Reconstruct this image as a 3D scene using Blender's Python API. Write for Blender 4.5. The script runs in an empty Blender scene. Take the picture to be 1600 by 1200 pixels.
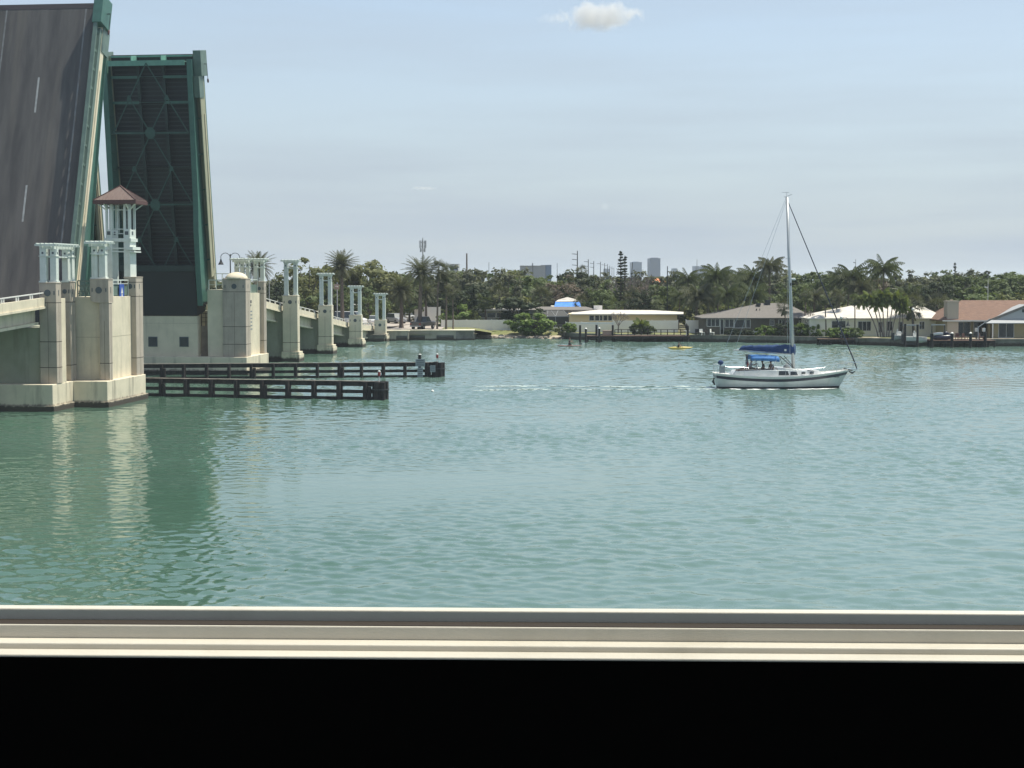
import bpy, bmesh, math, random
import numpy as np
from mathutils import Vector, Matrix
R = math.radians
SC = bpy.context.scene
C = SC.collection
# ------------------------------------------------------------------ camera, sky, sun, exposure
CAM_Z = 9.4
FPX = 2200.0
cam_d = bpy.data.cameras.new('camera'); cam = bpy.data.objects.new('camera', cam_d); C.objects.link(cam)
cam_d.sensor_width = 36; cam_d.lens = 36 * FPX / 1600
cam_d.clip_start = .05; cam_d.clip_end = 60000
TILT = math.atan(.05)
cam_d.shift_y = -53 / 1600
cam.location = (0, 0, CAM_Z); cam.rotation_euler = (R(90) - TILT, 0, 0)
SC.camera = cam
SUN_DIR = Vector((.40, .09, 1.0)).normalized()
SUN_EL = math.asin(SUN_DIR.z); SUN_AZ = math.atan2(SUN_DIR.x, SUN_DIR.y)
world = bpy.data.worlds.new("World"); SC.world = world; world.use_nodes = True
wn = world.node_tree.nodes; wl = world.node_tree.links; wn.clear()
wo = wn.new('ShaderNodeOutputWorld'); bg = wn.new('ShaderNodeBackground'); sky = wn.new('ShaderNodeTexSky')
sky.sky_type = 'NISHITA'; sky.sun_disc = False; sky.sun_elevation = SUN_EL; sky.sun_rotation = SUN_AZ
sky.air_density = 1.0; sky.dust_density = 0.6; sky.ozone_density = 1.5; sky.altitude = 0
bg.inputs['Strength'].default_value = .0945
# hazy summer sky: the sky texture, less saturated, paling to milky white at the horizon, with thin high cloud bands
hs = wn.new('ShaderNodeHueSaturation'); hs.inputs['Saturation'].default_value = .72; wl.new(sky.outputs[0], hs.inputs['Color'])
wtc = wn.new('ShaderNodeTexCoord'); wsx = wn.new('ShaderNodeSeparateXYZ'); wl.new(wtc.outputs['Generated'], wsx.inputs[0])
wmp = wn.new('ShaderNodeMapping'); wmp.inputs['Scale'].default_value = (2.2, 2.2, 26); wl.new(wtc.outputs['Generated'], wmp.inputs[0])
wnz = wn.new('ShaderNodeTexNoise'); wnz.inputs['Scale'].default_value = 1.4; wnz.inputs['Detail'].default_value = 7; wnz.inputs['Roughness'].default_value = .55; wl.new(wmp.outputs[0], wnz.inputs['Vector'])
wm1 = wn.new('ShaderNodeMapRange'); wm1.inputs['From Min'].default_value = 0; wm1.inputs['From Max'].default_value = .25; wm1.inputs['To Min'].default_value = 1; wm1.inputs['To Max'].default_value = 0; wl.new(wsx.outputs['Z'], wm1.inputs['Value'])
wm2 = wn.new('ShaderNodeMapRange'); wm2.inputs['From Min'].default_value = .38; wm2.inputs['From Max'].default_value = .68; wm2.inputs['To Min'].default_value = -.08; wm2.inputs['To Max'].default_value = .16; wl.new(wnz.outputs['Fac'], wm2.inputs['Value'])
wad = wn.new('ShaderNodeMath'); wad.operation = 'ADD'; wad.use_clamp = True; wl.new(wm1.outputs[0], wad.inputs[0]); wl.new(wm2.outputs[0], wad.inputs[1])
wmx = wn.new('ShaderNodeMix'); wmx.data_type = 'RGBA'; wmx.inputs[7].default_value = (3.22, 3.62, 4.22, 1); wl.new(wad.outputs[0], wmx.inputs[0]); wl.new(hs.outputs[0], wmx.inputs[6])
wl.new(wmx.outputs[2], bg.inputs['Color']); wl.new(bg.outputs[0], wo.inputs['Surface'])
sun_d = bpy.data.lights.new('sun', 'SUN'); sun_d.energy = 3.8; sun_d.angle = R(.5); sun_d.color = (1, .93, .80)
sun = bpy.data.objects.new('sun', sun_d); C.objects.link(sun)
sun.rotation_euler = SUN_DIR.to_track_quat('Z', 'Y').to_euler(); sun.location = (0, 0, 200)
SC.view_settings.view_transform = 'Standard'; SC.view_settings.look = 'None'
SC.view_settings.exposure = 0.79; SC.view_settings.gamma = 1.0
SC.cycles.max_bounces = 8; SC.cycles.transparent_max_bounces = 12; SC.cycles.volume_bounces = 1
SC.cycles.caustics_reflective = False; SC.cycles.caustics_refractive = False
SC.cycles.use_denoising = True

# ------------------------------------------------------------------ helpers
def X_(px, Y): return (px - 800) / FPX * Y
def Z_(py, Y): return CAM_Z - (py - 437) / FPX * Y
def GY(py, z=0.0): return (CAM_Z - z) * FPX / (py - 437)
BO = Vector((-39.96, 0, 0)); BA = math.atan(.1); bca, bsa = math.cos(BA), math.sin(BA)
def BW(t, s, z=0): return Vector((BO.x + t * bca + s * bsa, -t * bsa + s * bca, z))

def tag(o, label=None, cat=None, group=None, kind=None):
    if label: o['label'] = label
    if cat: o['category'] = cat
    if group: o['group'] = group
    if kind: o['kind'] = kind
    return o
ORG = {}
def thing(name, org, label, cat, group=None, rz=0, bridge=False):
    """Empty at the thing's base; children give their shapes in frame coordinates"""
    o = bpy.data.objects.new(name, None); C.objects.link(o); o.empty_display_size = .3
    if bridge:
        o.location = BW(*org); o.rotation_euler.z = -BA
        ORG[o.name] = Vector(org)
    else:
        o.location = org; o.rotation_euler.z = rz
        ORG[o.name] = Vector(org) if rz == 0 else Vector((0, 0, 0))
    return tag(o, label, cat, group)
class MB:
    def __init__(self): self.v = []; self.f = []; self.m = []; self.cur = 0
    def add(self, vs, fs):
        b = len(self.v); self.v += [tuple(x) for x in vs]
        for f in fs: self.f.append([b + i for i in f]); self.m.append(self.cur)
        return self
    def box(self, x0, x1, y0, y1, z0, z1):
        return self.add([(x0,y0,z0),(x1,y0,z0),(x1,y1,z0),(x0,y1,z0),(x0,y0,z1),(x1,y0,z1),(x1,y1,z1),(x0,y1,z1)],
            [(0,3,2,1),(4,5,6,7),(0,1,5,4),(1,2,6,5),(2,3,7,6),(3,0,4,7)])
    def bar(self, a, b, w, h=None, up=(0, 0, 1)):
        a = Vector(a); b = Vector(b); h = h or w; d = (b - a).normalized(); u = Vector(up)
        s = d.cross(u)
        if s.length < 1e-4: s = d.cross(Vector((1, 0, 0)))
        s.normalize(); u = s.cross(d).normalized(); s *= w / 2; u *= h / 2
        return self.add([a-s-u, a+s-u, a+s+u, a-s+u, b-s-u, b+s-u, b+s+u, b-s+u],
            [(0,1,2,3),(7,6,5,4),(0,4,5,1),(1,5,6,2),(2,6,7,3),(3,7,4,0)])
    def tube(self, pts, rs, n=8, cap=True):
        pts = [Vector(p) for p in pts]
        if not hasattr(rs, '__len__'): rs = [rs] * len(pts)
        rings = []; vs = []; fs = []
        up0 = Vector((0, 0, 1))
        for i, p in enumerate(pts):
            d = (pts[min(i+1, len(pts)-1)] - pts[max(i-1, 0)])
            if d.length < 1e-9: d = Vector((0, 0, 1))
            d.normalize(); a = d.cross(up0)
            if a.length < .05: a = d.cross(Vector((0, 1, 0)))
            a.normalize(); b = a.cross(d)
            for k in range(n):
                th = 2 * math.pi * k / n; vs.append(p + (a * math.cos(th) + b * math.sin(th)) * rs[i])
        for i in range(len(pts) - 1):
            for k in range(n):
                fs.append((i*n+k, i*n+(k+1) % n, (i+1)*n+(k+1) % n, (i+1)*n+k))
        if cap: fs.append(tuple(range(n))[::-1]); fs.append(tuple((len(pts)-1)*n+k for k in range(n)))
        return self.add(vs, fs)
    def lathe(self, c, prof, n=16):
        c = Vector(c); vs = []; fs = []
        for r, z in prof:
            for k in range(n):
                th = 2*math.pi*k/n; vs.append((c.x+r*math.cos(th), c.y+r*math.sin(th), c.z+z))
        for i in range(len(prof)-1):
            for k in range(n): fs.append((i*n+k, i*n+(k+1) % n, (i+1)*n+(k+1) % n, (i+1)*n+k))
        fs.append(tuple(range(n))[::-1]); fs.append(tuple((len(prof)-1)*n+k for k in range(n)))
        return self.add(vs, fs)
    def prism(self, poly, y0, y1, axis='y'):
        """polygon in the two other axes extruded along axis"""
        n = len(poly)
        if axis == 'y': P = lambda a, b, q: (a, q, b)
        elif axis == 'x': P = lambda a, b, q: (q, a, b)
        else: P = lambda a, b, q: (a, b, q)
        vs = [P(a, b, y0) for a, b in poly] + [P(a, b, y1) for a, b in poly]
        fs = [tuple(range(n)), tuple(range(n, 2*n))[::-1]] + [(i, i+n, (i+1) % n+n, (i+1) % n) for i in range(n)]
        return self.add(vs, fs)
    def ball(self, c, r, n=10, m=7):
        c = Vector(c); r = Vector(r) if hasattr(r, '__len__') else Vector((r, r, r)); vs = []; fs = []
        for i in range(m+1):
            ph = math.pi*i/m
            for k in range(n):
                th = 2*math.pi*k/n
                vs.append((c.x+r.x*math.sin(ph)*math.cos(th), c.y+r.y*math.sin(ph)*math.sin(th), c.z-r.z*math.cos(ph)))
        for i in range(m):
            for k in range(n): fs.append((i*n+k, i*n+(k+1) % n, (i+1)*n+(k+1) % n, (i+1)*n+k))
        return self.add(vs, fs)
    def build(self, name, mats, parent=None, smooth=False, bevel=0, label=None, recalc=True):
        me = bpy.data.meshes.new(name)
        off = ORG[root_of(parent)] if parent is not None else Vector((0, 0, 0))
        me.from_pydata([(x-off.x, y-off.y, z-off.z) for x, y, z in self.v], [], self.f)
        mats = mats if isinstance(mats, (list, tuple)) else [mats]
        for m in mats: me.materials.append(m)
        if len(mats) > 1: me.polygons.foreach_set('material_index', self.m)
        if recalc:
            bm = bmesh.new(); bm.from_mesh(me); bmesh.ops.recalc_face_normals(bm, faces=bm.faces); bm.to_mesh(me); bm.free()
        if smooth: me.polygons.foreach_set('use_smooth', [True]*len(me.polygons))
        me.update()
        o = bpy.data.objects.new(name, me); C.objects.link(o)
        if parent is not None: o.parent = parent
        if bevel:
            b = o.modifiers.new('bevel', 'BEVEL'); b.width = bevel; b.segments = 2; b.limit_method = 'ANGLE'
        if label: o['label'] = label
        return o
def root_of(o):
    while o.parent is not None: o = o.parent
    if o.name not in ORG: ORG[o.name] = Vector((0, 0, 0))
    return o.name
def solo(mb, name, mats, org, label, cat, group=None, **kw):
    """a one-mesh thing in world coordinates with its origin at its base"""
    o = mb.build(name, mats, None, **kw); org = Vector(org)
    o.data.transform(Matrix.Translation(-org)); o.location = org; ORG[o.name] = org
    return tag(o, label, cat, group)
def copy_tree(o, parent=None):
    c = o.copy(); C.objects.link(c); c.parent = parent
    for ch in list(o.children): copy_tree(ch, c)
    return c

# ------------------------------------------------------------------ materials
def mat(name, col, rough=.7, col2=None, scale=3, metal=0, bump=0, bscale=20, stretch=(1, 1, 1), spec=.5, detail=5, lo=.35, hi=.65, stain=None, trans=0, rnd=0, tide=None):
    m = bpy.data.materials.new(name); m.use_nodes = True; nt = m.node_tree; N = nt.nodes; L = nt.links
    b = N['Principled BSDF']; b.inputs['Roughness'].default_value = rough; b.inputs['Metallic'].default_value = metal
    b.inputs['Specular IOR Level'].default_value = spec
    b.inputs['Base Color'].default_value = (*col, 1)
    tc = N.new('ShaderNodeTexCoord'); out = None
    def noise(sc, st, det=5):
        mp = N.new('ShaderNodeMapping'); mp.inputs['Scale'].default_value = st; L.new(tc.outputs['Object'], mp.inputs[0])
        nz = N.new('ShaderNodeTexNoise'); nz.inputs['Scale'].default_value = sc; nz.inputs['Detail'].default_value = det
        nz.inputs['Roughness'].default_value = .62
        L.new(mp.outputs[0], nz.inputs['Vector']); return nz
    if col2 is not None:
        nz = noise(scale, stretch, detail)
        rp = N.new('ShaderNodeMapRange'); rp.inputs['From Min'].default_value = lo; rp.inputs['From Max'].default_value = hi
        L.new(nz.outputs['Fac'], rp.inputs['Value'])
        mx = N.new('ShaderNodeMix'); mx.data_type = 'RGBA'; mx.inputs[6].default_value = (*col, 1); mx.inputs[7].default_value = (*col2, 1)
        L.new(rp.outputs[0], mx.inputs[0]); out = mx.outputs[2]
    if stain is not None:   # streaky weathering: (colour, amount, horizontal scale)
        sc_, amt, hs = stain
        nz = noise(1.0, (hs, hs, hs*.09), 6)
        rp = N.new('ShaderNodeMapRange'); rp.inputs['From Min'].default_value = .52; rp.inputs['From Max'].default_value = .78
        rp.inputs['To Max'].default_value = amt; L.new(nz.outputs['Fac'], rp.inputs['Value'])
        mx = N.new('ShaderNodeMix'); mx.data_type = 'RGBA'; mx.inputs[6].default_value = (*col, 1); mx.inputs[7].default_value = (*sc_, 1)
        if out is not None: L.new(out, mx.inputs[6])
        L.new(rp.outputs[0], mx.inputs[0]); out = mx.outputs[2]
    if tide is not None:    # marine growth below this height, ragged upper edge
        ge = N.new('ShaderNodeNewGeometry'); sx = N.new('ShaderNodeSeparateXYZ'); L.new(ge.outputs['Position'], sx.inputs[0])
        nz = noise(4.5, (1, 1, .3), 6); ad = N.new('ShaderNodeMath'); ad.operation = 'MULTIPLY_ADD'
        L.new(nz.outputs['Fac'], ad.inputs[0]); ad.inputs[1].default_value = -.5; L.new(sx.outputs['Z'], ad.inputs[2])
        rp = N.new('ShaderNodeMapRange'); rp.inputs['From Min'].default_value = tide-.34; rp.inputs['From Max'].default_value = tide-.12
        rp.inputs['To Min'].default_value = 1; rp.inputs['To Max'].default_value = 0
        L.new(ad.outputs[0], rp.inputs['Value'])
        mx = N.new('ShaderNodeMix'); mx.data_type = 'RGBA'; mx.inputs[6].default_value = (*col, 1); mx.inputs[7].default_value = (.055, .045, .034, 1)
        if out is not None: L.new(out, mx.inputs[6])
        L.new(rp.outputs[0], mx.inputs[0]); out = mx.outputs[2]
    if rnd:
        oi = N.new('ShaderNodeObjectInfo'); hs = N.new('ShaderNodeHueSaturation')
        rp = N.new('ShaderNodeMapRange'); rp.inputs['To Min'].default_value = 1-rnd; rp.inputs['To Max'].default_value = 1+rnd
        L.new(oi.outputs['Random'], rp.inputs['Value']); L.new(rp.outputs[0], hs.inputs['Value'])
        hs.inputs['Color'].default_value = (*col, 1)
        if out is not None: L.new(out, hs.inputs['Color'])
        out = hs.outputs[0]
    if out is not None: L.new(out, b.inputs['Base Color'])
    if bump:
        nz = noise(bscale, (1, 1, 1), 4); bp = N.new('ShaderNodeBump'); bp.inputs['Strength'].default_value = bump; bp.inputs['Distance'].default_value = .05
        L.new(nz.outputs['Fac'], bp.inputs['Height']); L.new(bp.outputs[0], b.inputs['Normal'])
    if trans:
        tr = N.new('ShaderNodeBsdfTranslucent'); ms = N.new('ShaderNodeMixShader'); ms.inputs[0].default_value = trans
        tr.inputs[0].default_value = (min(1, col[0]*1.6), min(1, col[1]*1.7), col[2]*.8, 1)
        L.new(b.outputs[0], ms.inputs[1]); L.new(tr.outputs[0], ms.inputs[2]); L.new(ms.outputs[0], N['Material Output'].inputs['Surface'])
    return m
M = {}
M['cream'] = mat('cream_concrete', (.70, .62, .475), .85, (.60, .54, .41), .8, stain=((.22, .19, .15), .55, 1.6), bump=.15, bscale=8)
M['cream_tide'] = mat('cream_concrete_tide', (.70, .62, .475), .85, (.60, .54, .41), .8, stain=((.10, .09, .075), .95, 1.3), tide=.42, bump=.15, bscale=8)
M['grey_conc'] = mat('pillar_concrete', (.46, .395, .325), .85, (.39, .34, .28), 1.1, stain=((.16, .14, .12), .55, 1.9), bump=.15, bscale=8)
M['green_conc'] = mat('stained_pier_concrete', (.38, .38, .30), .85, (.31, .32, .24), .7, stain=((.12, .12, .09), .7, 1.2), tide=.55)
M['joint'] = mat('joint', (.07, .06, .05), .9)
M['disc'] = mat('disc_metal', (.07, .09, .10), .5)
M['white_steel'] = mat('white_painted_steel', (.66, .70, .66), .45, (.58, .63, .58), 2, stain=((.34, .33, .27), .35, 4))
M['asphalt'] = mat('asphalt', (.118, .108, .106), .85, (.062, .057, .060), .9, bump=.3, bscale=30, stain=((.15, .13, .115), .75, .8), lo=.36, hi=.66, stretch=(1, 1, .16))
M['steel_grid'] = mat('roadway_steel', (.055, .045, .05), .7)
M['paint'] = mat('road_paint', (.42, .42, .42), .7, (.26, .26, .26), 3)
M['paint_worn'] = mat('worn_road_paint', (.24, .24, .25), .7, (.12, .12, .12), 1.5)
M['fascia_olive'] = mat('olive_fascia', (.33, .325, .23), .8, (.27, .27, .19), .7, stain=((.16, .16, .11), .6, 1.5))
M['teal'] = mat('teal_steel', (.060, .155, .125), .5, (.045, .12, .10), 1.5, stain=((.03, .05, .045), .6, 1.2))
M['teal_lit'] = mat('teal_steel_lit', (.16, .33, .27), .5, (.12, .27, .22), 2)  # paler teal for the tip beam, reflected light put into its colour
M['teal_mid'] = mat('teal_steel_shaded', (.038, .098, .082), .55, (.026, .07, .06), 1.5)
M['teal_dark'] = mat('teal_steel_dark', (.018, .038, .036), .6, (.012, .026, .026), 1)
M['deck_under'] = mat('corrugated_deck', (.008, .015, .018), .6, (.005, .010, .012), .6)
M['deck_rib'] = mat('deck_rib_steel', (.024, .042, .046), .45, (.010, .018, .021), .35)  # lighter than the plate: corrugation highlights put into the rib colour
M['rail_teal'] = mat('rail_teal', (.13, .19, .16), .5, (.10, .15, .13), 1.5, stain=((.07, .075, .06), .6, 2))
M['timber'] = mat('creosoted_timber', (.013, .011, .011), .85, (.05, .04, .035), 2.2, lo=.45, hi=.72, stretch=(1, 1, .3), bump=.4)
M['timber_cap'] = mat('weathered_timber_top', (.30, .26, .22), .85, (.12, .10, .09), 2.5)
M['roof_red'] = mat('rusty_metal_roof', (.165, .112, .098), .55, (.21, .155, .135), 2, stretch=(6, 1, 1))
M['roof_edge'] = mat('brown_fascia', (.085, .035, .03), .6)
M['glass_dark'] = mat('dark_glass', (.012, .016, .018), .12, spec=.6)
M['glass_mid'] = mat('window_glass', (.05, .06, .065), .12, spec=.6)
M['white'] = mat('white_paint', (.72, .71, .68), .5, (.64, .63, .60), 2)
M['sign_grey'] = mat('sign_face', (.30, .33, .35), .6, (.24, .27, .29), 6)
M['sign_ink'] = mat('sign_ink', (.05, .055, .06), .7)
M['blue_sign'] = mat('blue_sign', (.03, .09, .40), .4)
M['red'] = mat('red_lens', (.28, .035, .03), .35)
M['black'] = mat('black_rubber', (.012, .012, .013), .6)
M['darkmetal'] = mat('dark_metal', (.03, .033, .035), .45)
M['navy'] = mat('navy_canvas', (.007, .032, .115), .8, (.012, .052, .17), 3, bump=.4, bscale=6)
M['blue'] = mat('blue_canvas', (.025, .13, .36), .75, (.04, .18, .46), 3)
M['gel'] = mat('white_gelcoat', (.66, .67, .66), .25, (.60, .61, .60), 1.5, spec=.6)
M['hull_white'] = mat('shaded_stained_hull_white', (.52, .555, .55), .3, (.46, .49, .485), 1.2, stain=((.34, .33, .27), .35, 2.2))  # white greyed down: hull shade put into the colour, streaks are stains
M['navy_stripe'] = mat('navy_stripe', (.012, .014, .035), .3)
M['boot'] = mat('antifouling', (.012, .013, .02), .5)
M['deckw'] = mat('deck_white', (.70, .69, .65), .6)
M['steel'] = mat('stainless', (.55, .57, .58), .25, metal=1)
M['alu'] = mat('mast_aluminium', (.44, .46, .47), .4, metal=.35)
M['skin'] = mat('skin', (.36, .20, .14), .6)
M['hair'] = mat('dark_hair', (.03, .02, .015), .7)
M['shirt_grey'] = mat('pale_shirt', (.36, .38, .43), .85)
M['shirt_dark'] = mat('dark_shirt', (.045, .045, .055), .85)
M['shirt_slate'] = mat('slate_shirt', (.12, .14, .17), .85)
M['cloth_tan'] = mat('tan_shorts', (.25, .22, .18), .85)
M['wood_red'] = mat('brown_wood', (.10, .045, .035), .7)
M['yellow'] = mat('yellow_plastic', (.60, .46, .12), .4)
M['wake'] = mat('thin_foam', (.42, .50, .49), .8)
M['foam'] = mat('foam', (.80, .82, .82), .9)
M['bark'] = mat('bark', (.13, .105, .085), .9, (.07, .055, .045), 4, bump=.6)
M['palm_bark'] = mat('palm_bark', (.17, .135, .11), .9, (.09, .07, .06), 5, stretch=(1, 1, 3), bump=.6)
M['grey_branch'] = mat('grey_branches', (.20, .17, .155), .9)
M['leaf_olive'] = mat('olive_leaves', (0.168, 0.171, 0.076), .6, (0.099, 0.115, 0.049), .8, spec=.15, trans=.22, rnd=.16)
M['leaf_green'] = mat('green_leaves', (0.118, 0.148, 0.063), .6, (0.076, 0.104, 0.044), .8, spec=.15, trans=.22, rnd=.16)
M['leaf_grey'] = mat('grey_green_leaves', (0.123, 0.129, 0.084), .65, (0.077, 0.086, 0.059), .8, spec=.15, trans=.18, rnd=.16)
M['leaf_dark'] = mat('dark_leaves', (0.050, 0.065, 0.036), .6, (0.033, 0.044, 0.024), .8, spec=.15, trans=.15, rnd=.16)
M['leaf_bright'] = mat('bright_leaves', (0.144, 0.200, 0.053), .5, (0.088, 0.131, 0.037), .9, spec=.15, trans=.25, rnd=.1)
M['leaf_brown'] = mat('brown_leaves', (.16, .125, .10), .7, (.10, .085, .065), .9, spec=.15, trans=.1)
M['palm_green'] = mat('palm_fronds', (0.078, 0.094, 0.040), .5, (0.052, 0.066, 0.030), 1.2, spec=.15, trans=.2, rnd=.18)
M['palm_grey'] = mat('grey_palm_fronds', (0.102, 0.105, 0.067), .55, (0.068, 0.075, 0.046), 1.2, spec=.15, trans=.18, rnd=.12)
M['palm_yellow'] = mat('yellowing_fronds', (0.149, 0.172, 0.052), .5, (0.086, 0.115, 0.034), 1.2, spec=.15, trans=.25, rnd=.12)
M['dock_wood'] = mat('brown_dock_boards', (.22, .14, .105), .85, (.15, .095, .07), 2)
M['board_red'] = mat('faded_red_board', (.34, .20, .17), .5)
M['grass'] = mat('grass', (.13, .15, .045), .9, (.19, .18, .08), .35, bump=.6, bscale=6)
M['sand'] = mat('sand', (.50, .43, .33), .95, (.32, .27, .19), .8, bump=.5, bscale=3)
M['ground'] = mat('ground_soil', (.10, .105, .05), .95, (.17, .15, .10), .05)
M['road'] = mat('light_road', (.40, .345, .30), .9, (.33, .29, .25), .4)
M['seawall'] = mat('seawall_concrete', (.20, .19, .165), .9, (.13, .125, .11), .9, stain=((.06, .06, .05), .8, 1.1), tide=.45)
M['bulkhead'] = mat('bulkhead_concrete', (.40, .37, .30), .9, (.32, .30, .24), .5, stain=((.13, .12, .10), .7, .9), tide=.22)
M['panel_dark'] = mat('dark_panel', (.10, .105, .10), .9, (.07, .075, .07), 1, tide=.5)
M['fence_w'] = mat('white_vinyl', (.88, .84, .79), .5, (.82, .78, .74), .5)
M['house_white'] = mat('cream_stucco', (.84, .79, .67), .85, (.76, .72, .61), .6)
M['house_tan'] = mat('tan_stucco', (.72, .58, .38), .85)
M['house_brick'] = mat('grey_brown_wall', (.13, .115, .095), .9, (.10, .09, .075), 2)
M['house_yellow'] = mat('yellow_stucco', (.42, .35, .21), .85)
M['roof_white'] = mat('white_roof', (.68, .64, .575), .8, (.52, .47, .42), 1.2, stretch=(1, 3, 1))
M['roof_grey'] = mat('grey_shingles', (.19, .172, .158), .9, (.145, .132, .12), 2.5, stretch=(1, 3, 1))
M['roof_brown'] = mat('brown_shingles', (.21, .125, .09), .9, (.145, .085, .062), 1.6, stretch=(1, 3, 1))
M['roof_orange'] = mat('orange_tiles', (.55, .20, .09), .9)
M['tarp'] = mat('blue_tarp', (.06, .20, .62), .5, (.10, .30, .75), 1.5)
M['screen'] = mat('insect_screen', (.055, .055, .052), .8)
M['gable'] = mat('grey_siding', (.34, .35, .36), .8)
M['far_grey'] = mat('far_building', (.40, .41, .43), .8, (.36, .37, .39), .2)
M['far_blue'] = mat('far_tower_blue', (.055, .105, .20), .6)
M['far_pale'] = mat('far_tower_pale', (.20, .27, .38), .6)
M['chimney_tan'] = mat('tan_chimney', (.44, .37, .30), .85)
M['pinkbox'] = mat('pink_brown_box', (.33, .24, .20), .8)
M['car_white'] = mat('white_car_paint', (.72, .72, .72), .25)
M['car_grey'] = mat('grey_car_paint', (.08, .075, .075), .3)
M['car_silver'] = mat('silver_car_paint', (.35, .36, .38), .3)
M['frame_white'] = mat('cream_window_frame', (.60, .565, .505), .45, (.54, .51, .45), 3, stretch=(.25, 3, 3), stain=((.36, .33, .27), .35, 9), bump=.05, bscale=60)
M['dark_strip'] = mat('dark_strip', (.025, .018, .014), .8)  # dark brown strip lying along the ledge
M['inner_wall'] = mat('shaded_inner_wall', (.004, .0036, .0032), .95, spec=.05)  # near-black: the indoor shade of this wall is put into its colour
M['cloud_w'] = None

# glass pane: faint mirror over clear glass
g = bpy.data.materials.new('window_glass_clear'); g.use_nodes = True; N = g.node_tree.nodes; L = g.node_tree.links; N.clear()
o_ = N.new('ShaderNodeOutputMaterial'); tr = N.new('ShaderNodeBsdfTransparent'); gl = N.new('ShaderNodeBsdfGlossy'); mx = N.new('ShaderNodeMixShader'); 
gl.inputs['Roughness'].default_value = .02; tr.inputs[0].default_value = (.97, .985, .98, 1)
mx.inputs[0].default_value = .012; L.new(tr.outputs[0], mx.inputs[1]); L.new(gl.outputs[0], mx.inputs[2]); L.new(mx.outputs[0], o_.inputs[0])
M['pane'] = g

# water
def water_mat():
    m = bpy.data.materials.new('sea_water'); m.use_nodes = True; nt = m.node_tree; N = nt.nodes; L = nt.links
    b = N['Principled BSDF']; b.inputs['Roughness'].default_value = .07; b.inputs['IOR'].default_value = 1.9
    tc = N.new('ShaderNodeTexCoord')
    def nz(scale, st, det, rough=.55, rot=0):
        mp = N.new('ShaderNodeMapping'); mp.inputs['Scale'].default_value = st; mp.inputs['Rotation'].default_value = (0, 0, rot)
        L.new(tc.outputs['Object'], mp.inputs[0]); n = N.new('ShaderNodeTexNoise')
        n.inputs['Scale'].default_value = scale; n.inputs['Detail'].default_value = det; n.inputs['Roughness'].default_value = rough
        n.inputs['Distortion'].default_value = .4
        L.new(mp.outputs[0], n.inputs['Vector']); return n.outputs['Fac']
    def math_(op, a, c):
        q = N.new('ShaderNodeMath'); q.operation = op
        for i, x in enumerate((a, c)):
            if isinstance(x, (int, float)): q.inputs[i].default_value = x
            else: L.new(x, q.inputs[i])
        return q.outputs[0]
    # open water is wind-ruffled, the lee of the bridge calmer
    sx = N.new('ShaderNodeSeparateXYZ'); L.new(tc.outputs['Object'], sx.inputs[0])
    shel = N.new('ShaderNodeMapRange'); shel.inputs['From Min'].default_value = -16; shel.inputs['From Max'].default_value = 10; shel.inputs['To Min'].default_value = .07; shel.inputs['To Max'].default_value = .10; shel.interpolation_type = 'SMOOTHSTEP'
    L.new(math_('ADD', sx.outputs['X'], math_('MULTIPLY', math_('SUBTRACT', sx.outputs['Y'], 70), .22)), shel.inputs['Value']); L.new(shel.outputs[0], b.inputs['Roughness'])
    big = nz(.035, (1, 2.2, 1), 3)          # wind patches
    mr = N.new('ShaderNodeMapRange'); mr.inputs['From Min'].default_value = .35; mr.inputs['From Max'].default_value = .68
    mr.inputs['To Min'].default_value = .45; mr.inputs['To Max'].default_value = 1.25; L.new(big, mr.inputs['Value'])
    rip = nz(.95, (.55, 1.25, 1), 4, .6, .25)
    fin = nz(3.1, (.8, 1.3, 1), 3, .6, .1)
    hgt = math_('ADD', math_('MULTIPLY', rip, .02), math_('MULTIPLY', fin, .016))
    amp = N.new('ShaderNodeMapRange'); amp.inputs['From Min'].default_value = .07; amp.inputs['From Max'].default_value = .10; amp.inputs['To Min'].default_value = .45; amp.inputs['To Max'].default_value = .62; L.new(shel.outputs[0], amp.inputs['Value'])
    hgt = math_('MULTIPLY', math_('MULTIPLY', hgt, mr.outputs[0]), amp.outputs[0])
    bp = N.new('ShaderNodeBump'); bp.inputs['Strength'].default_value = 1.0; bp.inputs['Distance'].default_value = 1.0
    L.new(hgt, bp.inputs['Height']); L.new(bp.outputs[0], b.inputs['Normal'])
    cm = N.new('ShaderNodeMix'); cm.data_type = 'RGBA'; cm.inputs[6].default_value = (.046, .106, .068, 1); cm.inputs[7].default_value = (.138, .212, .190, 1)  # open water paler: sky reflection put into the colour, greener near the bridge
    tm_ = N.new('ShaderNodeMapRange'); tm_.inputs['From Min'].default_value = .06; tm_.inputs['From Max'].default_value = .11; L.new(shel.outputs[0], tm_.inputs['Value'])
    L.new(math_('ADD', math_('MULTIPLY', tm_.outputs[0], .85), math_('MULTIPLY', math_('SUBTRACT', nz(.02, (1, 2.5, 1), 4), .5), .6)), cm.inputs[0]); cm.clamp_factor = True; L.new(cm.outputs[2], b.inputs['Base Color'])
    return m
M['water'] = water_mat()
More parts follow.
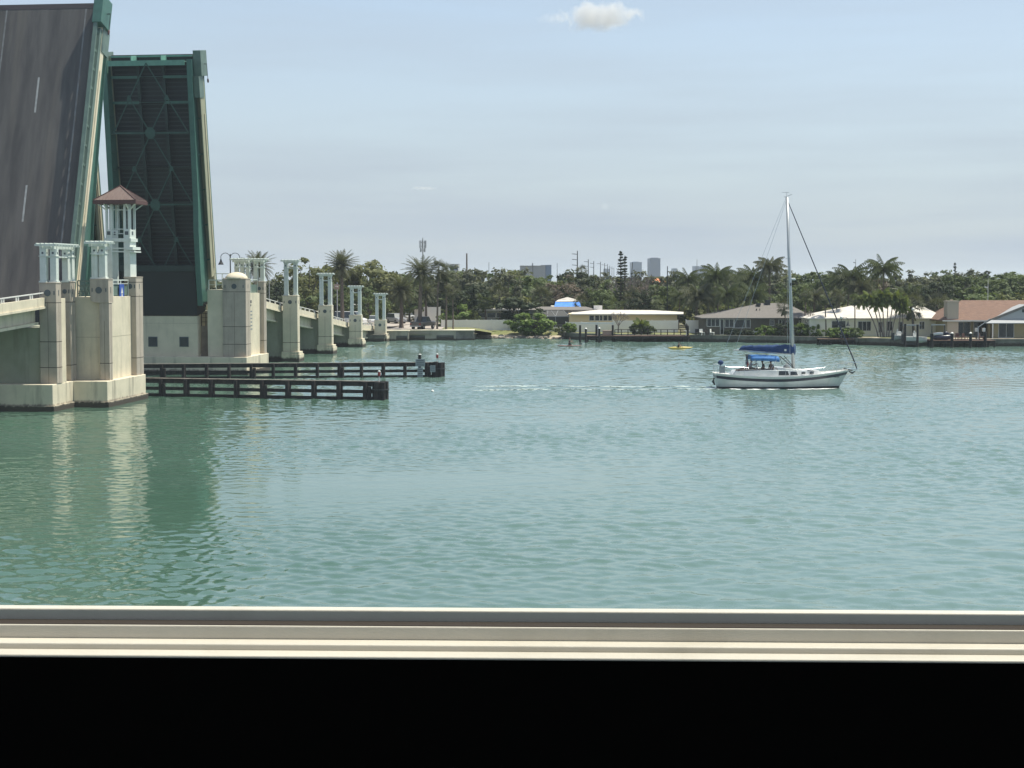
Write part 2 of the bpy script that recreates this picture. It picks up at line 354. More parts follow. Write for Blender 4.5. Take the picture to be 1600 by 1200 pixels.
# ------------------------------------------------------------------ setting: water, land, shore
# real wind waves as geometry where the window looks out, one sheet with the calm water around
WAVE = 1.35
_rs = np.random.RandomState(21); _n = 80
W_LAM = np.exp(_rs.uniform(math.log(.38), math.log(3.6), _n)); W_TH = _rs.normal(.15, .55, _n); W_PH = _rs.uniform(0, 6.283, _n)
def sea_h(Xg, Yg):
    Hh = np.zeros_like(Xg)
    gust = .75 + .45*np.sin(Xg*.045+Yg*.11+1.2)*np.sin(Yg*.063-Xg*.02+.5) + .25*np.sin(Xg*.13-Yg*.21)
    gust2 = .7 + .5*np.sin(Xg*.08-Yg*.05+2.0)
    sh = np.clip((Xg+(Yg-70)*.22+16)/26, 0, 1); sh = sh*sh*(3-2*sh)
    for l, t, p in zip(W_LAM, W_TH, W_PH):
        k = 2*math.pi/l; sl = .024*(1.0 if l < 1.0 else (1.0/l)**1.1)
        Hh += sl/k*np.sin(k*(Xg*math.sin(t)+Yg*math.cos(t))+p)*(gust if l < 1.5 else gust2)*(1 if l < 1.5 else .45+.55*sh)
    return Hh*WAVE*(.88+.12*sh)
def sea_sheet():
    ys = [24.0]
    while ys[-1] < 232: ys.append(ys[-1] + max(.10, min(.25, ys[-1]*.0019)))
    ys = np.array(ys); us = np.linspace(-.52, .52, 900)
    Yg, Ug = np.meshgrid(ys, us, indexing='ij'); Xg = Ug*Yg; Hh = sea_h(Xg, Yg)
    e = np.clip((ys-24)/3, 0, 1)*np.clip((232-ys)/3, 0, 1); eu = np.clip((.52-np.abs(us))/.015, 0, 1)
    Hh *= e[:, None]*eu[None, :]
    V = np.stack([Xg, Yg, Hh], -1).reshape(-1, 3); ny, nu = len(ys), len(us)
    i = np.arange(ny-1)[:, None]*nu+np.arange(nu-1)[None, :]
    F = np.stack([i, i+1, i+nu+1, i+nu], -1).reshape(-1, 4)
    # surrounding calm sheet: three quads per side, meeting the grid's straight edges
    a, b, c, d = 0, nu-1, (ny-1)*nu+nu-1, (ny-1)*nu; b0 = len(V)
    V = np.concatenate([V, np.array([(-9000, -60, 0), (9000, -60, 0), (9000, 9500, 0), (-9000, 9500, 0)], float)])
    F = np.concatenate([F, np.array([(b0, b0+1, b, a), (b0+1, b0+2, c, b), (b0+2, b0+3, d, c), (b0+3, b0, a, d)])])
    me = bpy.data.meshes.new('water'); me.vertices.add(len(V)); me.vertices.foreach_set('co', V.reshape(-1).astype(np.float32))
    me.loops.add(len(F)*4); me.loops.foreach_set('vertex_index', F.reshape(-1).astype(np.int32)); me.polygons.add(len(F))
    me.polygons.foreach_set('loop_start', np.arange(0, len(F)*4, 4, dtype=np.int32)); me.polygons.foreach_set('loop_total', np.full(len(F), 4, dtype=np.int32))
    me.polygons.foreach_set('use_smooth', np.ones(len(F), dtype=bool)); me.materials.append(M['water']); me.update()
    o = bpy.data.objects.new('water', me); C.objects.link(o); return o
tag(sea_sheet(), kind='structure')
SHORE = [(-520, 212), (X_(300, 214), 214), (X_(600, 213.5), 213.5), (X_(608, 216.5), 216.5), (X_(745, 218.6), 218.6), (X_(752, 224), 224), (X_(800, 227.6), 227.6),
         (X_(872, 225.5), 225.5), (X_(905, 220), 220), (X_(1000, 214.3), 214.3), (X_(1080, 213.7), 213.7), (X_(1270, 206.8), 206.8),
         (X_(1420, 199), 199), (X_(1600, 198.4), 198.4), (X_(1800, 197), 197), (560, 190)]
beach_i = {5, 6}
mb = MB()
n = len(SHORE)
land_edge = [(x, y + (4.5 if i in (5, 6, 7) else .45)) for i, (x, y) in enumerate(SHORE)]
vs = [(x, y, 1.0) for x, y in land_edge] + [(x * 14 if abs(x) > 300 else x * 8, 9000, 1.0) for x, y in land_edge]
vs[n] = (-8500, 9000, 1.0); vs[2*n-1] = (8500, 9000, 1.0)
mb.add(vs, [(i, i+1, n+i+1, n+i) for i in range(n-1)])
tag(mb.build('ground', M['ground']), kind='structure')
# grass strip near the houses
mb = MB(); ge = [(x, y) for x, y in land_edge]
vs = [(x, y + .01, 1.004) for x, y in ge] + [(x*1.06, y + 14, 1.004) for x, y in ge]
mb.add(vs, [(i, i+1, n+i+1, n+i) for i in range(5, n-1)])
tag(mb.build('lawn', M['grass']), kind='structure')
# beach slope
mb = MB(); pts = []
for i in range(25):
    u = i / 24; px = 746 + u * 132; y0 = 222.8 + 4.4 * math.sin(u * math.pi * .85 + .2) - u * 2
    pts.append((X_(px, y0), y0 - .6 + .5 * math.sin(i * 1.7)))
vs = [];
for j, (dy, z) in enumerate(((0, -.15), (1.2, .16), (2.6, .5), (4.3, .9), (6.5, 1.02))):
    for i, (x, y) in enumerate(pts): vs.append((x, y + dy + .25*math.sin(i*2.3+j), z + .05 * math.sin(i * 3.1 + j * 2)))
k = len(pts)
mb.cur = 0; mb.add(vs, []); b0 = 0
for j in range(4):
    for i in range(k-1):
        mb.f.append([j*k+i, j*k+i+1, (j+1)*k+i+1, (j+1)*k+i]); mb.m.append(0 if j < 2 else 1)
tag(mb.build('beach', [M['sand'], M['grass']], smooth=True), kind='structure')
# shore stones at the beach
rng = random.Random(5); mb = MB()
for i in range(150):
    u = rng.random(); px = 742 + u * 138; q = pts[min(24, int(u*24))]
    x = X_(px, q[1]); r = rng.uniform(.10, .34)
    mb.ball((x, q[1] + rng.uniform(-.2, 1.5), rng.uniform(-.02, .25)), (r*1.3, r, r*.7), 6, 4)
o = mb.build('shore_stones', mat('shore_stone', (.36, .31, .26), .9, (.20, .17, .14), 1)); tag(o, 'pale rubble stones scattered along the sandy beach edge', 'stones', kind='stuff')
# seawall, each straight run
def seawall(name, i0, i1, label, m, top=1.02, thick=.45, cap=True, drop=-1.2):
    t = thing(name, (SHORE[i0][0], SHORE[i0][1], 0), label, 'seawall')
    w = MB(); c = MB()
    for i in range(i0, i1):
        a = Vector((*SHORE[i], 0)); b = Vector((*SHORE[i+1], 0)); d = (b-a).normalized(); nrm = Vector((-d.y, d.x, 0)) * thick
        w.add([a+Vector((0,0,drop)), b+Vector((0,0,drop)), b+nrm+Vector((0,0,drop)), a+nrm+Vector((0,0,drop)), a+Vector((0,0,top-.16)), b+Vector((0,0,top-.16)), b+nrm+Vector((0,0,top-.16)), a+nrm+Vector((0,0,top-.16))],
              [(0,3,2,1),(4,5,6,7),(0,1,5,4),(1,2,6,5),(2,3,7,6),(3,0,4,7)])
        o_ = Vector((d.y, -d.x, 0)) * .12
        c.add([a+o_+Vector((0,0,top-.16)), b+o_+Vector((0,0,top-.16)), b+nrm+Vector((0,0,top-.16)), a+nrm+Vector((0,0,top-.16)), a+o_+Vector((0,0,top+.03)), b+o_+Vector((0,0,top+.03)), b+nrm+Vector((0,0,top+.03)), a+nrm+Vector((0,0,top+.03))],
              [(0,3,2,1),(4,5,6,7),(0,1,5,4),(1,2,6,5),(2,3,7,6),(3,0,4,7)])
        L_ = (b-a).length; s = 2.2
        while cap and s < L_:
            p = a + d*s; j = MB(); j.bar(p + o_*.6 + Vector((0,0,-.3)), p + o_*.6 + Vector((0,0,top-.17)), .28, .16, up=o_); j.build('buttress', m, t); s += 4.6 if abs(p.x) < 95 else 40
    w.build('wall', m, t); c.build('cap', M['seawall'], t)
    return t
seawall('seawall', 7, 11, 'dark stained concrete seawall below the dock and grey-roofed house', M['seawall'])
seawall('seawall', 11, 15, 'dark stained concrete seawall below the white-roofed and brown-roofed houses', M['seawall'])
seawall('seawall', 0, 3, 'low concrete shore wall running behind the bridge piers', M['seawall'], cap=False)
# bulkhead by the bridge end
t = thing('bulkhead', (X_(608, 217), 217, 0), 'cream concrete bulkhead with dark recessed panels beside the bridge end', 'bulkhead')
mb = MB(); x0, x1 = X_(606, 216.6), X_(638, 216.6)
mb.box(x0 - 8, x1, 216.6, 221, -1, 1.48); mb.box(x1, X_(712, 218.2), 218.1, 222, -1, 1.48); mb.build('wall', M['bulkhead'], t)
mb = MB(); mb.add([(X_(712, 218.2), 218.1, -1), (X_(741, 219), 218.9, -1), (X_(744, 223), 224, -1), (X_(712, 222), 222, -1), (X_(712, 218.2), 218.1, 1.48), (X_(740, 219), 218.9, 1.48), (X_(744, 223), 224, 1.2), (X_(712, 222), 222, 1.48)],
   [(0,3,2,1),(4,5,6,7),(0,1,5,4),(1,2,6,5),(2,3,7,6),(3,0,4,7)]); mb.build('end_block', mat('old_grey_concrete', (.26, .245, .22), .9, (.13, .125, .11), .8, tide=.22), t)
mb = MB(); mb.box(x0 - 8, x1 + .14, 216.45, 221, 1.48, 1.6); mb.box(x1 + .14, X_(741, 218.2), 217.95, 222.2, 1.48, 1.6); mb.build('cap', M['cream'], t)
for a, b, y in ((619, 636, 216.57), (640, 664, 218.07), (682, 709, 218.07)):
    mb = MB(); mb.box(X_(a, y), X_(b, y), y - .05, y, -.3, .78); mb.build('panel', M['panel_dark'], t)
# raised ground behind the bulkhead, side road, verge
mb = MB(); mb.add([(X_(560, 219), 219, 1.52), (X_(742, 220), 220, 1.52), (X_(742, 300)-8, 300, 1.56), (X_(560, 300)-12, 300, 1.56)], [(0,1,2,3)])
mb.add([(X_(742, 220), 220, 1.52), (X_(742, 220)+3, 222, .98), (X_(742, 300), 300, .98), (X_(742, 300)-8, 300, 1.56)], [(0,1,2,3)])
tag(mb.build('verge', M['grass']), kind='structure')
def gp(px, py, z): r = GY(py, z); return (X_(px, r), r, z)
mb = MB(); P = [gp(598, 514.5, 1.566), gp(690, 514.2, 1.566), gp(699, 508, 1.566), gp(672, 500.5, 1.566), gp(690, 493.5, 1.566), gp(712, 489, 1.566), gp(702, 487.4, 1.566), gp(664, 491, 1.566), gp(640, 495, 1.566), gp(655, 501.5, 1.566), gp(610, 506, 1.566)]
mb.add(P, [(0,1,2,3,10), (3,4,7,8,9), (4,5,6,7), (3,9,10)])
tag(mb.build('side_road', M['road'], recalc=False), kind='structure')
mb = MB(); mb.add([BW(-15, 214, 1.9), BW(-2.6, 214, 1.9), BW(-2.6, 250, 1.60), BW(-2.6, 700, 1.60), BW(-15, 700, 1.60), BW(-15, 250, 1.60)], [(0,1,2,5),(5,2,3,4)])
tag(mb.build('road', M['road']), kind='structure')

# ------------------------------------------------------------------ the bridge
def bthing(name, org, label, cat, group=None): return thing(name, org, label, cat, group, bridge=True)
def pergola_parts(root, cols, cz0, cz1, slab, two=True, nslat=7, cw=.46):
    """white steel pergola: each column a part, beams and a slatted top"""
    for (t0, s0) in cols:
        c = MB(); h = cw/2
        c.box(t0-h, t0+h, s0-h, s0+h, cz0+.12, cz1)
        c.box(t0-h-.06, t0+h+.06, s0-h-.06, s0+h+.06, cz0, cz0+.12)
        c.box(t0-h-.05, t0+h+.05, s0-h-.05, s0+h+.05, cz1-.55, cz1-.49)
        for dt, ds in ((-h, 0), (h, 0)): pass
        o = c.build('column', M['white_steel'], root, bevel=.015)
        q = MB(); q.box(t0-.07, t0+.07, s0-h-.012, s0-h-.002, cz1-.36, cz1-.22); q.build('inset', M['disc'], o)
        q = MB(); q.box(t0+h+.002, t0+h+.012, s0-.07, s0+.07, cz1-.36, cz1-.22); q.build('inset', M['disc'], o)
    a0, a1, b0, b1 = slab
    b = MB(); m_ = .22
    for s_ in (b0+m_, b1-m_): b.box(a0+.12, a1-.12, s_-.07, s_+.07, cz1, cz1+.2)
    for t_ in (a0+m_+.1, a1-m_-.1): b.box(t_-.07, t_+.07, b0+.1, b1-.1, cz1+.01, cz1+.19)
    if two: b.box(a0+.3, a1-.3, b0+.36, b1-.36, cz1-.62, cz1-.50)
    b.build('beam', M['white_steel'], root, bevel=.01)
    t_ = MB(); ns = nslat
    for k in range(ns):
        y = b0 + (b1-b0)*k/(ns-1); t_.box(a0-.14, a1+.14, y-.045, y+.045, cz1+.2, cz1+.34)
    for k in range(max(5, int((a1-a0)/.3))):
        x = a0 + (a1-a0)*k/(max(5, int((a1-a0)/.3))-1); t_.box(x-.035, x+.035, b0-.12, b1+.12, cz1+.343, cz1+.42)
    t_.build('slats', M['white_steel'], root)
def disc(mb, t0, s0, z0, r, axis='s'):
    vs = []; n = 20
    for q in (0, 1):
        for k in range(n):
            a = 2*math.pi*k/n; u = r*math.cos(a); v = r*math.sin(a)
            vs.append((t0+u, s0-.03*q, z0+v) if axis == 's' else (t0+.03*q, s0+u, z0+v))
    mb.add(vs, [tuple(range(n)), tuple(range(n, 2*n))[::-1]] + [(i, i+n, (i+1) % n+n, (i+1) % n) for i in range(n)])
def pillar(root, t0, t1, s0, s1, z0, z1, m='grey_conc', name='pillar', joints=(), emblem=True, rad=.24):
    p = MB(); p.box(t0, t1, s0, s1, z0, z1-.05); p.box(t0-.03, t1+.03, s0-.03, s1+.03, z1-.05, z1+.03)
    o = p.build(name, M[m], root, bevel=.03)
    j = MB()
    for z in joints: j.box(t0-.004, t1+.004, s0-.004, s1+.004, z-.025, z+.025)
    # vertical reveal lines on the two faces seen
    tm = (t0+t1)/2; sm = (s0+s1)/2
    zb, zt = min(joints) if joints else z0+.3, z1-1.35
    if joints:
        j.box(tm-.012, tm+.012, s0-.005, s0+.02, z0, zt); j.box(t1-.02, t1+.005, sm-.012, sm+.012, z0, zt)
    if j.v: j.build('joint', M['joint'], o)
    if emblem:
        e = MB(); disc(e, tm, s0, z1-.72, rad)
        e.build('emblem', M['disc'], o); w = (t1-t0)/2
        for sg in (-1, 1): e = MB(); e.box(tm+sg*w*.78-.04, tm+sg*w*.78+.04, s0-.012, s0+.01, z1-.86, z1-.58); e.build('slot', M['disc'], o)
        e = MB(); e.box(t1-.01, t1+.012, sm-.05, sm+.05, z1-.92, z1-.52); e.build('slot', M['disc'], o)
    return o
def railing(root, pts, h=1.05, m='rail_teal', post=1.2, bars=(.35, .7), lattice=False, name='railing'):
    r = MB()
    for a, b in zip(pts[:-1], pts[1:]):
        a = Vector(a); b = Vector(b); L_ = (b-a).length; n_ = max(1, round(L_/post)); Z = Vector((0, 0, 1))
        r.bar(a+Z*h, b+Z*h, .08)
        for q in bars: r.bar(a+Z*q*h, b+Z*q*h, .045)
        for k in range(n_+1): p = a+(b-a)*k/n_; r.bar(p, p+Z*h, .07)
        if lattice:
            k = 0.
            while k < L_:
                p = a+(b-a)*(k/L_); q = a+(b-a)*(min(L_, k+.45)/L_); r.bar(p+Z*.12, q+Z*h*.85, .03); r.bar(q+Z*.12, p+Z*h*.85, .03); k += .3
    return r.build(name, M[m], root)

# --- near bascule pier, with its roofed tower and pergolas
np_ = bthing('bridge_pier', (-8, 104, 0), 'near cream and grey bridge pier carrying the red-roofed lookout tower', 'bridge pier')
f_ = MB(); f_.box(-22, -2.75, 100.25, 112, -2, 1.93); f_.box(-2.75, -.15, 103.85, 111.75, -2, 1.93)
f_.box(-22, -2.6, 100.1, 112.15, -2, .42); f_.box(-2.6, 0, 103.7, 111.92, -2, .42)
f_.build('footing', M['cream_tide'], np_, bevel=.04)
b = MB(); b.box(-22, -3.95, 101.3, 111.5, 1.93, 5.95); b.build('pier_wall', M['green_conc'], np_, bevel=.03)
b = MB(); b.box(-3.6, -2.78, 101.9, 102.75, 1.93, 8.05); b.build('link_wall', M['cream'], np_, bevel=.02)
b = MB(); b.box(-3.6, -.72, 105.25, 111.2, 1.93, 8.12)
b.build('tower_wall', M['cream'], np_, bevel=.02)
b = MB(); b.box(-3.61, -.715, 105.245, 111.2, 5.1, 5.13); b.build('joint', mat('faint_joint', (.33, .29, .21), .9), np_)
pillar(np_, -3.98, -2.72, 101.0, 101.9, 1.93, 9.17, joints=(3.1, 4.95, 7.75))
pillar(np_, -3.75, -2.93, 103.95, 104.9, 1.93, 9.25, joints=(3.1, 7.75), emblem=True, rad=.17)
pillar(np_, -1.05, -.3, 104.75, 105.35, 1.93, 7.7, joints=(3.2,), emblem=False)
# corbelled head of the corner pillar, rounded underside
b = MB(); poly = [(-1.72, 7.98), (-1.66, 7.85), (-1.5, 7.74), (-1.25, 7.7), (-.3, 7.7), (-.3, 9.4), (-1.72, 9.4)]
b.prism(poly, 104.7, 105.6); b.box(-1.75, -.27, 104.67, 105.63, 9.4, 9.46)
hd = b.build('pillar_head', M['grey_conc'], np_, bevel=.02)
e = MB(); disc(e, -1.05, 104.7, 8.62, .25); e.build('emblem', M['disc'], hd)
for q in (-1.55, -.5): e = MB(); e.box(q-.04, q+.04, 104.688, 104.71, 8.5, 8.78); e.build('slot', M['disc'], hd)
e = MB(); e.box(-.31, -.288, 105.08, 105.2, 8.4, 8.85); e.build('slot', M['disc'], hd)
pillar(np_, -1.25, -.3, 110.25, 111.77, 1.93, 9.6, joints=(3.3, 8.1, 9.2), emblem=True, rad=.2)
# pergolas on the near pier
g1 = pergola_parts(np_, [(-3.7, 101.3), (-3.02, 101.5), (-3.3, 104.2), (-3.22, 104.78)], 9.2, 11.6, (-4.05, -2.75, 100.9, 105.0), nslat=9)
pergola_parts(np_, [(-1.45, 105.15), (-.85, 105.15)], 9.46, 11.85, (-1.85, -.42, 104.4, 105.9), nslat=6)
# roofed tower
T0, T1, S0, S1 = -2.68, -.72, 110.25, 111.55
zz0, zz1, zz2, zz3 = 9.6, 12.55, 13.3, 15.3
for (ta, tb) in ((T0, T0+.52), (T1-.52, T1)):
    b = MB(); b.box(ta, tb, S0, S1, zz0-.6, zz2); b.box(ta-.02, tb+.02, S0-.02, S1+.02, zz2-.72, zz2-.66)
    o = b.build('tower_leg', M['white_steel'], np_, bevel=.02)
    q = MB(); tm = (ta+tb)/2; q.box(tm-.14, tm+.14, S0-.012, S0, zz2-.42, zz2-.14); q.build('inset', M['disc'], o); q = MB(); q.box(tb, tb+.012, S0+.4, S0+.7, zz2-.42, zz2-.14); q.build('inset', M['disc'], o)
    for (p_, q_) in ((ta+.08, S0+.1), (tb-.08, S0+.1), (ta+.08, S1-.1), (tb-.08, S1-.1)):
        u = MB(); u.box(p_-.085, p_+.085, q_-.085, q_+.085, zz2, zz3); u.build('tower_post', M['white_steel'], np_)
b = MB(); b.box(T0-.1, T1+.1, S0-.08, S0+.1, 12.36, 12.62); b.build('tower_beam', M['white_steel'], np_); b = MB(); b.box(T0-.1, T1+.1, S1-.1, S1+.08, 12.36, 12.62); b.build('tower_beam', M['white_steel'], np_); b = MB(); b.box(T1-.02, T1+.1, S0+.1, S1-.1, 12.36, 12.62); b.build('tower_beam', M['white_steel'], np_); b = MB()
def one(nm, m_): 
    global b
    b.build(nm, m_, np_); b = MB()
for z in (11.55, 11.8):
    for q in (S0+.1, S1-.2): b.box(T0+.5, T1-.5, q, q+.1, z, z+.09); one('tower_beam', M['white_steel'])
b.box(T1-.35, T1+.28, S0-.18, S1+.2, 11.72, 11.95); b.box(T1-.2, T1+.36, S0-.1, S1+.12, 11.52, 11.62)
one('tower_beam', M['white_steel']); b.box(T0-.28, T0+.35, S0-.18, S1+.2, 11.72, 11.95); one('tower_beam', M['white_steel'])
for z in (13.0, 13.35, 14.85):
    for q in (S0+.3, S1-.3): b.bar((T0+.4, q, z), (T1-.4, q, z), .06); one('tower_rail', M['white_steel'])
b = MB(); b.bar(((T0+T1)/2, S0+.3, 13.0), ((T0+T1)/2, S0+.3, 15.3), .04); one('tower_rod', M['white_steel'])
for sg, tt in ((-1, T0), (1, T1)):
    b.bar((tt, S0+.1, 14.85), (tt+sg*.55, S0-.2, 15.3), .09); one('roof_brace', M['white_steel']); b.bar((tt, S1-.1, 14.85), (tt+sg*.55, S1+.2, 15.3), .09); one('roof_brace', M['white_steel'])
    b.bar((tt-sg*.1, S0+.05, 14.85), (tt-sg*.1, S0-.5, 15.3), .09); one('roof_brace', M['white_steel'])
b = MB(); ra, rb, rc, rd = -3.38, -.02, 109.65, 112.15; ap = ((ra+rb)/2, (rc+rd)/2, 16.72)
b.add([(ra, rc, 15.56), (rb, rc, 15.56), (rb, rd, 15.56), (ra, rd, 15.56), ap], [(0,1,4), (1,2,4), (2,3,4), (3,0,4), (0,3,2,1)])
for k in range(1, 14):
    u = k/14; x = ra+(rb-ra)*u; h = 1-abs(2*u-1)
    b.bar((x, rc, 15.58), (x, rc+(rd-rc)/2*h, 15.58+1.14*h), .025)
    y = rc+(rd-rc)*u; b.bar((rb, y, 15.58), (rb-(rb-ra)/2*h, y, 15.58+1.14*h), .025)
rf = b.build('roof', M['roof_red'], np_)
b = MB(); b.box(ra-.04, rb+.04, rc-.04, rd+.04, 15.26, 15.54)
for (x, y) in ((ra, rc), (rb, rc), (rb, rd), (ra, rd)): b.bar((x, y, 15.58), (ap[0], ap[1], 16.75), .07)
b.build('fascia', M['roof_edge'], rf)
# railing, teal panel and boater's sign on the tower wall
railing(np_, [(-2.95, 105.4, 8.12), (-1.75, 105.4, 8.12)], 1.2, lattice=True, post=.6)
railing(np_, [(-3.35, 106.8, 8.1), (-2.0, 106.6, 8.1)], 1.15, lattice=True)
railing(np_, [(-.9, 105.5, 8.12), (-.9, 110.2, 8.12)], 1.25, m='white_steel', bars=(.78,), post=1.6)
b = MB(); b.box(-.99, -.95, 105.45, 110.2, 8.2, 8.95); b.build('teal_panel', M['rail_teal'], np_)
b = MB(); b.box(-.86, -.80, 108.2, 109.1, 8.0, 9.05); sg = b.build('sign', M['blue_sign'], np_)
b = MB(); b.add([(-.79, 108.43, 8.35), (-.79, 108.87, 8.35), (-.79, 108.65, 8.85)], [(0,1,2)]); b.box(-.797, -.79, 108.55, 108.75, 8.12, 8.3); b.build('sign_mark', M['white'], sg)

# --- far bascule pier
fp = bthing('bridge_pier', (-8, 143, 0), 'far bridge pier with domed grey pillar, sign wall and two small square windows', 'bridge pier')
f_ = MB(); f_.box(-28, -.15, 139.6, 147.6, -2, 1.75); f_.box(-28, -.02, 139.45, 147.75, -2, .42); f_.build('footing', M['cream_tide'], fp, bevel=.04)
b = MB(); b.box(-28, -5.3, 140.2, 141.0, 1.75, 5.76); w_ = b.build('machinery_wall', M['cream'], fp)
b = MB(); b.box(-28, -5.29, 140.19, 141.01, 5.05, 5.07); b.build('joint', bpy.data.materials['faint_joint'], w_)
for a in (-10.35, -7.15):
    b = MB(); b.box(a-.02, a+.92, 140.17, 140.25, 2.72, 3.72); o = b.build('window', M['disc'], w_)
    b = MB(); b.box(a+.06, a+.84, 140.155, 140.18, 2.8, 3.64); b.build('pane', M['glass_mid'], o)
b = MB(); b.box(-5.3, -4.32, 141.2, 142, 1.75, 4.72); b.build('recess_wall', mat('rust_stained_concrete', (.30, .25, .20), .9, (.20, .16, .13), 1, stain=((.07, .055, .045), .9, 2.5)), fp)
b = MB(); b.box(-4.32, -2.66, 140.35, 146, 1.75, 8.42); b.build('block', M['cream'], fp, bevel=.02)
railing(fp, [(-4.2, 140.5, 8.42), (-2.7, 140.5, 8.42)], .95, m='white_steel', bars=(.5,), post=.7)
railing(fp, [(-4.2, 142.5, 8.6), (-2.7, 142.5, 8.6)], 1.4, m='white_steel', bars=(.5,), post=.9)
railing(fp, [(-5.25, 141.3, 4.75), (-4.35, 141.3, 4.75)], 1.3, m='darkmetal', bars=(.33, .66), post=.5)
b = MB(); b.tube([(-6.4, 140.5, 5.7), (-6.4, 140.5, 7.8)], .05); b.build('mast_post', M['white_steel'], fp)
pillar(fp, -2.66, -.3, 140.0, 141.6, 1.75, 9.46, joints=(3.0, 4.75, 8.2), rad=.26)
b = MB(); pr = [(1.12*math.cos(a), .68*math.sin(a)) for a in [math.pi/2*k/8 for k in range(8)]] + [(.02, .68)]
b.lathe((-1.48, 140.85, 9.47), pr, 24); b.build('dome', M['cream'], fp, smooth=True)
b = MB(); b.box(-3.4, -.75, 141.6, 146.6, 1.75, 8.05); sw = b.build('sign_wall', M['cream'], fp)
b = MB(); yb = 143.1
b.box(-.748, -.735, yb-.42, yb+.42, 7.03, 7.33); b.box(-.748, -.735, yb-.28, yb+.28, 6.72, 6.9); b.build('lettering', M['sign_ink'], sw)
b = MB()
rr = random.Random(3); M['sign_text'] = mat('sign_text', (.17, .21, .24), .7)
for k in range(6):
    y = yb-.62; z = 6.2-k*.36
    while y < yb+.6:
        w = rr.uniform(.12, .3); b.box(-.748, -.737, y, min(y+w, yb+.62), z-.07, z+.06); y += w+.07
    b.build('text_line', M['sign_text'], sw); b = MB()
pillar(fp, -1.3, -.3, 146.6, 147.46, 1.75, 9.2, joints=(3.1, 8.0), rad=.18)
b = MB(); b.box(-1.15, -1.05, 141.6, 146.6, 8.05, 8.9); b.build('teal_panel', M['rail_teal'], fp)
railing(fp, [(-1.0, 141.6, 8.05), (-1.0, 146.6, 8.05)], 1.35, m='white_steel', bars=(), post=2.5)
b = MB(); b.box(-22, -3.2, 146.0, 148.2, 1.75, 6.2); b.build('pier_wall', M['green_conc'], fp)
pergola_parts(fp, [(-3.2, 146.7), (-2.6, 146.7), (-2.0, 146.7)], 8.3, 11.2, (-3.6, -1.7, 145.9, 147.6), nslat=6, cw=.4)
pergola_parts(fp, [(-1.25, 147.0), (-.55, 147.0)], 9.2, 11.2, (-1.55, -.2, 146.2, 147.9), nslat=6, cw=.42)

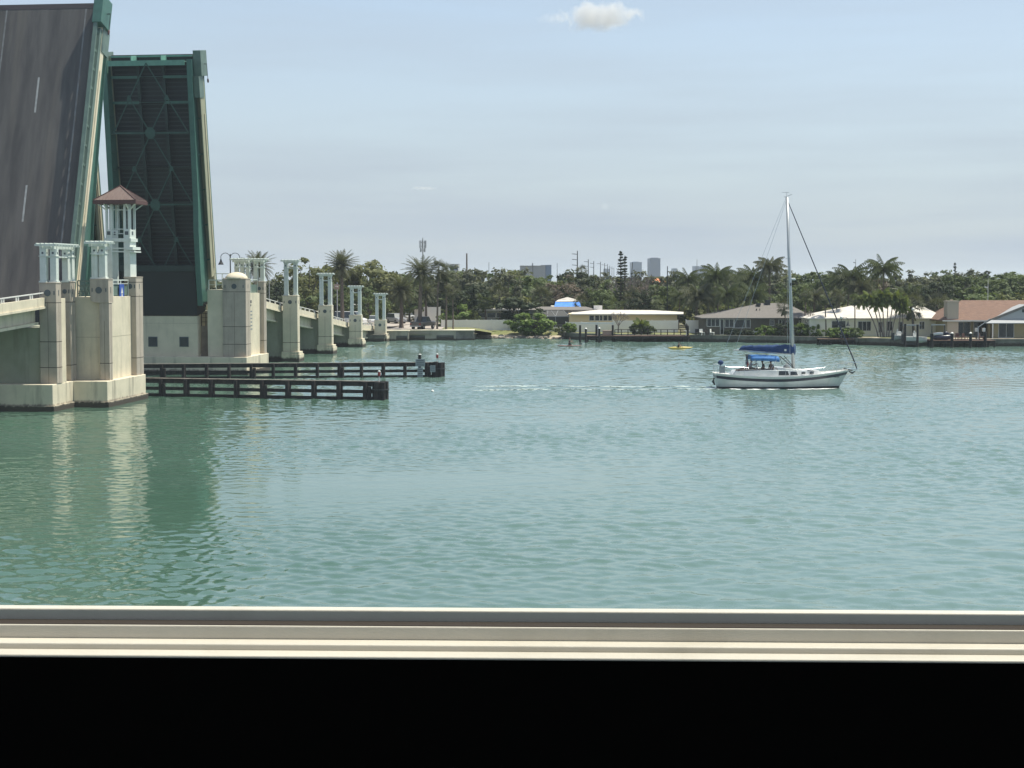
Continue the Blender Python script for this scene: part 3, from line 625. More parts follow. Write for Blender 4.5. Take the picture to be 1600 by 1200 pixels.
# --- raised leaves
LW = 9.75
def leaf(name, t_edge, base, U, length, facing, label, group):
    """local frame: x across (0 = right edge), y = thickness towards the road side (+), z = along the leaf"""
    r = bthing(name, (t_edge, base[0], base[1]), label, 'bridge leaf', group)
    tilt = math.atan2(U[0], U[1])
    # z-axis along U in the (s,z) plane: rotate about t
    # facing +1: road side faces +s (far leaf); -1: road side faces the camera (near leaf)
    r.rotation_euler = (-tilt, 0, -BA)
    r.rotation_mode = 'ZXY' if False else 'XYZ'
    ORG[r.name] = Vector((0, 0, 0))
    f = facing; Lh = length
    def bx(mb, x0, x1, d0, d1, z0, z1):
        a, b_ = sorted((f*d0, f*d1)); return mb.box(x0, x1, a, b_, z0, z1)
    W = LW
    m = MB(); bx(m, -W+.75, -.75, -.28, 0, -1.5, Lh-.25); road = m.build('roadway', M['asphalt'], r)
    m = MB(); bx(m, -W+.75, -.75, .002, .012, Lh-.65, Lh-.22); m.build('end_plate', M['steel_grid'], road)
    m = MB()
    for z0 in np.arange(Lh-9.6, -2, -9.1): bx(m, -W/2-.075, -W/2+.075, .001, .006, z0, z0+3.0); m.build('lane_dash', M['paint'], road); m = MB()
    for xa in (-1.62, -W+1.48): m = MB(); bx(m, xa, xa+.12, .001, .006, -1.5, Lh-.7); m.build('edge_line', M['paint_worn'], road)
    # deck underside: corrugation ribs
    m = MB(); z = -1.2
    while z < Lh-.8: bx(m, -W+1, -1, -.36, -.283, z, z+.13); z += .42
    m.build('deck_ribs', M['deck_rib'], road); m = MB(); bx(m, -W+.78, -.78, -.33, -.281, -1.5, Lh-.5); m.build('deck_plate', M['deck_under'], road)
    for sx in (0, 1):   # parapets and fascias
        X = (lambda a: a) if sx == 0 else (lambda a: -W-a)
        def bs(mb, a0, a1, d0, d1, z0, z1):
            x0, x1 = sorted((X(a0), X(a1))); return bx(mb, x0, x1, d0, d1, z0, z1)
        m = MB(); bs(m, -.75, -.0, -.30, .0, -2.2, Lh-.3); bs(m, -.08, .0, -1.05 if f > 0 else -.62, -.3, -1.0 if f > 0 else -2.2, Lh-4.3); m.build('fascia', M['cream'] if f < 0 else M['fascia_olive'], r); m = MB(); bs(m, -.40, -.02, .003, .42, -2.2, Lh-2.6); m.build('kerb', M['rail_teal'] if f < 0 else M['fascia_olive'], r)
        m = MB(); bs(m, -.42, -.12, .78, .92, -2.2, Lh-2.2)
        z = -2.
        while z < Lh-2.6: bs(m, -.38, -.14, .42, .78, z, z+.22); z += 1.6
        bs(m, -.36, -.16, .55, .62, -2.2, Lh-2.6)
        m.build('barrier_rail', M['rail_teal'] if f < 0 else M['teal'], r)
        m = MB(); bs(m, -.55, .22, -.9, .98, Lh-2.35, Lh+.12); m.build('tip_post', M['teal'] if f < 0 else M['rail_teal'], r, bevel=.03)
        m = MB(); bs(m, -.5, .06, -1.35, -.02, Lh-4.4, Lh-2.35); m.build('tip_shield', M['rail_teal'], r)
        m = MB(); bs(m, .03, .10, -.25, -.15, -.2, Lh-6); m.build('conduit', M['cream'], r)
        # main girder: web and flanges, deepening to the pivot
        m = MB(); g0, g1 = -.88, -.36
        dz = [(Lh-.7, 1.9), (Lh*.6, 2.3), (Lh*.3, 2.7), (4, 3.1), (0, 3.3), (-3.5, 3.3)]
        for (za, da), (zb, db) in zip(dz[:-1], dz[1:]):
            for (aa, bb, w0, w1) in ((None, None, -.62, -.58),):
                xs = sorted((X(w0), X(w1)))
                m.add([(xs[0], -f*.3, za), (xs[1], -f*.3, za), (xs[1], -f*da, za), (xs[0], -f*da, za), (xs[0], -f*.3, zb), (xs[1], -f*.3, zb), (xs[1], -f*db, zb), (xs[0], -f*db, zb)],
                      [(0,1,2,3),(7,6,5,4),(0,4,5,1),(1,5,6,2),(2,6,7,3),(3,7,4,0)])
            xs = sorted((X(g0), X(g1)))
            m.add([(xs[0], -f*da, za), (xs[1], -f*da, za), (xs[1], -f*(da+.05), za), (xs[0], -f*(da+.05), za), (xs[0], -f*db, zb), (xs[1], -f*db, zb), (xs[1], -f*(db+.05), zb), (xs[0], -f*(db+.05), zb)],
                  [(0,1,2,3),(7,6,5,4),(0,4,5,1),(1,5,6,2),(2,6,7,3),(3,7,4,0)])
        z = 1.
        while z < Lh-1: bs(m, -.80, -.63, -.32, -1.8, z, z+.04); z += 1.75
        m.build('girder', M['teal'], r)
        # cantilever brackets outside the girder
        m = MB(); z = .7
        while z < Lh-.5:
            m = MB(); m.bar((X(-.60), -f*.36, z), (X(-.1), -f*.36, z), .10, .10); m.bar((X(-.60), -f*1.2, z), (X(-.1), -f*.40, z), .07, .07); m.build('bracket', M['teal'], r); z += 1.75*2
    # floor beams
    zs = [Lh-.75-1.6, Lh-.75-4.05, Lh-7.6, Lh-11.1, Lh-14.6, Lh-18.1, Lh-21.6]
    for i, z in enumerate(zs):
        m = MB(); deep = 1.1
        bx(m, -W+.86, -.86, -.36, -deep, z, z+.03)
        for (a, b_) in ((-W+.9, -W/2-1.3), (-W/2+1.3, -.9)):
            for k in range(5):
                u0, u1 = k/5, (k+1)/5; xa, xb = a+(b_-a)*u0, a+(b_-a)*u1
                m.bar((xa, -f*(deep+.04), z+.0), (xb, -f*(deep+.04), z+.0), .26 if i < 2 else .18, .05, up=(0, -f, 0))
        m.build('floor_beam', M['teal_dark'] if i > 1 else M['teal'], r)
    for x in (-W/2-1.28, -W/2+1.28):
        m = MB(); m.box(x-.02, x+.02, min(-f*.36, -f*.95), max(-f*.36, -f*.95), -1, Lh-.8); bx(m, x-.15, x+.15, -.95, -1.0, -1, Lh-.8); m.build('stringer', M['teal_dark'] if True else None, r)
    # tip beam
    m = MB(); bx(m, -W+1.05, -1.05, -.5, -2.0, Lh-.95, Lh-.88); bx(m, -W+1.05, -1.05, -1.98, -2.04, Lh-1.25, Lh-.75)
    for x in (-W/2-1.5, -W/2+1.5): bx(m, x-.04, x+.04, -.4, -2.02, Lh-.9, Lh-.3)
    bx(m, -W+.8, -.8, -.3, -.5, Lh-.45, Lh-.3)
    m.build('tip_beam', M['teal_lit'] if f > 0 else M['teal'], r)
    # lateral bracing with gussets, 7 m bays
    dd = -f*2.05; xl, xr, xc = -W+1.1, -1.1, -W/2; zt = Lh-1.0
    for k in range(3):
        z0 = Lh-7.7-7*k
        b_ = MB(); up = (0, f, 0)
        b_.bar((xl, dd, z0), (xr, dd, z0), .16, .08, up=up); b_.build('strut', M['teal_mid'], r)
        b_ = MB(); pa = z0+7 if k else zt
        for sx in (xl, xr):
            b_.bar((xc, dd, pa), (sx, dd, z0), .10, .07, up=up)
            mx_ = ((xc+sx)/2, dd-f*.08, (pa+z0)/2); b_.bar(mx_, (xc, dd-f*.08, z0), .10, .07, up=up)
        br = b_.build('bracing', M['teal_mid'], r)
        b_ = MB(); yy = dd-f*.14
        oc = [(xc+.52*math.cos(R(22.5+45*i)), z0+.62*math.sin(R(22.5+45*i))) for i in range(8)]
        b_.prism(oc, yy-.03, yy+.03)
        for sx in (xl, xr):
            cx, cz = (xc+sx)/2, (pa+z0)/2
            b_.prism([(cx-.26, cz-.2), (cx+.26, cz-.2), (cx+.1, cz+.3), (cx-.1, cz+.3)], yy-.03, yy+.03)
        b_.build('gusset', M['teal_mid'], br)
    # heavy lower cross member and counterweight side
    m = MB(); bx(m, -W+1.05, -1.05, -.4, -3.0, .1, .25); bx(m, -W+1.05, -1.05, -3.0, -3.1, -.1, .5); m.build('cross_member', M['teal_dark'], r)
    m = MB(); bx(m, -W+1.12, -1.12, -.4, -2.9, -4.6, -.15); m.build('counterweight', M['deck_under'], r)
    # navigation light hanging from the tip
    m = MB(); m.bar((.22, -f*.0, Lh-1.2), (.5, 0, Lh-1.2), .06); m.bar((.5, 0, Lh-1.2), (.5+.02, 0, Lh-2.6), .04)
    nv = m.build('navigation_light', M['darkmetal'], r); m = MB(); m.lathe((.52, 0, Lh-3.0), [(.06, 0), (.09, .1), (.09, .3), (.05, .4)], 10); m.build('lens', M['roof_edge'], nv)
    return r
Un = (.280, .960); Uf = (-.1666, .986)
leaf('bascule_leaf', -4.2, (108.21, 9.25), Un, 23.55, -1, 'raised near bridge leaf showing its grey asphalt roadway with white lane dashes', 'raised bridge leaves')
far1 = leaf('bascule_leaf', -4.2, (142.35, 10.82), Uf, 21.1, 1, 'raised far bridge leaf showing its green steel underside with crossed bracing', 'raised bridge leaves')
far2 = copy_tree(far1); p2 = BW(-4.2-11.45, 142.35, 10.82); far2.location = p2
tag(far2, 'second far bridge leaf, mostly hidden behind the asphalt leaf, only a narrow dark wedge visible', 'bridge leaf')

# --- approach deck, near
def deck_span(name, label, prof, t_out, tw=11.2, gird=True, nrail=True):
    """prof: list of (s, z of parapet top)"""
    r = bthing(name, (t_out, prof[0][0], 0), label, 'bridge deck')
    m = MB(); pw = MB(); pf = MB(); gd = MB(); rl = MB(); lw = MB()
    for (sa, za), (sb, zb) in zip(prof[:-1], prof[1:]):
        def seg(mb, t0, t1, d0, d1):
            mb.add([(t0, sa, za+d0), (t1, sa, za+d0), (t1, sa, za+d1), (t0, sa, za+d1), (t0, sb, zb+d0), (t1, sb, zb+d0), (t1, sb, zb+d1), (t0, sb, zb+d1)],
                   [(0,1,2,3),(7,6,5,4),(0,4,5,1),(1,5,6,2),(2,6,7,3),(3,7,4,0)])
        seg(m, t_out-tw, t_out-.3, -.62, -.32); seg(pw, t_out-.3, t_out, -.62, 0); seg(pw, t_out-.1, t_out+.07, -.78, -.625)
        seg(pf, t_out-tw-.3, t_out-tw, -.62, 0)
        if gird:
            seg(gd, t_out-.95, t_out-.75, -1.75, -.63); seg(gd, t_out-1.15, t_out-.5, -1.95, -1.752)
            seg(gd, t_out-tw+.9, t_out-tw+1.1, -1.75, -.63); seg(gd, t_out-4, t_out-3.8, -1.75, -.63); seg(gd, t_out-7, t_out-6.8, -1.75, -.63)
        if nrail:
            seg(rl, t_out-.2, t_out-.08, .30, .37)
            L_ = sb-sa; k = .8
            while k < L_:
                for q in (0, .32):
                    s = sa+k+q; z = za+(zb-za)*(k+q)/L_; rl.box(t_out-.18, t_out-.1, s-.05, s+.05, z, z+.30)
                k += 2.2
    m.build('slab', M['asphalt'], r); pw.build('parapet', M['cream'], r); pf.build('parapet', M['cream'], r)
    if gird: gd.build('girder', M['cream'], r)
    if nrail: rl.build('railing', M['white'], r)
    return r
deck_span('bridge_deck', 'approach deck with cream parapet and white rail entering at the left edge', [(52, 5.72), (76, 6.9), (100.9, 8.12)], -3.5)
PZ = [(147.5, 7.46), (155, 7.12), (163, 6.38), (171, 5.82), (178, 5.25), (186, 4.45), (194, 3.75), (202, 3.1), (210, 2.62), (218, 2.3)]
deck_span('bridge_deck', 'far approach deck with cream parapet stepping down towards the wooded shore', PZ, -2.75, tw=12.2)
# --- approach piers
PIERS = [(161.9, 7.56, 'tallest slender approach pier with white pergola, nearest the domed pillar'),
         (179.1, 6.12, 'second approach pier with white pergola, right of the tallest one'),
         (197.3, 4.44, 'third approach pier with white pergola, left of the shortest one'),
         (215.2, 3.23, 'shortest approach pier with white pergola, at the shore end of the bridge')]
for s0, zt, lb in PIERS:
    r = bthing('approach_pier', (-1.6, s0, 0), lb, 'bridge pier', 'approach piers with pergolas')
    k = .95 if s0 > 210 else 1
    t0, t1 = -2.45, -.7
    m = MB(); m.box(t0-.12, t1+.2, s0-.25, s0+2.1, -2, .85); m.box(t0-.12, t1+.14, s0-.2, s0+1.8, .85, 1.15); m.build('footing', M['cream_tide'], r, bevel=.03)
    pillar(r, t0, t1, s0, s0+1.0, 1.15, zt, m='cream', joints=(2.2,) if zt > 4 else (), rad=.23)
    m = MB(); m.box(-14.5, t1-.35, s0+.6, s0+1.7, -2, min(zt-1.6, 5.85)); m.box(-14.7, t1-.2, s0+.45, s0+1.85, -2, .9); m.build('pier_wall', M['green_conc'], r)
    pergola_parts(r, [(-2.12, s0+.5), (-1.02, s0+.5)], zt+.03, zt+3.72, (-2.5, -.62, s0+.02, s0+.98), nslat=5, cw=.44)
# --- street lamp on the bridge (double arm)
def lamp_post(x, y, z0, h, label, arms=2):
    r = thing('street_lamp', (x, y, z0), label, 'street lamp')
    m = MB(); m.lathe((x, y, z0), [(.16, 0), (.16, .3), (.08, .45), (.06, h-.5), (.05, h)], 10); m.build('pole', M['darkmetal'], r)
    for sg in ((-1, 1) if arms == 2 else (1,)):
        m = MB(); pts = [(x+sg*.52*(1-math.cos(a)), y, z0+h-.45+.55*math.sin(a)) for a in [math.pi*k/8 for k in range(8)]] + [(x+sg*1.0, y, z0+h-.6)]
        m.tube(pts, .035, 6); m.build('arm', M['darkmetal'], r)
        m = MB(); m.lathe((x+sg*1.0, y, z0+h-1.15), [(.30, 0), (.28, .08), (.13, .35), (.06, .6)], 12); m.build('lamp_shade', M['darkmetal'], r)
lp = BW(-5.2, 151, 0)
lamp_post(lp.x, lp.y, 6.9, 5.25, 'dark double-armed street lamp on the bridge beside the domed pillar')

# --- timber fenders
def fender(a, b, top, label, npost, lit_end, extra=0):
    r = thing('timber_fender', (a[0], a[1], 0), label, 'fender wall', 'timber fenders guarding the channel')
    A = Vector((a[0], a[1], 0)); B = Vector((b[0], b[1], 0)); d = (B-A).normalized(); nr = Vector((d.y, -d.x, 0)); Z = Vector((0, 0, 1)); L_ = (B-A).length
    for i, (z0, z1) in enumerate(((top-.36, top), (top-.92, top-.66), (top-1.45, top-1.2))):
        m = MB(); m.bar(A+Z*(z0+z1)/2, B+Z*(z0+z1)/2, .2, z1-z0); m.build('rail', M['timber'], r)
    m = MB(); m.bar(A+Z*(top+.025)+nr*-.05, B+Z*(top+.025)+nr*-.05, .42, .045); m.build('cap_board', M['timber_cap'], r)
    rg = random.Random(npost)
    for k in range(npost):
        p = A+d*(L_*(k+.6)/(npost+.1)); w = rg.uniform(.30, .38)
        m = MB()
        for off in (0,) if k % 4 else (0, .3):
            q = p+nr*.22+d*off; q.x += rg.uniform(-.05, .05)
            m.tube([q-Z*2, q+Z*.1, q+Z*(top-.38 if off else top-.02)], [w*.56, w*.54, w*.48], 9)
        m.build('pile', M['timber'], r)
        m = MB(); q = p-nr*.24; m.tube([q-Z*2, q+Z*(top-.1)], w*.48, 8); m.build('pile', M['timber'], r)
    # end dolphin: cluster of piles
    for k in range(6):
        a_ = k*math.pi/3; q = B+Vector((.42*math.cos(a_), .42*math.sin(a_), 0))+d*.1
        m = MB(); m.tube([q-Z*2, q+Z*(top+rg.uniform(-.04, .1))], .23, 9); m.build('end_pile', M['timber'], r)
    m = MB(); m.lathe((B.x+.1, B.y, top*.55), [(.70, 0), (.70, .09)], 20); m.build('band', M['darkmetal'], r)
    # navigation lamp
    m = MB(); m.tube([B+Z*top, B+Z*(top+.42)], .035, 6); st = m.build('lamp_stem', M['white'], r)
    m = MB(); m.lathe((B.x, B.y, top+.42), [(.05, 0), (.11, .06), (.12, .25), (.09, .36)], 12); m.build('lamp_lens', M['red'], st)
    m = MB(); m.lathe((B.x, B.y, top+.785), [(.12, 0), (.10, .08), (.02, .12)], 12); m.build('lamp_cap', M['white'], st)
    return r
fa = BW(-1.5, 115.1); fb = Vector((X_(592, 109.9), 109.9, 0))
fender((fa.x-8, fa.y+.75), (fb.x, fb.y), 1.42, 'nearer and shorter black timber fender wall with a red lamp at its end', 13, True)
ga = BW(-8.2, 133.1); gb = Vector((X_(683, 136.2), 136.2, 0))
ff = fender((ga.x-8, ga.y-.8), (gb.x, gb.y), 1.38, 'farther and longer black timber fender wall carrying grey notice boards', 17, True)
def notice(x0, x1, z0, z1, y, lines, label, post=False):
    r = thing('notice_board', ((x0+x1)/2, y, z0), label, 'sign')
    m = MB(); m.box(x0, x1, y-.05, y, z0, z1); m.build('panel', M['sign_grey'], r)
    m = MB(); rr = random.Random(int(x0*10))
    for k in range(lines):
        z = z1-(z1-z0)*(k+.8)/(lines+.5); x = x0+.12*(x1-x0); 
        while x < x1-.12*(x1-x0):
            w = rr.uniform(.05, .16)*(x1-x0); m.box(x, min(x+w, x1-.06), y-.062, y-.052, z-.035, z+.035); x += w+.03
    m.build('lettering', M['sign_ink'], r)
yb = 135.0
notice(X_(649, yb), X_(663.8, yb), Z_(572.6, yb), Z_(561, yb), yb, 3, 'large grey notice board fixed across the top of the farther fender')
notice(X_(652, yb), X_(660.5, yb), Z_(589.5, yb), Z_(574.5, yb), yb, 4, 'tall narrow grey notice board just below the large one, near the water')
notice(X_(672, yb), X_(680, yb), Z_(581.5, yb), Z_(571, yb), yb, 3, 'small grey notice board beside the end piles of the farther fender')
r = thing('mooring_pile', (X_(655.5, 135.6), 135.6, 0), 'thick black pile with pale cap rising behind the large notice board', 'pile')
m = MB(); m.tube([(X_(655.5, 135.6), 135.6, -2), (X_(655.5, 135.6), 135.6, Z_(554.5, 135.6))], .15, 10); m.build('pile', M['timber'], r)
m = MB(); m.ball((X_(656, 135.6), 135.6, Z_(554, 135.6)), (.15, .15, .07)); m.build('cap', M['white'], r)
mb = MB(); g_ = GY(612.5); mb.ball((X_(675.5, g_), g_, .03), .14, 12, 8); mb.tube([(X_(675.5, g_), g_, .15), (X_(675.5, g_), g_, .22)], .03, 6)
solo(mb, 'buoy', M['white'], (X_(675.5, g_), g_, 0), 'small white float on open water right of the shorter fender', 'buoy', smooth=True)
# ------------------------------------------------------------------ vegetation builders
def quads_mesh(name, P, mats, mi=None):
    """P: (n,4,3) array of quads"""
    n_ = len(P); me = bpy.data.meshes.new(name)
    me.vertices.add(n_*4); me.vertices.foreach_set('co', P.reshape(-1).astype(np.float32))
    me.loops.add(n_*4); me.loops.foreach_set('vertex_index', np.arange(n_*4, dtype=np.int32))
    me.polygons.add(n_); me.polygons.foreach_set('loop_start', np.arange(0, n_*4, 4, dtype=np.int32)); me.polygons.foreach_set('loop_total', np.full(n_, 4, dtype=np.int32))
    for m in mats: me.materials.append(m)
    if mi is not None: me.polygons.foreach_set('material_index', mi.astype(np.int32))
    me.update(); me.validate(); return me
def leaf_quads(rs, cen, nrm, size, asp=.6):
    n_ = len(cen); nrm = nrm/np.linalg.norm(nrm, axis=1, keepdims=True)
    a = rs.normal(size=(n_, 3)); a -= nrm*np.sum(a*nrm, axis=1, keepdims=True); a /= np.linalg.norm(a, axis=1, keepdims=True)
    b = np.cross(nrm, a); s = size[:, None]; a = a*s; b = b*s*asp
    return np.stack([cen-a-b*.35, cen+b-a*.1, cen+a+b*.25, cen-b+a*.1], axis=1)
def crown_quads(rs, rx, ry, rz, nclump=40, per=70, leaf=.34, spread=.2, hollow=.45, flat=.5):
    """irregular crown: clumps of leaves on lumpy shells, centre at origin of crown"""
    out = []
    d = rs.normal(size=(nclump, 3)); d[:, 2] = np.where(d[:, 2] < 0, d[:, 2]*flat, d[:, 2]); d /= np.linalg.norm(d, axis=1, keepdims=True)
    rad = rs.uniform(hollow, 1.0, nclump)**.6
    ph = rs.uniform(0, 6.28, 6)
    lump = 1 + .22*np.sin(3*np.arctan2(d[:, 1], d[:, 0])+ph[0]) + .16*np.sin(5*d[:, 2]*2+ph[1])
    cc = d*rad[:, None]*lump[:, None]*np.array([rx, ry, rz])
    for c in cc:
        cr = spread*rs.uniform(.6, 1.35)*min(rx, rz)
        k = int(per*rs.uniform(.6, 1.4)); v = rs.normal(size=(k, 3)); v /= np.linalg.norm(v, axis=1, keepdims=True)
        q = c + v*(cr*rs.uniform(.3, 1, k)[:, None])*np.array([1.25, 1.25, .75])
        nr = v*.7 + c/np.array([rx, ry, rz])*.35 + np.array([0, 0, .55]) + rs.normal(size=(k, 3))*.45
        out.append(leaf_quads(rs, q, nr, leaf*rs.uniform(.6, 1.4, k)))
    return np.concatenate(out)
def limbs(mb_, rs, h, r, rx, rz, n_=6, base=.35):
    mb_.tube([(0, 0, -.3), (.05, 0, h*.25), (rs.uniform(-.2, .2), rs.uniform(-.2, .2), h*base+.4)], [r*1.25, r, r*.8], 8)
    for k in range(n_):
        a = 2*math.pi*k/n_+rs.uniform(-.4, .4); e = rx*rs.uniform(.45, .8)
        mb_.tube([(0, 0, h*base*.85), (e*.4*math.cos(a), e*.4*math.sin(a), h*base+rz*.35), (e*math.cos(a), e*math.sin(a), h*base+rz*rs.uniform(.8, 1.5))], [r*.5, r*.32, r*.1], 6)
PROTO = {}
def tree_proto(key, crown_me, trunk_me): PROTO[key] = (crown_me, trunk_me)
def mesh_of(mb_, name, m):
    o = mb_.build(name, m); me = o.data; bpy.data.objects.remove(o); return me
def make_broad(key, seed, rx, rz, h, mats, **kw):
    rs = np.random.RandomState(seed)
    q = crown_quads(rs, rx, rx*.9, rz, **kw); q[:, :, 2] += h-rz
    mb_ = MB(); limbs(mb_, rs, h, .28, rx, rz)
    tree_proto(key, quads_mesh('crown', q, mats), mesh_of(mb_, 'trunk', M['bark']))
def frond_blades(rs, base, az, el, L_, droop, nl=16, ll=.75, lw=.07, hang=.5, seg=8):
    """one feather frond; returns quads"""
    pts = []; p = np.array(base, float); e = el
    st = L_/seg
    for i in range(seg+1):
        pts.append(p.copy()); p = p+np.array([math.cos(az)*math.cos(e), math.sin(az)*math.cos(e), math.sin(e)])*st; e -= droop/seg
    pts = np.array(pts); out = []; side = np.array([-math.sin(az), math.cos(az), 0])
    for i in range(seg):
        w = .05*(1-i/seg)+.015; u = np.array([0, 0, w]); out.append([pts[i]-u, pts[i+1]-u*.8, pts[i+1]+u*.8, pts[i]+u])
    for k in range(nl):
        f = (k+.7)/nl*.98+.02; x = f*seg; i = min(seg-1, int(x)); q = pts[i]+(pts[i+1]-pts[i])*(x-i); tn = pts[i+1]-pts[i]; tn /= np.linalg.norm(tn)
        l = ll*math.sin(math.pi*(.18+.76*f))*rs.uniform(.85, 1.1)
        for sg in (-1, 1):
            dr = side*sg*(1-hang*.6)+tn*.55+np.array([0, 0, -hang+rs.uniform(-.12, .12)]); dr /= np.linalg.norm(dr)
            w = tn*lw; e_ = q+dr*l+np.array([0, 0, -l*hang*.25]); out.append([q-w, q+w, e_+w*.35, e_-w*.35])
    return out
def make_palm(key, seed, h, nf, L_, mat_, kind='coco', lean=.6, tr=.17):
    rs = np.random.RandomState(seed); Q = []
    top = np.array([lean, lean*.3, h])
    if kind == 'fan':
        for k in range(nf):
            az = rs.uniform(0, 6.28); el = math.asin(rs.uniform(-.75, .95)); l = L_*rs.uniform(.8, 1.1)
            d = np.array([math.cos(az)*math.cos(el), math.sin(az)*math.cos(el), math.sin(el)])
            c = top+d*l*.55; s = np.cross(d, [0, 0, 1]); s /= np.linalg.norm(s)+1e-6; up = np.cross(s, d)
            w = s*.02; Q.append([top-w, top+w, c+w, c-w])
            for j in range(11):
                a = R(-100+20*j); bd = d*math.cos(a)+s*math.sin(a); bd = bd-np.array([0, 0, .28])*abs(math.sin(a)) - np.array([0, 0, .15]); e_ = c+bd*l*.5*rs.uniform(.85, 1.05)
                pr = np.cross(bd, up); pr = pr/(np.linalg.norm(pr)+1e-6)*.055; m_ = c+bd*l*.25; Q.append([c, m_+pr, e_, m_-pr])
        for k in range(nf//2):   # dead skirt
            az = rs.uniform(0, 6.28); d = np.array([math.cos(az)*.35, math.sin(az)*.35, -1]); p = top-np.array([0, 0, .15]); s = np.array([-math.sin(az), math.cos(az), 0])*.16
            e_ = p+d*L_*rs.uniform(.5, .85); Q.append([p, p+s+d*.4, e_+s, e_-s])
    else:
        for k in range(nf):
            az = k*2.39996+rs.uniform(-.2, .2); u = k/nf
            if kind == 'coco': el = R(78-95*u); dr = R(75+35*u); hang = .75; nl, ll = 12, 1.05
            else: el = R(80-120*u); dr = R(42+20*u); hang = .25; nl, ll = 15, .6
            Q += frond_blades(rs, top, az, el, L_*rs.uniform(.88, 1.08), dr, nl=nl, ll=ll, hang=hang, lw=.15 if kind == 'coco' else .085)
        if kind == 'date':
            for k in range(14):
                az = rs.uniform(0, 6.28); Q += frond_blades(rs, top, az, R(-55), L_*.6, R(20), nl=10, ll=.35, hang=.2)
    mb_ = MB(); n_ = 9; pts = []; rr = []
    for i in range(n_+1):
        f = i/n_; pts.append((lean*(f**1.7), lean*.3*(f**1.7), -.3+(h+.3)*f)); rr.append(tr*(1.45 if f < .05 else 1)*(1-.3*f)*(1+.05*(i % 2)))
    mb_.tube(pts, rr, 8)
    if kind == 'date': mb_.ball((top[0], top[1], top[2]-.3), (.42, .42, .7), 8, 6)
    if kind == 'coco': mb_.tube([(top[0]-.06, top[1], top[2]-1.1), (top[0], top[1], top[2]+.2)], [.15, .12], 8)
    tree_proto(key, quads_mesh('fronds', np.array(Q), [mat_]), mesh_of(mb_, 'trunk', M['palm_bark']))
for i, (mt, sd) in enumerate((('leaf_green', 1), ('leaf_olive', 2), ('leaf_grey', 3), ('leaf_dark', 4))):
    nm = ['green', 'olive', 'grey', 'dark'][i]
    make_broad('broad_'+nm, sd, 4.6, 3.6, 9.5, [M[mt]], nclump=62, per=62, leaf=.30, spread=.24)
    make_broad('loose_'+nm, sd+10, 4.0, 3.8, 9.0, [M[mt]], nclump=44, per=48, leaf=.28, spread=.22, hollow=.5, flat=.9)
make_broad('bright', 31, 2.6, 2.1, 4.2, [M['leaf_bright']], nclump=44, per=60, leaf=.24, spread=.28, flat=1)
make_broad('schefflera', 32, 3.0, 2.2, 4.8, [M['leaf_dark'], M['leaf_green']], nclump=46, per=46, leaf=.34, spread=.25, flat=.9)
make_broad('brown', 33, 3.8, 3.0, 8.5, [M['leaf_brown']], nclump=50, per=36, leaf=.22, spread=.25)
make_palm('date', 41, 9.3, 60, 3.7, M['palm_grey'], 'date', lean=.25, tr=.36)
make_palm('coco', 42, 11, 28, 4.3, M['palm_green'], 'coco', lean=.9)
make_palm('coco_b', 43, 11, 25, 4.0, M['palm_green'], 'coco', lean=-.7)
make_palm('royal', 44, 10, 26, 3.8, M['palm_grey'], 'coco', lean=.1, tr=.26)
make_palm('fan', 45, 8, 42, 2.3, M['palm_grey'], 'fan', lean=.35)
make_palm('fan_b', 46, 8, 36, 2.0, M['palm_green'], 'fan', lean=-.4)
make_palm('areca', 47, 4.6, 20, 2.6, M['palm_yellow'], 'coco', lean=.5, tr=.08)
CNT = {}
def plant(key, name, px, py_top, Y, label, cat='tree', group=None, z0=None, wide=1.0, rot=None, ps=('crown', 'trunk')):
    """a tree whose crown top reaches py_top at distance Y"""
    z0 = 1.0 if z0 is None else z0
    cr, tk = PROTO[key]; t = bpy.data.objects.new(name, None); C.objects.link(t); x = X_(px, Y)
    zt = max(v.co.z for v in cr.vertices) if key not in CNT else CNT[key]
    CNT[key] = zt
    s = (Z_(py_top, Y)-z0)/zt
    t.location = (x, Y, z0); t.rotation_euler.z = rot if rot is not None else (px*1.37) % 6.28
    t.scale = (s*wide, s*wide, s); tag(t, label, cat, group)
    a = bpy.data.objects.new('fronds' if cat == 'palm' else ps[0], cr); b = bpy.data.objects.new(ps[1], tk)
    for o in (a, b): C.objects.link(o); o.parent = t
    return t
def palm_of(key, px, pyt, Y, label, group=None, z0=None, h_off=0, cs=1.0):
    """palm with crown centre height set by the picture; the crown keeps its own scale"""
    z0 = 1.0 if z0 is None else z0
    cr, tk = PROTO[key]; t = bpy.data.objects.new('palm_tree', None); C.objects.link(t)
    t.location = (X_(px, Y), Y, z0); t.rotation_euler.z = (px*1.91+Y) % 6.28; tag(t, label, 'palm', group)
    if key not in CNT: CNT[key] = (max(v.co.z for v in cr.vertices), max(v.co.z for v in tk.vertices))
    zt, hh = CNT[key]; H_ = Z_(pyt, Y)-z0; over = (zt-hh)*cs; k = max(.3, (H_-over)/hh)
    b = bpy.data.objects.new('trunk', tk); C.objects.link(b); b.parent = t; b.scale = (cs, cs, k)
    a = bpy.data.objects.new('fronds', cr); C.objects.link(a); a.parent = t; a.scale = (cs, cs, cs); a.location = (0, 0, hh*k-hh*cs)
    return t
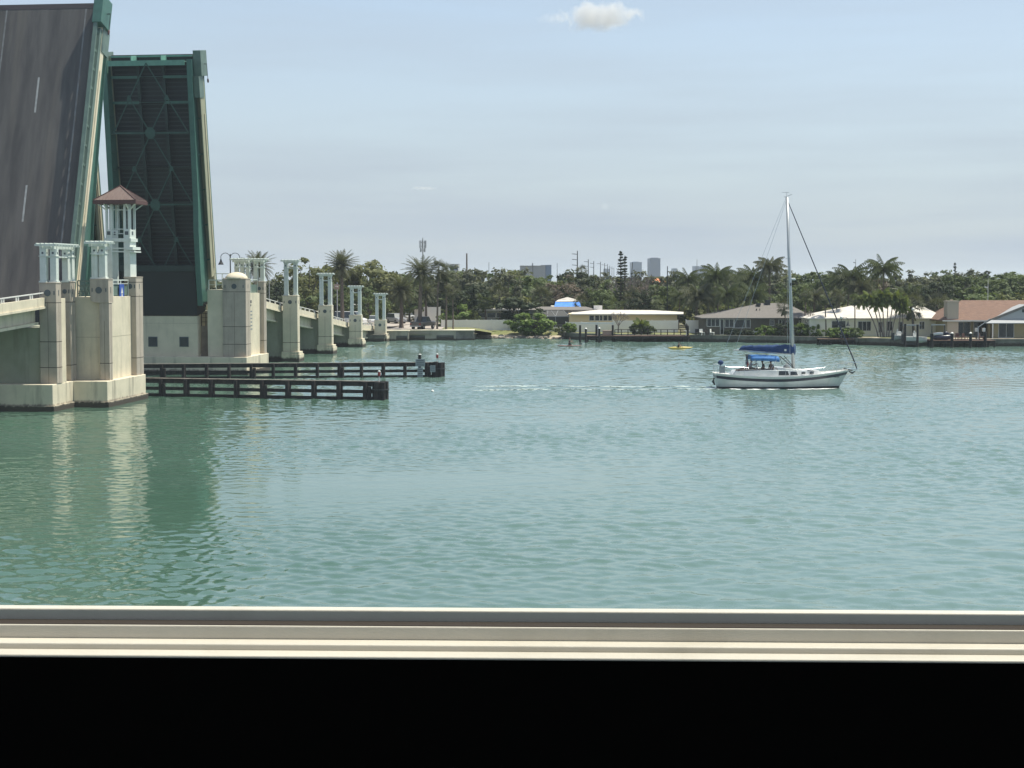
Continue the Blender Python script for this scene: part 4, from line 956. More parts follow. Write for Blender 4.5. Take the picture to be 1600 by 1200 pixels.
def shrub(px, Y, w, h, label, m='leaf_green', z0=1.0, name='shrub', group=None, leaf=.13, n_=46, wob=.3):
    rs = np.random.RandomState(int(px*7) % 9999); q = crown_quads(rs, w/2, w/2*.8, h/2, nclump=n_, per=64, leaf=leaf, spread=wob, hollow=.72, flat=1.0)
    q[:, :, 2] += h/2
    q[:, :, 2] = np.maximum(q[:, :, 2], .02)
    t = bpy.data.objects.new(name, None); C.objects.link(t); t.location = (X_(px, Y), Y, z0); tag(t, label, 'shrub', group)
    o = bpy.data.objects.new('foliage', quads_mesh('foliage', q, [M[m]])); C.objects.link(o); o.parent = t
    mb_ = MB(); rg = random.Random(int(px))
    for k in range(4): a = k*1.6; mb_.tube([(0, 0, -.1), (w*.12*math.cos(a), w*.12*math.sin(a), h*.3), (w*.25*math.cos(a), w*.25*math.sin(a), h*.62)], [.05, .035, .015], 5)
    b = bpy.data.objects.new('stem', mesh_of(mb_, 'stem', M['bark'])); C.objects.link(b); b.parent = t
    return t
# far wood: one mass to the horizon
rs = np.random.RandomState(77); allq = []; rg = random.Random(9)
def wood_band(n_, y0, y1, top_f, leafs, per, sp=.3):
    for k in range(n_):
        Y = rg.uniform(y0, y1); px = rg.uniform(-120, 1720)
        h = Z_(top_f(px)+rg.uniform(-3, 8), Y)-1; rx = rg.uniform(4, 7.5)*(Y/450)**.5; rz = min(h*.5, rx*.75)
        q = crown_quads(rs, rx, rx*.8, rz, nclump=15, per=per, leaf=leafs*(Y/400), spread=sp, hollow=.5)
        q += np.array([X_(px, Y), Y, 1+h-rz]); allq.append(q)
def skyl(px):
    if px < 470: return 432
    if px < 700: return 424
    if px < 820: return 419
    if px < 960: return 428
    if px < 1100: return 430
    return 424
wood_band(190, 330, 520, lambda p: skyl(p)+4, .62, 26)
wood_band(120, 520, 900, lambda p: skyl(p)+3, .55, 22)
wood_band(80, 275, 330, lambda p: skyl(p)+30, .55, 26)
allq = np.concatenate(allq); cs_ = rs.randint(0, 2, size=len(allq)); 
grp = np.repeat(rs.randint(0, 4, size=len(allq)//300+1), 300)[:len(allq)]
o = bpy.data.objects.new('far_wood', quads_mesh('far_wood', allq, [M['leaf_grey'], M['leaf_green'], M['leaf_dark'], M['leaf_olive']], grp)); C.objects.link(o)
tag(o, 'distant grey-green wood filling the skyline behind the houses', 'wood', kind='stuff')
# under-storey mass on the land so nothing bare shows through
allq = []
for k in range(210):
    Y = rg.uniform(248, 300); px = rg.uniform(230, 1720)
    if 605 < px < 725: Y = rg.uniform(305, 330)
    if 850 < px < 925: Y = rg.uniform(268, 300)
    rx = rg.uniform(2.2, 4.5); rz = rg.uniform(1.6, 3.4)
    q = crown_quads(rs, rx, rx*.8, rz, nclump=12, per=34, leaf=.38, spread=.34, flat=1); q += np.array([X_(px, Y), Y, 1+rz*.9]); allq.append(q)
allq = np.concatenate(allq); grp = np.repeat(rs.randint(0, 3, size=len(allq)//400+1), 400)[:len(allq)]
o = bpy.data.objects.new('undergrowth', quads_mesh('undergrowth', allq, [M['leaf_green'], M['leaf_dark'], M['leaf_olive']], grp)); C.objects.link(o)
tag(o, 'dense green undergrowth between the tree trunks behind the houses', 'undergrowth', kind='stuff')

BT = [ # key, px, top, Y, label, wide
 ('broad_dark', 432, 436, 250, 'dark tree seen between the sign wall pergolas and the tallest approach pier', .9),
 ('loose_olive', 482, 402, 262, 'tall olive tree with open crown right of the tallest approach pier', 1.0),
 ('broad_olive', 505, 412, 285, 'rounded olive tree half hidden behind the second approach pier', 1.0),
 ('broad_olive', 566, 404, 268, 'large pale olive tree right of the shaggy date palm', 1.1),
 ('broad_green', 522, 440, 248, 'low green tree under the shaggy date palm beside the bridge', .9),
 ('broad_olive', 598, 424, 272, 'yellow-green rounded tree above the third approach pier', 1.1),
 ('broad_green', 622, 428, 290, 'mid green tree behind the car park, above the shortest approach pier', 1.1),
 ('loose_green', 578, 446, 250, 'small loose green tree directly behind the third pergola', .9),
 ('broad_green', 640, 440, 262, 'dark green tree between the two date palms by the road', .9),
 ('broad_grey', 712, 412, 300, 'grey-green hazy tree just left of the tall bare pole', 1.1),
 ('broad_grey', 738, 418, 290, 'grey-green rounded tree below the tall bare pole', 1.1),
 ('broad_dark', 745, 442, 245, 'dark tree above the left end of the white fence', .95),
 ('loose_dark', 718, 452, 240, 'dark ragged tree right of the leaning fan palms', .9),
 ('broad_grey', 775, 424, 285, 'wide grey-green tree above the low white-roofed cottage', 1.2),
 ('loose_grey', 792, 417, 262, 'taller grey-green tree whose top breaks the skyline left of the grey block', .85),
 ('broad_green', 822, 430, 280, 'green tree in front of the left half of the grey block', 1.1),
 ('broad_green', 852, 434, 270, 'green tree in front of the right half of the grey block', 1.0),
 ('brown', 884, 426, 262, 'brownish half-bare tree right of the distant grey block', 1.1),
 ('loose_dark', 900, 424, 290, 'dark thin tree left of the small distant fan palm', .9),
 ('broad_dark', 872, 446, 266, 'dark green tree above the blue tarpaulin roof', .9),
 ('broad_grey', 925, 428, 275, 'grey-green tree right of the blue tarpaulin roof', 1.1),
 ('loose_green', 950, 436, 258, 'light green tree left of the tall Norfolk pine', 1.0),
 ('broad_green', 940, 455, 242, 'low bright tree above the white flat-roofed house', .9),
 ('loose_grey', 1012, 421, 285, 'rounded grey tree below the pale distant tower', 1.0),
 ('brown', 1000, 430, 262, 'grey leafless tangled tree right of the Norfolk pines', 1.0),
 ('broad_dark', 1002, 452, 238, 'dark dense tree above the right end of the flat white roof', .8),
 ('loose_grey', 1046, 421, 288, 'grey tree with open crown right of the tallest distant tower', .8),
 ('broad_green', 1032, 444, 258, 'green tree just below the orange tiled roof', .9),
 ('broad_grey', 1100, 427, 300, 'grey-green tree below the pair of pale distant towers', 1.0),
 ('broad_green', 1092, 446, 250, 'green tree left of the tall coconut palm pair', .9),
 ('broad_grey', 1150, 421, 310, 'hazy tree between the two tallest left-hand coconut palms', 1.1),
 ('broad_grey', 1228, 420, 305, 'hazy rounded tree directly behind the sailing yacht mast', 1.2),
 ('broad_green', 1258, 424, 290, 'green rounded tree right of the yacht mast', 1.1),
 ('broad_green', 1240, 446, 246, 'green tree above the right slope of the grey roof', .9),
 ('loose_green', 1290, 428, 280, 'loose green tree behind the left end of the white tiled roof', 1.1),
 ('brown', 1362, 416, 258, 'russet-tinged tree left of the tallest right-hand coconut palm', .8),
 ('broad_grey', 1420, 420, 310, 'hazy tree right of the tallest right-hand coconut palm', 1.2),
 ('broad_grey', 1450, 424, 300, 'hazy tree above the big dark waterside tree', 1.1),
 ('broad_green', 1495, 428, 285, 'green tree above the stubby chimney', 1.1),
 ('broad_grey', 1512, 419, 330, 'hazy domed tree on the skyline above the brown roof ridge', 1.2),
 ('broad_green', 1548, 432, 270, 'green tree behind the middle of the brown roof', 1.1),
 ('broad_green', 1585, 424, 290, 'domed green tree at the right edge of the photograph', 1.3),
 ('loose_dark', 1470, 440, 256, 'dark tree just left of the chimney', .9),
 ('broad_dark', 1440, 446, 216, 'big dark waterside tree over the right end of the white-roofed house', .72),
]
for key, px, tp, Y, lb, wd in BT:
    plant(key, 'broadleaf_tree', px, tp, Y, lb, 'tree', wide=wd)
plant('schefflera', 'broadleaf_tree', 811, 463, 236, 'shaggy dark umbrella tree standing over the white fence', 'tree', wide=1.25)
plant('bright', 'broadleaf_tree', 834, 488, 228, 'bright green sea grape bush spreading over the sandy beach', 'bush', wide=1.45, z0=.3)
plant('bright', 'broadleaf_tree', 716, 474, 240, 'bright low tree behind the left end of the white fence', 'tree', wide=1.1)
for px, tp, Y, lb in ((535, 389, 236, 'shaggy date palm rising above the second and third approach piers'), (656, 398, 223, 'tallest shaggy date palm beside the dark pickup truck'),
        (627, 426, 229, 'shorter date palm left of the pickup truck'), (402, 391, 236, 'date palm showing behind the pergola above the sign wall'), (666, 440, 262, 'small date palm in the median beyond the pickup truck')):
    palm_of('date', px, tp, Y, lb, 'date palms by the causeway', z0=1.55 if px > 600 else 1.0, cs=.95 if px != 666 else .7)
for key, px, tp, Y, lb, cs in (
    ('fan', 683, 400, 222, 'tallest fan palm of the group right of the pickup truck', 1.0), ('fan_b', 697, 408, 224, 'slightly shorter fan palm leaning among the group right of the pickup truck', 1.0),
    ('fan', 708, 436, 222, 'smallest fan palm of the group right of the pickup truck', .8),
    ('fan_b', 760, 450, 238, 'cabbage palm above the left part of the white fence', 1.1), ('fan', 781, 440, 243, 'cabbage palm left of the shaggy umbrella tree', 1.2), ('fan', 843, 440, 243, 'cabbage palm behind the screened pool enclosure', 1.2),
    ('fan', 908, 412, 330, 'small distant fan palm on the skyline beside a pylon', .9), ('fan_b', 960, 462, 236, 'cabbage palm above the middle of the flat white roof', 1.0),
    ('fan', 912, 456, 244, 'cabbage palm right of the blue tarpaulin roof', 1.1), ('fan_b', 1030, 460, 236, 'cabbage palm beside the brick-coloured gable', 1.0), ('fan', 985, 446, 246, 'cabbage palm right of the Norfolk pines', 1.1),
    ('fan', 1228, 462, 213, 'cabbage palm in front of the grey house, left of the yacht mast', .75), ('fan_b', 1257, 444, 215, 'cabbage palm with tall trunk in front of the grey house, right of the yacht mast', .8),
    ('fan_b', 1291, 455, 209, 'cabbage palm at the left end of the white-roofed house', .62), ('fan', 1306, 446, 212, 'cabbage palm leaning over the white-roofed house', .7), ('fan_b', 1336, 455, 206, 'cabbage palm in front of the white-roofed house between its two windows', .6),
    ('fan', 1428, 448, 208, 'cabbage palm beside the big dark waterside tree', 1.2), ('fan', 1462, 452, 214, 'cabbage palm left of the chimney', 1.1), ('fan_b', 1475, 458, 220, 'second cabbage palm crowding the chimney', .9)):
    palm_of(key, px, tp, Y, lb, cs=cs)
for key, px, tp, Y, lb, cs in (
    ('coco', 1122, 408, 226, 'tall coconut palm left of the distant pair behind the grey roof', 1.0), ('coco_b', 1171, 413, 240, 'coconut palm with drooping crown above the grey roof ridge', 1.05),
    ('royal', 1202, 400, 236, 'tallest coconut palm above the grey roof ridge', 1.0), ('coco_b', 1140, 440, 222, 'low coconut palm behind the left slope of the grey roof', .9),
    ('coco', 1184, 438, 222, 'bushy coconut palm right above the grey roof ridge', .95), ('coco', 1075, 418, 262, 'coconut palm on the skyline left of the pale distant towers', .9),
    ('royal', 1088, 442, 226, 'bushy palm hanging over the left end of the grey roof', 1.1), ('coco_b', 1060, 446, 240, 'coconut palm above the white fence, right of the dock', .9), ('royal', 1106, 448, 232, 'palm with long hanging fronds above the garden chairs', 1.0),
    ('coco', 1322, 408, 238, 'coconut palm on the skyline above the white tiled roof', 1.1), ('coco_b', 1310, 418, 244, 'coconut palm left of the skyline palm above the white roof', 1.0), ('royal', 1345, 432, 236, 'greyish palm above the middle of the white tiled roof', 1.0),
    ('coco', 1380, 397, 232, 'tallest right-hand coconut palm above the white tiled roof', 1.05), ('coco_b', 1157, 424, 262, 'hazy coconut palm between the tall ones above the grey roof', .9),
    ('royal', 1272, 448, 240, 'palm between the grey roof and the white roof', .9), ('coco', 1412, 440, 228, 'coconut palm behind the big dark waterside tree', .9)):
    palm_of(key, px, tp, Y, lb, cs=cs*.86)
# clump of slender palms in front of the white-roofed house, each stem leaning its own way
def stem_palm(px0, Y, dx, top, label, cs=.55):
    t = thing('palm_tree', (X_(px0, Y), Y, 1.0), label, 'palm', 'slender palms of the clump before the white-roofed house'); x0 = X_(px0, Y); H_ = Z_(top, Y)-1
    m = MB(); pts = [(x0+dx*(f**1.4), Y+.2*f, 1+H_*f*.86-.2) for f in [i/7 for i in range(8)]]; m.tube(pts, [.10-.035*i/7 for i in range(8)], 7); m.build('trunk', M['grey_branch'], t)
    cr, tk = PROTO['areca']; a = bpy.data.objects.new('fronds', cr); C.objects.link(a); a.parent = t
    if 'areca' not in CNT: CNT['areca'] = (max(v.co.z for v in cr.vertices), max(v.co.z for v in tk.vertices))
    hh = CNT['areca'][1]; a.scale = (cs, cs, cs); rz = px0*1.7; a.rotation_euler.z = rz
    top_ = pts[-1]; ox = .5*cs*math.cos(rz)-.15*cs*math.sin(rz); oy = .5*cs*math.sin(rz)+.15*cs*math.cos(rz)
    a.location = (top_[0]-x0-ox, top_[1]-Y-oy, top_[2]-1-hh*cs)
for px0, dx, top, lb in ((1373, -2.3, 458, 'leftmost slender palm stem arching far left'), (1377, -1.6, 452, 'second slender palm stem leaning left'), (1380, -.9, 462, 'short slender palm stem leaning slightly left'),
        (1382, -.4, 446, 'tall nearly upright slender palm stem left of centre'), (1386, .2, 456, 'upright slender palm stem in the middle of the clump'), (1389, .8, 450, 'slender palm stem leaning slightly right'),
        (1393, 1.3, 460, 'slender palm stem curving right beside the door'), (1404, .5, 464, 'separate slender palm right of the clump'), (1412, -.2, 468, 'rightmost slender palm next to the boat lift')):
    stem_palm(px0, 206, dx, top, lb+', before the white-roofed house', cs=.62)
palm_of('areca', 1005, 496, 218, 'small feathery palm standing behind the dock railing', cs=.62)
# Norfolk pines
def norfolk(px, top, Y, label):
    t = thing('norfolk_pine', (X_(px, Y), Y, 1), label, 'tree'); x = X_(px, Y); H_ = Z_(top, Y)-1
    m = MB(); m.tube([(x, Y, .8), (x+.05, Y, 1+H_*.5), (x, Y, 1+H_)], [.22, .14, .03], 8); m.build('trunk', M['bark'], t)
    rs = np.random.RandomState(int(px)); q = []; z = H_*.28
    while z < H_-.1:
        f = 1-(z/H_); L_ = .12+1.15*f**.6*rs.uniform(.4, 1.2)
        for k in range(4):
            a = rs.uniform(0, 6.28)
            for j in range(9):
                u = (j+1)/9; c = np.array([x+math.cos(a)*L_*u, Y+math.sin(a)*L_*u, 1+z+.22*u*u*L_*.5])
                cen = c+rs.normal(size=(5, 3))*.08; q.append(leaf_quads(rs, cen, rs.normal(size=(5, 3))+np.array([0, 0, 1]), rs.uniform(.07, .13, 5)))
        z += rs.uniform(.3, .62)
    q = np.concatenate(q)-np.array([x, Y, 1]); o = bpy.data.objects.new('branches', quads_mesh('branches', q, [M['leaf_dark']])); C.objects.link(o); o.parent = t
norfolk(969.5, 392, 246, 'tallest thin Norfolk pine with tiered branches on the skyline')
norfolk(976, 399, 252, 'slightly shorter Norfolk pine just right of the tallest one')
norfolk(1491, 410, 420, 'small distant Norfolk pine above the chimney of the brown-roofed house')
# bare trees
def bare_tree(px, top, Y, label, w=2.2, z0=1.0, m='grey_branch', seed=3, r0=.12):
    t = thing('bare_tree', (X_(px, Y), Y, z0), label, 'tree'); x = X_(px, Y); H_ = Z_(top, Y)-z0; rg_ = random.Random(seed)
    k_ = MB(); k_.tube([(x, Y, z0-.2), (x+.05, Y, z0+H_*.35)], [r0, r0*.8], 7); k_.build('trunk', M[m], t); b_ = MB()
    def br(p, d, l, r, dep):
        q = p+d*l; b_.tube([p, p+d*l*.5+Vector((rg_.uniform(-.1, .1), rg_.uniform(-.1, .1), .03))*l, q], [r, r*.8, r*.6], 5, cap=False)
        if dep == 0: return
        for _ in range(3):
            n_ = (d+Vector((rg_.uniform(-.8, .8), rg_.uniform(-.8, .8), rg_.uniform(-.15, .6)))).normalized(); br(q, n_, l*rg_.uniform(.6, .8), r*.6, dep-1)
    for _ in range(5): br(Vector((x+.05, Y, z0+H_*.33)), Vector((rg_.uniform(-.9, .9), rg_.uniform(-.6, .6), rg_.uniform(.5, 1))).normalized(), H_*.24, r0*.55, 4)
    b_.build('branches', M[m], t)
bare_tree(966, 487, 221, 'small leafless tree before the cream wall of the flat-roofed house', seed=4)
bare_tree(985, 426, 250, 'tall grey leafless tree right of the Norfolk pines', seed=5, r0=.2)
bare_tree(1268, 486, 211, 'leafless tangled tree between the grey house and the white-roofed house', seed=6)
# shrubs
for px, Y, w, h, lb, m in (
    (1198, 211.5, 3.3, 1.5, 'rounded clipped hedge bush before the grey house, left of the mast', 'leaf_bright'), (1209, 211, 1.8, .9, 'low bush touching the rounded hedge left of the mast', 'leaf_bright'),
    (1228, 210, 3.6, 1.8, 'dark hedge bush directly behind the yacht mast', 'leaf_dark'), (1250, 210, 3.0, 1.7, 'hedge bush just right of the yacht mast', 'leaf_bright'), (1270, 209, 3.0, 1.6, 'hedge bush at the right corner of the grey house', 'leaf_bright'),
    (1303, 205, 2.2, 1.3, 'round bush beneath the left window of the white-roofed house', 'leaf_bright'), (1322, 204.5, 2.2, 1.3, 'round bush left of the sliding window of the white-roofed house', 'leaf_bright'), (1338, 204, 1.9, 1.3, 'round bush below the sliding window of the white-roofed house', 'leaf_green'),
    (1262, 212, 1.6, 1.3, 'small bush between the two houses', 'leaf_bright'), (1143, 213, 1.8, .9, 'low dark bush under the patio windows of the grey house', 'leaf_dark'), (1158, 212.5, 1.9, .9, 'second low dark bush under the patio windows', 'leaf_dark'), (1171, 212.5, 1.6, .8, 'third low dark bush, nearest the white garden gate', 'leaf_dark'),
    (1000, 217.5, 3.4, 1.5, 'black-green bush under the small feathery palm on the dock', 'leaf_dark'), (1014, 217.5, 2.4, 1.3, 'green bush right of the small feathery palm', 'leaf_green'),
    (889.5, 223, 1.9, 1.6, 'bright round bush left of the boat lift', 'leaf_bright'), (700, 236, 4, 2.6, 'green bush behind the fan palms', 'leaf_green'), (728, 238, 4.4, 3.0, 'broad green bush behind the left end of the white fence', 'leaf_olive'), (740, 240, 3, 2.2, 'bush touching the low white-roofed cottage', 'leaf_green'),
    (878, 222.6, 2.6, .8, 'low seaside bush on the right end of the beach', 'leaf_olive')):
    shrub(px, Y, w, h, lb, m)
shrub(644, 268, 9, 1.6, 'low tawny hedge along the curve of the side road', 'leaf_olive', z0=1.5)
shrub(668, 275, 8, 2.2, 'yellowish hedge beyond the side road', 'leaf_olive', z0=1.5)
# ------------------------------------------------------------------ houses and yards
def hip_roof(mb_, x0, x1, y0, y1, z0, z1, rx0, rx1, over=.5):
    ym = (y0+y1)/2; a, b, c, d = (x0-over, y0-over, z0), (x1+over, y0-over, z0), (x1+over, y1+over, z0), (x0-over, y1+over, z0)
    e, f = (rx0, ym, z1), (rx1, ym, z1); lo = lambda p: (p[0], p[1], p[2]-.16)
    mb_.add([a, b, c, d, e, f, lo(a), lo(b), lo(c), lo(d)], [(0,1,5,4), (1,2,5), (2,3,4,5), (3,0,4), (0,6,7,1), (1,7,8,2), (2,8,9,3), (3,9,6,0), (6,9,8,7)])
def window(parent, x0, x1, z0, z1, y, n_=1, fm='white', mull=True, label=None, name='window'):
    f = MB(); w = .07
    f.box(x0-w, x1+w, y-.08, y, z1, z1+w); f.box(x0-w, x1+w, y-.1, y, z0-w, z0); f.box(x0-w, x0, y-.08, y, z0, z1); f.box(x1, x1+w, y-.08, y, z0, z1)
    for k in range(1, n_): x = x0+(x1-x0)*k/n_; f.box(x-.03, x+.03, y-.075, y, z0, z1)
    o = f.build(name, M[fm], parent, label=label)
    p = MB(); p.box(x0, x1, y-.03, y-.01, z0, z1); p.build('pane', M['glass_dark'], o)
    return o
# grey house
def px_house(px0, px1, Y, depth): return X_(px0, Y), X_(px1, Y), Y, Y+depth
Y = 215.0; gh = thing('house', (X_(1185, Y), Y, 1), 'single-storey grey-brown house with wide grey shingle roof and white-framed patio windows', 'house')
x0, x1 = X_(1101, Y), X_(1272, Y); zE = Z_(496.5, Y); zR = Z_(473.5, Y+4.5)
m = MB(); m.box(x0, x1, Y, Y+9, .8, zE-.1); m.build('wall', M['house_brick'], gh)
m = MB(); hip_roof(m, x0, x1-.3, Y, Y+9, zE, zR, X_(1188, Y+4.5), X_(1228, Y+4.5)); rf = m.build('roof', M['roof_grey'], gh)
m = MB(); m.box(X_(1196, Y+4), X_(1203, Y+4), Y+3.8, Y+4.5, zR-.5, zR+.5); m.box(X_(1182, Y+3.5), X_(1188, Y+3.5), Y+3.2, Y+3.9, zR-.35, zR+.02); m.build('chimney', M['darkmetal'], rf)
m = MB(); m.tube([(X_(1182, Y+2), Y+2, zE+.8), (X_(1182, Y+2), Y+2, zE+1.35)], .09, 8); m.build('vent_pipe', M['darkmetal'], rf); m = MB(); m.tube([(X_(1187, Y+2), Y+2, zE+.8), (X_(1187, Y+2), Y+2, zE+1.4)], .05, 8); m.build('vent_pipe', M['darkmetal'], rf)
window(gh, X_(1105, Y), X_(1124, Y), Z_(509.5, Y), Z_(498.5, Y), Y, 3)
o = window(gh, X_(1125.8, Y), X_(1130.5, Y), 1.1, Z_(499, Y), Y, 1, name='door')
window(gh, X_(1133, Y), X_(1146, Y), Z_(511, Y), Z_(499, Y), Y, 2); window(gh, X_(1148, Y), X_(1164, Y), Z_(512, Y), Z_(499.5, Y), Y, 1); window(gh, X_(1166, Y), X_(1172, Y), Z_(512, Y), Z_(499.5, Y), Y, 1)
window(gh, X_(1203.5, Y), X_(1209, Y), Z_(508.5, Y), Z_(499.7, Y), Y, 2); window(gh, X_(1217, Y), X_(1226, Y), Z_(508.3, Y), Z_(500, Y), Y, 2); window(gh, X_(1229, Y), X_(1235, Y), Z_(508.3, Y), Z_(500, Y), Y, 2); window(gh, X_(1249, Y), X_(1259, Y), Z_(508, Y), Z_(501.5, Y), Y, 2)
# white-roofed house
Y = 209.0; wh = thing('house', (X_(1370, Y), Y, 1), 'pale stucco house with low white tiled roof behind the clump of slender palms', 'house')
x0, x1 = X_(1265, Y), X_(1474, Y); zE = Z_(497, Y); zR = Z_(477.5, Y+4.5)
m = MB(); m.box(x0, x1, Y, Y+9, .8, zE-.1); m.build('wall', M['house_white'], wh)
m = MB(); hip_roof(m, x0, x1, Y, Y+9, zE, zR, X_(1330, Y+4.5), X_(1440, Y+4.5), .4); m.build('roof', M['roof_white'], wh)
window(wh, X_(1300, Y), X_(1321, Y), Z_(512, Y), Z_(501.7, Y), Y, 2); window(wh, X_(1341, Y), X_(1360.5, Y), Z_(516.5, Y), Z_(502.5, Y), Y, 3); window(wh, X_(1373, Y), X_(1379, Y), Z_(519, Y), Z_(503.5, Y), Y, 1, name='door')
window(wh, X_(1386.5, Y), X_(1394, Y), Z_(516.5, Y), Z_(502.5, Y), Y, 1); window(wh, X_(1404, Y), X_(1410, Y), Z_(519, Y), Z_(503, Y), Y, 1); window(wh, X_(1437, Y), X_(1444, Y), Z_(514, Y), Z_(503, Y), Y, 2)
# brown-roofed house
Y = 203.0; bh = thing('house', (X_(1560, Y), Y, 1), 'brown-shingled house with square chimney, dark covered patio and grey gable at the right edge', 'house')
x0, x1 = X_(1482, Y), X_(1720, Y); zE = Z_(500, Y); yr = Y+6; zR = Z_(469, yr)
m = MB(); m.box(x0, X_(1494, Y), Y+.4, Y+11, .8, zE-.1); m.box(X_(1494, Y), x1, Y+2.6, Y+11, .8, zE-.1); m.box(X_(1546, Y), X_(1549, Y), Y+.3, Y+.7, .8, zE-.1); m.box(X_(1551, Y), x1, Y-.8, Y+2.6, .8, Z_(502, Y-.8)); m.build('wall', M['house_yellow'], bh)
m = MB(); a = X_(1473, Y-.4); rl = X_(1502, yr); m.add([(a, Y-.4, zE), (x1, Y-.4, zE), (x1, yr, zR), (rl, yr, zR), (a, Y+11.5, zE), (x1, Y+11.5, zE), (a, Y-.4, zE-.18), (x1, Y-.4, zE-.18), (a, Y+11.5, zE-.18)],
    [(0,1,2,3), (0,3,4), (3,2,5,4), (0,6,7,1), (0,4,8,6), (6,8,5,7)]); rf = m.build('roof', M['roof_brown'], bh)
m = MB(); m.box(X_(1473, Y-.45), x1, Y-.47, Y-.405, zE-.19, zE-.02); m.build('fascia', M['white'], rf)
cx0, cx1 = X_(1480, Y), X_(1497.5, Y)
m = MB(); m.box(cx0, cx1, Y-.1, Y+1.6, .8, Z_(470.5, Y)); m.box(cx0-.08, cx1+.08, Y-.18, Y+1.68, Z_(472, Y), Z_(470, Y)); m.box((cx0+cx1)/2-.15, (cx0+cx1)/2+.15, Y+.6, Y+.9, Z_(470, Y), Z_(468, Y)); m.build('chimney', M['chimney_tan'], rf)
yg = Y-1.2; zg = Z_(504, yg); gx0, gx1, gxm = X_(1542, yg), X_(1690, yg), X_(1612, yg)
m = MB(); m.prism([(gx0, zg), (gx1, zg), (gxm, Z_(476, yg))], yg, yg+5); m.build('gable', M['gable'], bh)
m = MB(); m.bar((gx0-.2, yg-.05, zg+.06), (gxm, yg-.05, Z_(474.6, yg)), .35, .14, up=(0, -1, 0)); m.bar((gxm, yg-.05, Z_(474.6, yg)), (gx1, yg-.05, zg), .35, .14, up=(0, -1, 0)); m.build('gable_trim', M['roof_grey'], bh)
m = MB(); yw = yg-1.6; m.add([(X_(1540, yw), yw, Z_(505, yw)), (X_(1680, yw), yw, Z_(505, yw)), (X_(1680, yg), yg-.01, Z_(499.5, yg)), (X_(1550, yg), yg-.01, Z_(499.5, yg))], [(0,1,2,3)]); m.box(X_(1540, yw), X_(1680, yw), yw-.02, yw+.05, Z_(505.5, yw), Z_(504.6, yw)); m.build('awning', M['gable'], bh)
m = MB(); m.box(X_(1597, yg), X_(1603, yg), yg-.05, yg-.01, Z_(488, yg), Z_(483, yg)); m.build('vent', M['darkmetal'], bh)
window(bh, X_(1496, Y+2.6), X_(1516, Y+2.6), 1.2, Z_(503.5, Y+2.6), Y+2.6, 2); window(bh, X_(1522, Y+2.6), X_(1544, Y+2.6), 1.2, Z_(503.5, Y+2.6), Y+2.6, 2)
window(bh, X_(1561, Y-.8), X_(1584, Y-.8), 1.15, Z_(505.5, Y-.8), Y-.8, 2, name='sliding_door')
m = MB()
for p in (1551, 1640): m.box(X_(p, yw), X_(p, yw)+.14, yw, yw+.14, .9, Z_(505.4, yw))
m.build('awning_post', M['white'], bh)
# flat white-roofed house with cream fascia
Y = 229.0; fh = thing('house', (X_(985, Y), Y, 1), 'long flat white-roofed house with tan upper wall behind the dock', 'house')
x0, x1 = X_(890, Y), X_(1058, Y); zE = Z_(490.5, Y)
m = MB(); m.box(x0, x1, Y, Y+10, .8, zE); m.build('wall', M['house_tan'], fh)
m = MB(); m.add([(X_(893, Y-.8), Y-.8, zE+.02), (X_(1068, Y-.8), Y-.8, zE+.02), (X_(1068, Y+11), Y+11, zE+.1), (X_(893, Y+11), Y+11, zE+.1), (X_(935, Y+5), Y+5, Z_(484, Y+5)), (X_(1020, Y+5), Y+5, Z_(484.5, Y+5)), (X_(893, Y-.8), Y-.8, zE-.15), (X_(1068, Y-.8), Y-.8, zE-.15), (X_(1068, Y+11), Y+11, zE-.1)],
    [(0,1,5,4), (1,2,5), (2,3,4,5), (3,0,4), (0,6,7,1), (1,7,8,2)]); m.build('roof', M['roof_white'], fh)
for a, b in ((921, 928), (930, 936), (937.5, 941), (943, 948.5), (950.5, 956)): window(fh, X_(a, Y), X_(b, Y), Z_(500.5, Y), Z_(492.8, Y), Y, 1)
m = MB(); m.box(X_(928, Y+7), X_(941, Y+7), Y+7, Y+8.2, Z_(484, Y+7), Z_(477.6, Y+7)); m.build('roof_box', M['fence_w'], fh)
# screened-pool house
Y = 232.0; ph = thing('house', (X_(865, Y), Y, 1), 'grey-roofed house with dark screened pool enclosure behind the sea grape bush', 'house')
m = MB(); m.box(X_(826, Y+4), X_(925, Y+4), Y+4, Y+12, .8, Z_(485, Y+4)); m.build('wall', M['gable'], ph)
m = MB(); hip_roof(m, X_(826, Y+4), X_(930, Y+4), Y+4, Y+12, Z_(484, Y+3.5), Z_(479, Y+8), X_(845, Y+8), X_(915, Y+8), .4); m.build('roof', M['roof_grey'], ph)
sx0, sx1, st = X_(832, Y), X_(890, Y), Z_(494.5, Y); sp = Z_(485, Y+3.4)
m = MB(); m.box(sx0, sx1, Y+.04, Y+.06, 1.2, st); m.add([(sx0, Y, st), (sx1, Y, st), (X_(880, Y+3.4), Y+3.4, sp), (X_(846, Y+3.4), Y+3.4, sp)], [(0,1,2,3)]); m.build('screen', M['screen'], ph)
m = MB()
for p in (832, 849, 868, 890): m.box(X_(p, Y)-.05, X_(p, Y)+.05, Y-.03, Y+.03, 1, st)
m.box(sx0, sx1, Y-.03, Y+.03, st-.06, st+.06); m.box(sx0, sx1, Y-.03, Y+.03, 1.9, 1.98)
for a, b in ((832, 846), (843, 851), (855, 856), (868, 861), (868, 872), (890, 880)): m.bar((X_(a, Y), Y-.02, st), (X_(b, Y+3.4), Y+3.4, sp+.03), .04)
m.build('enclosure_frame', M['gable'], ph)
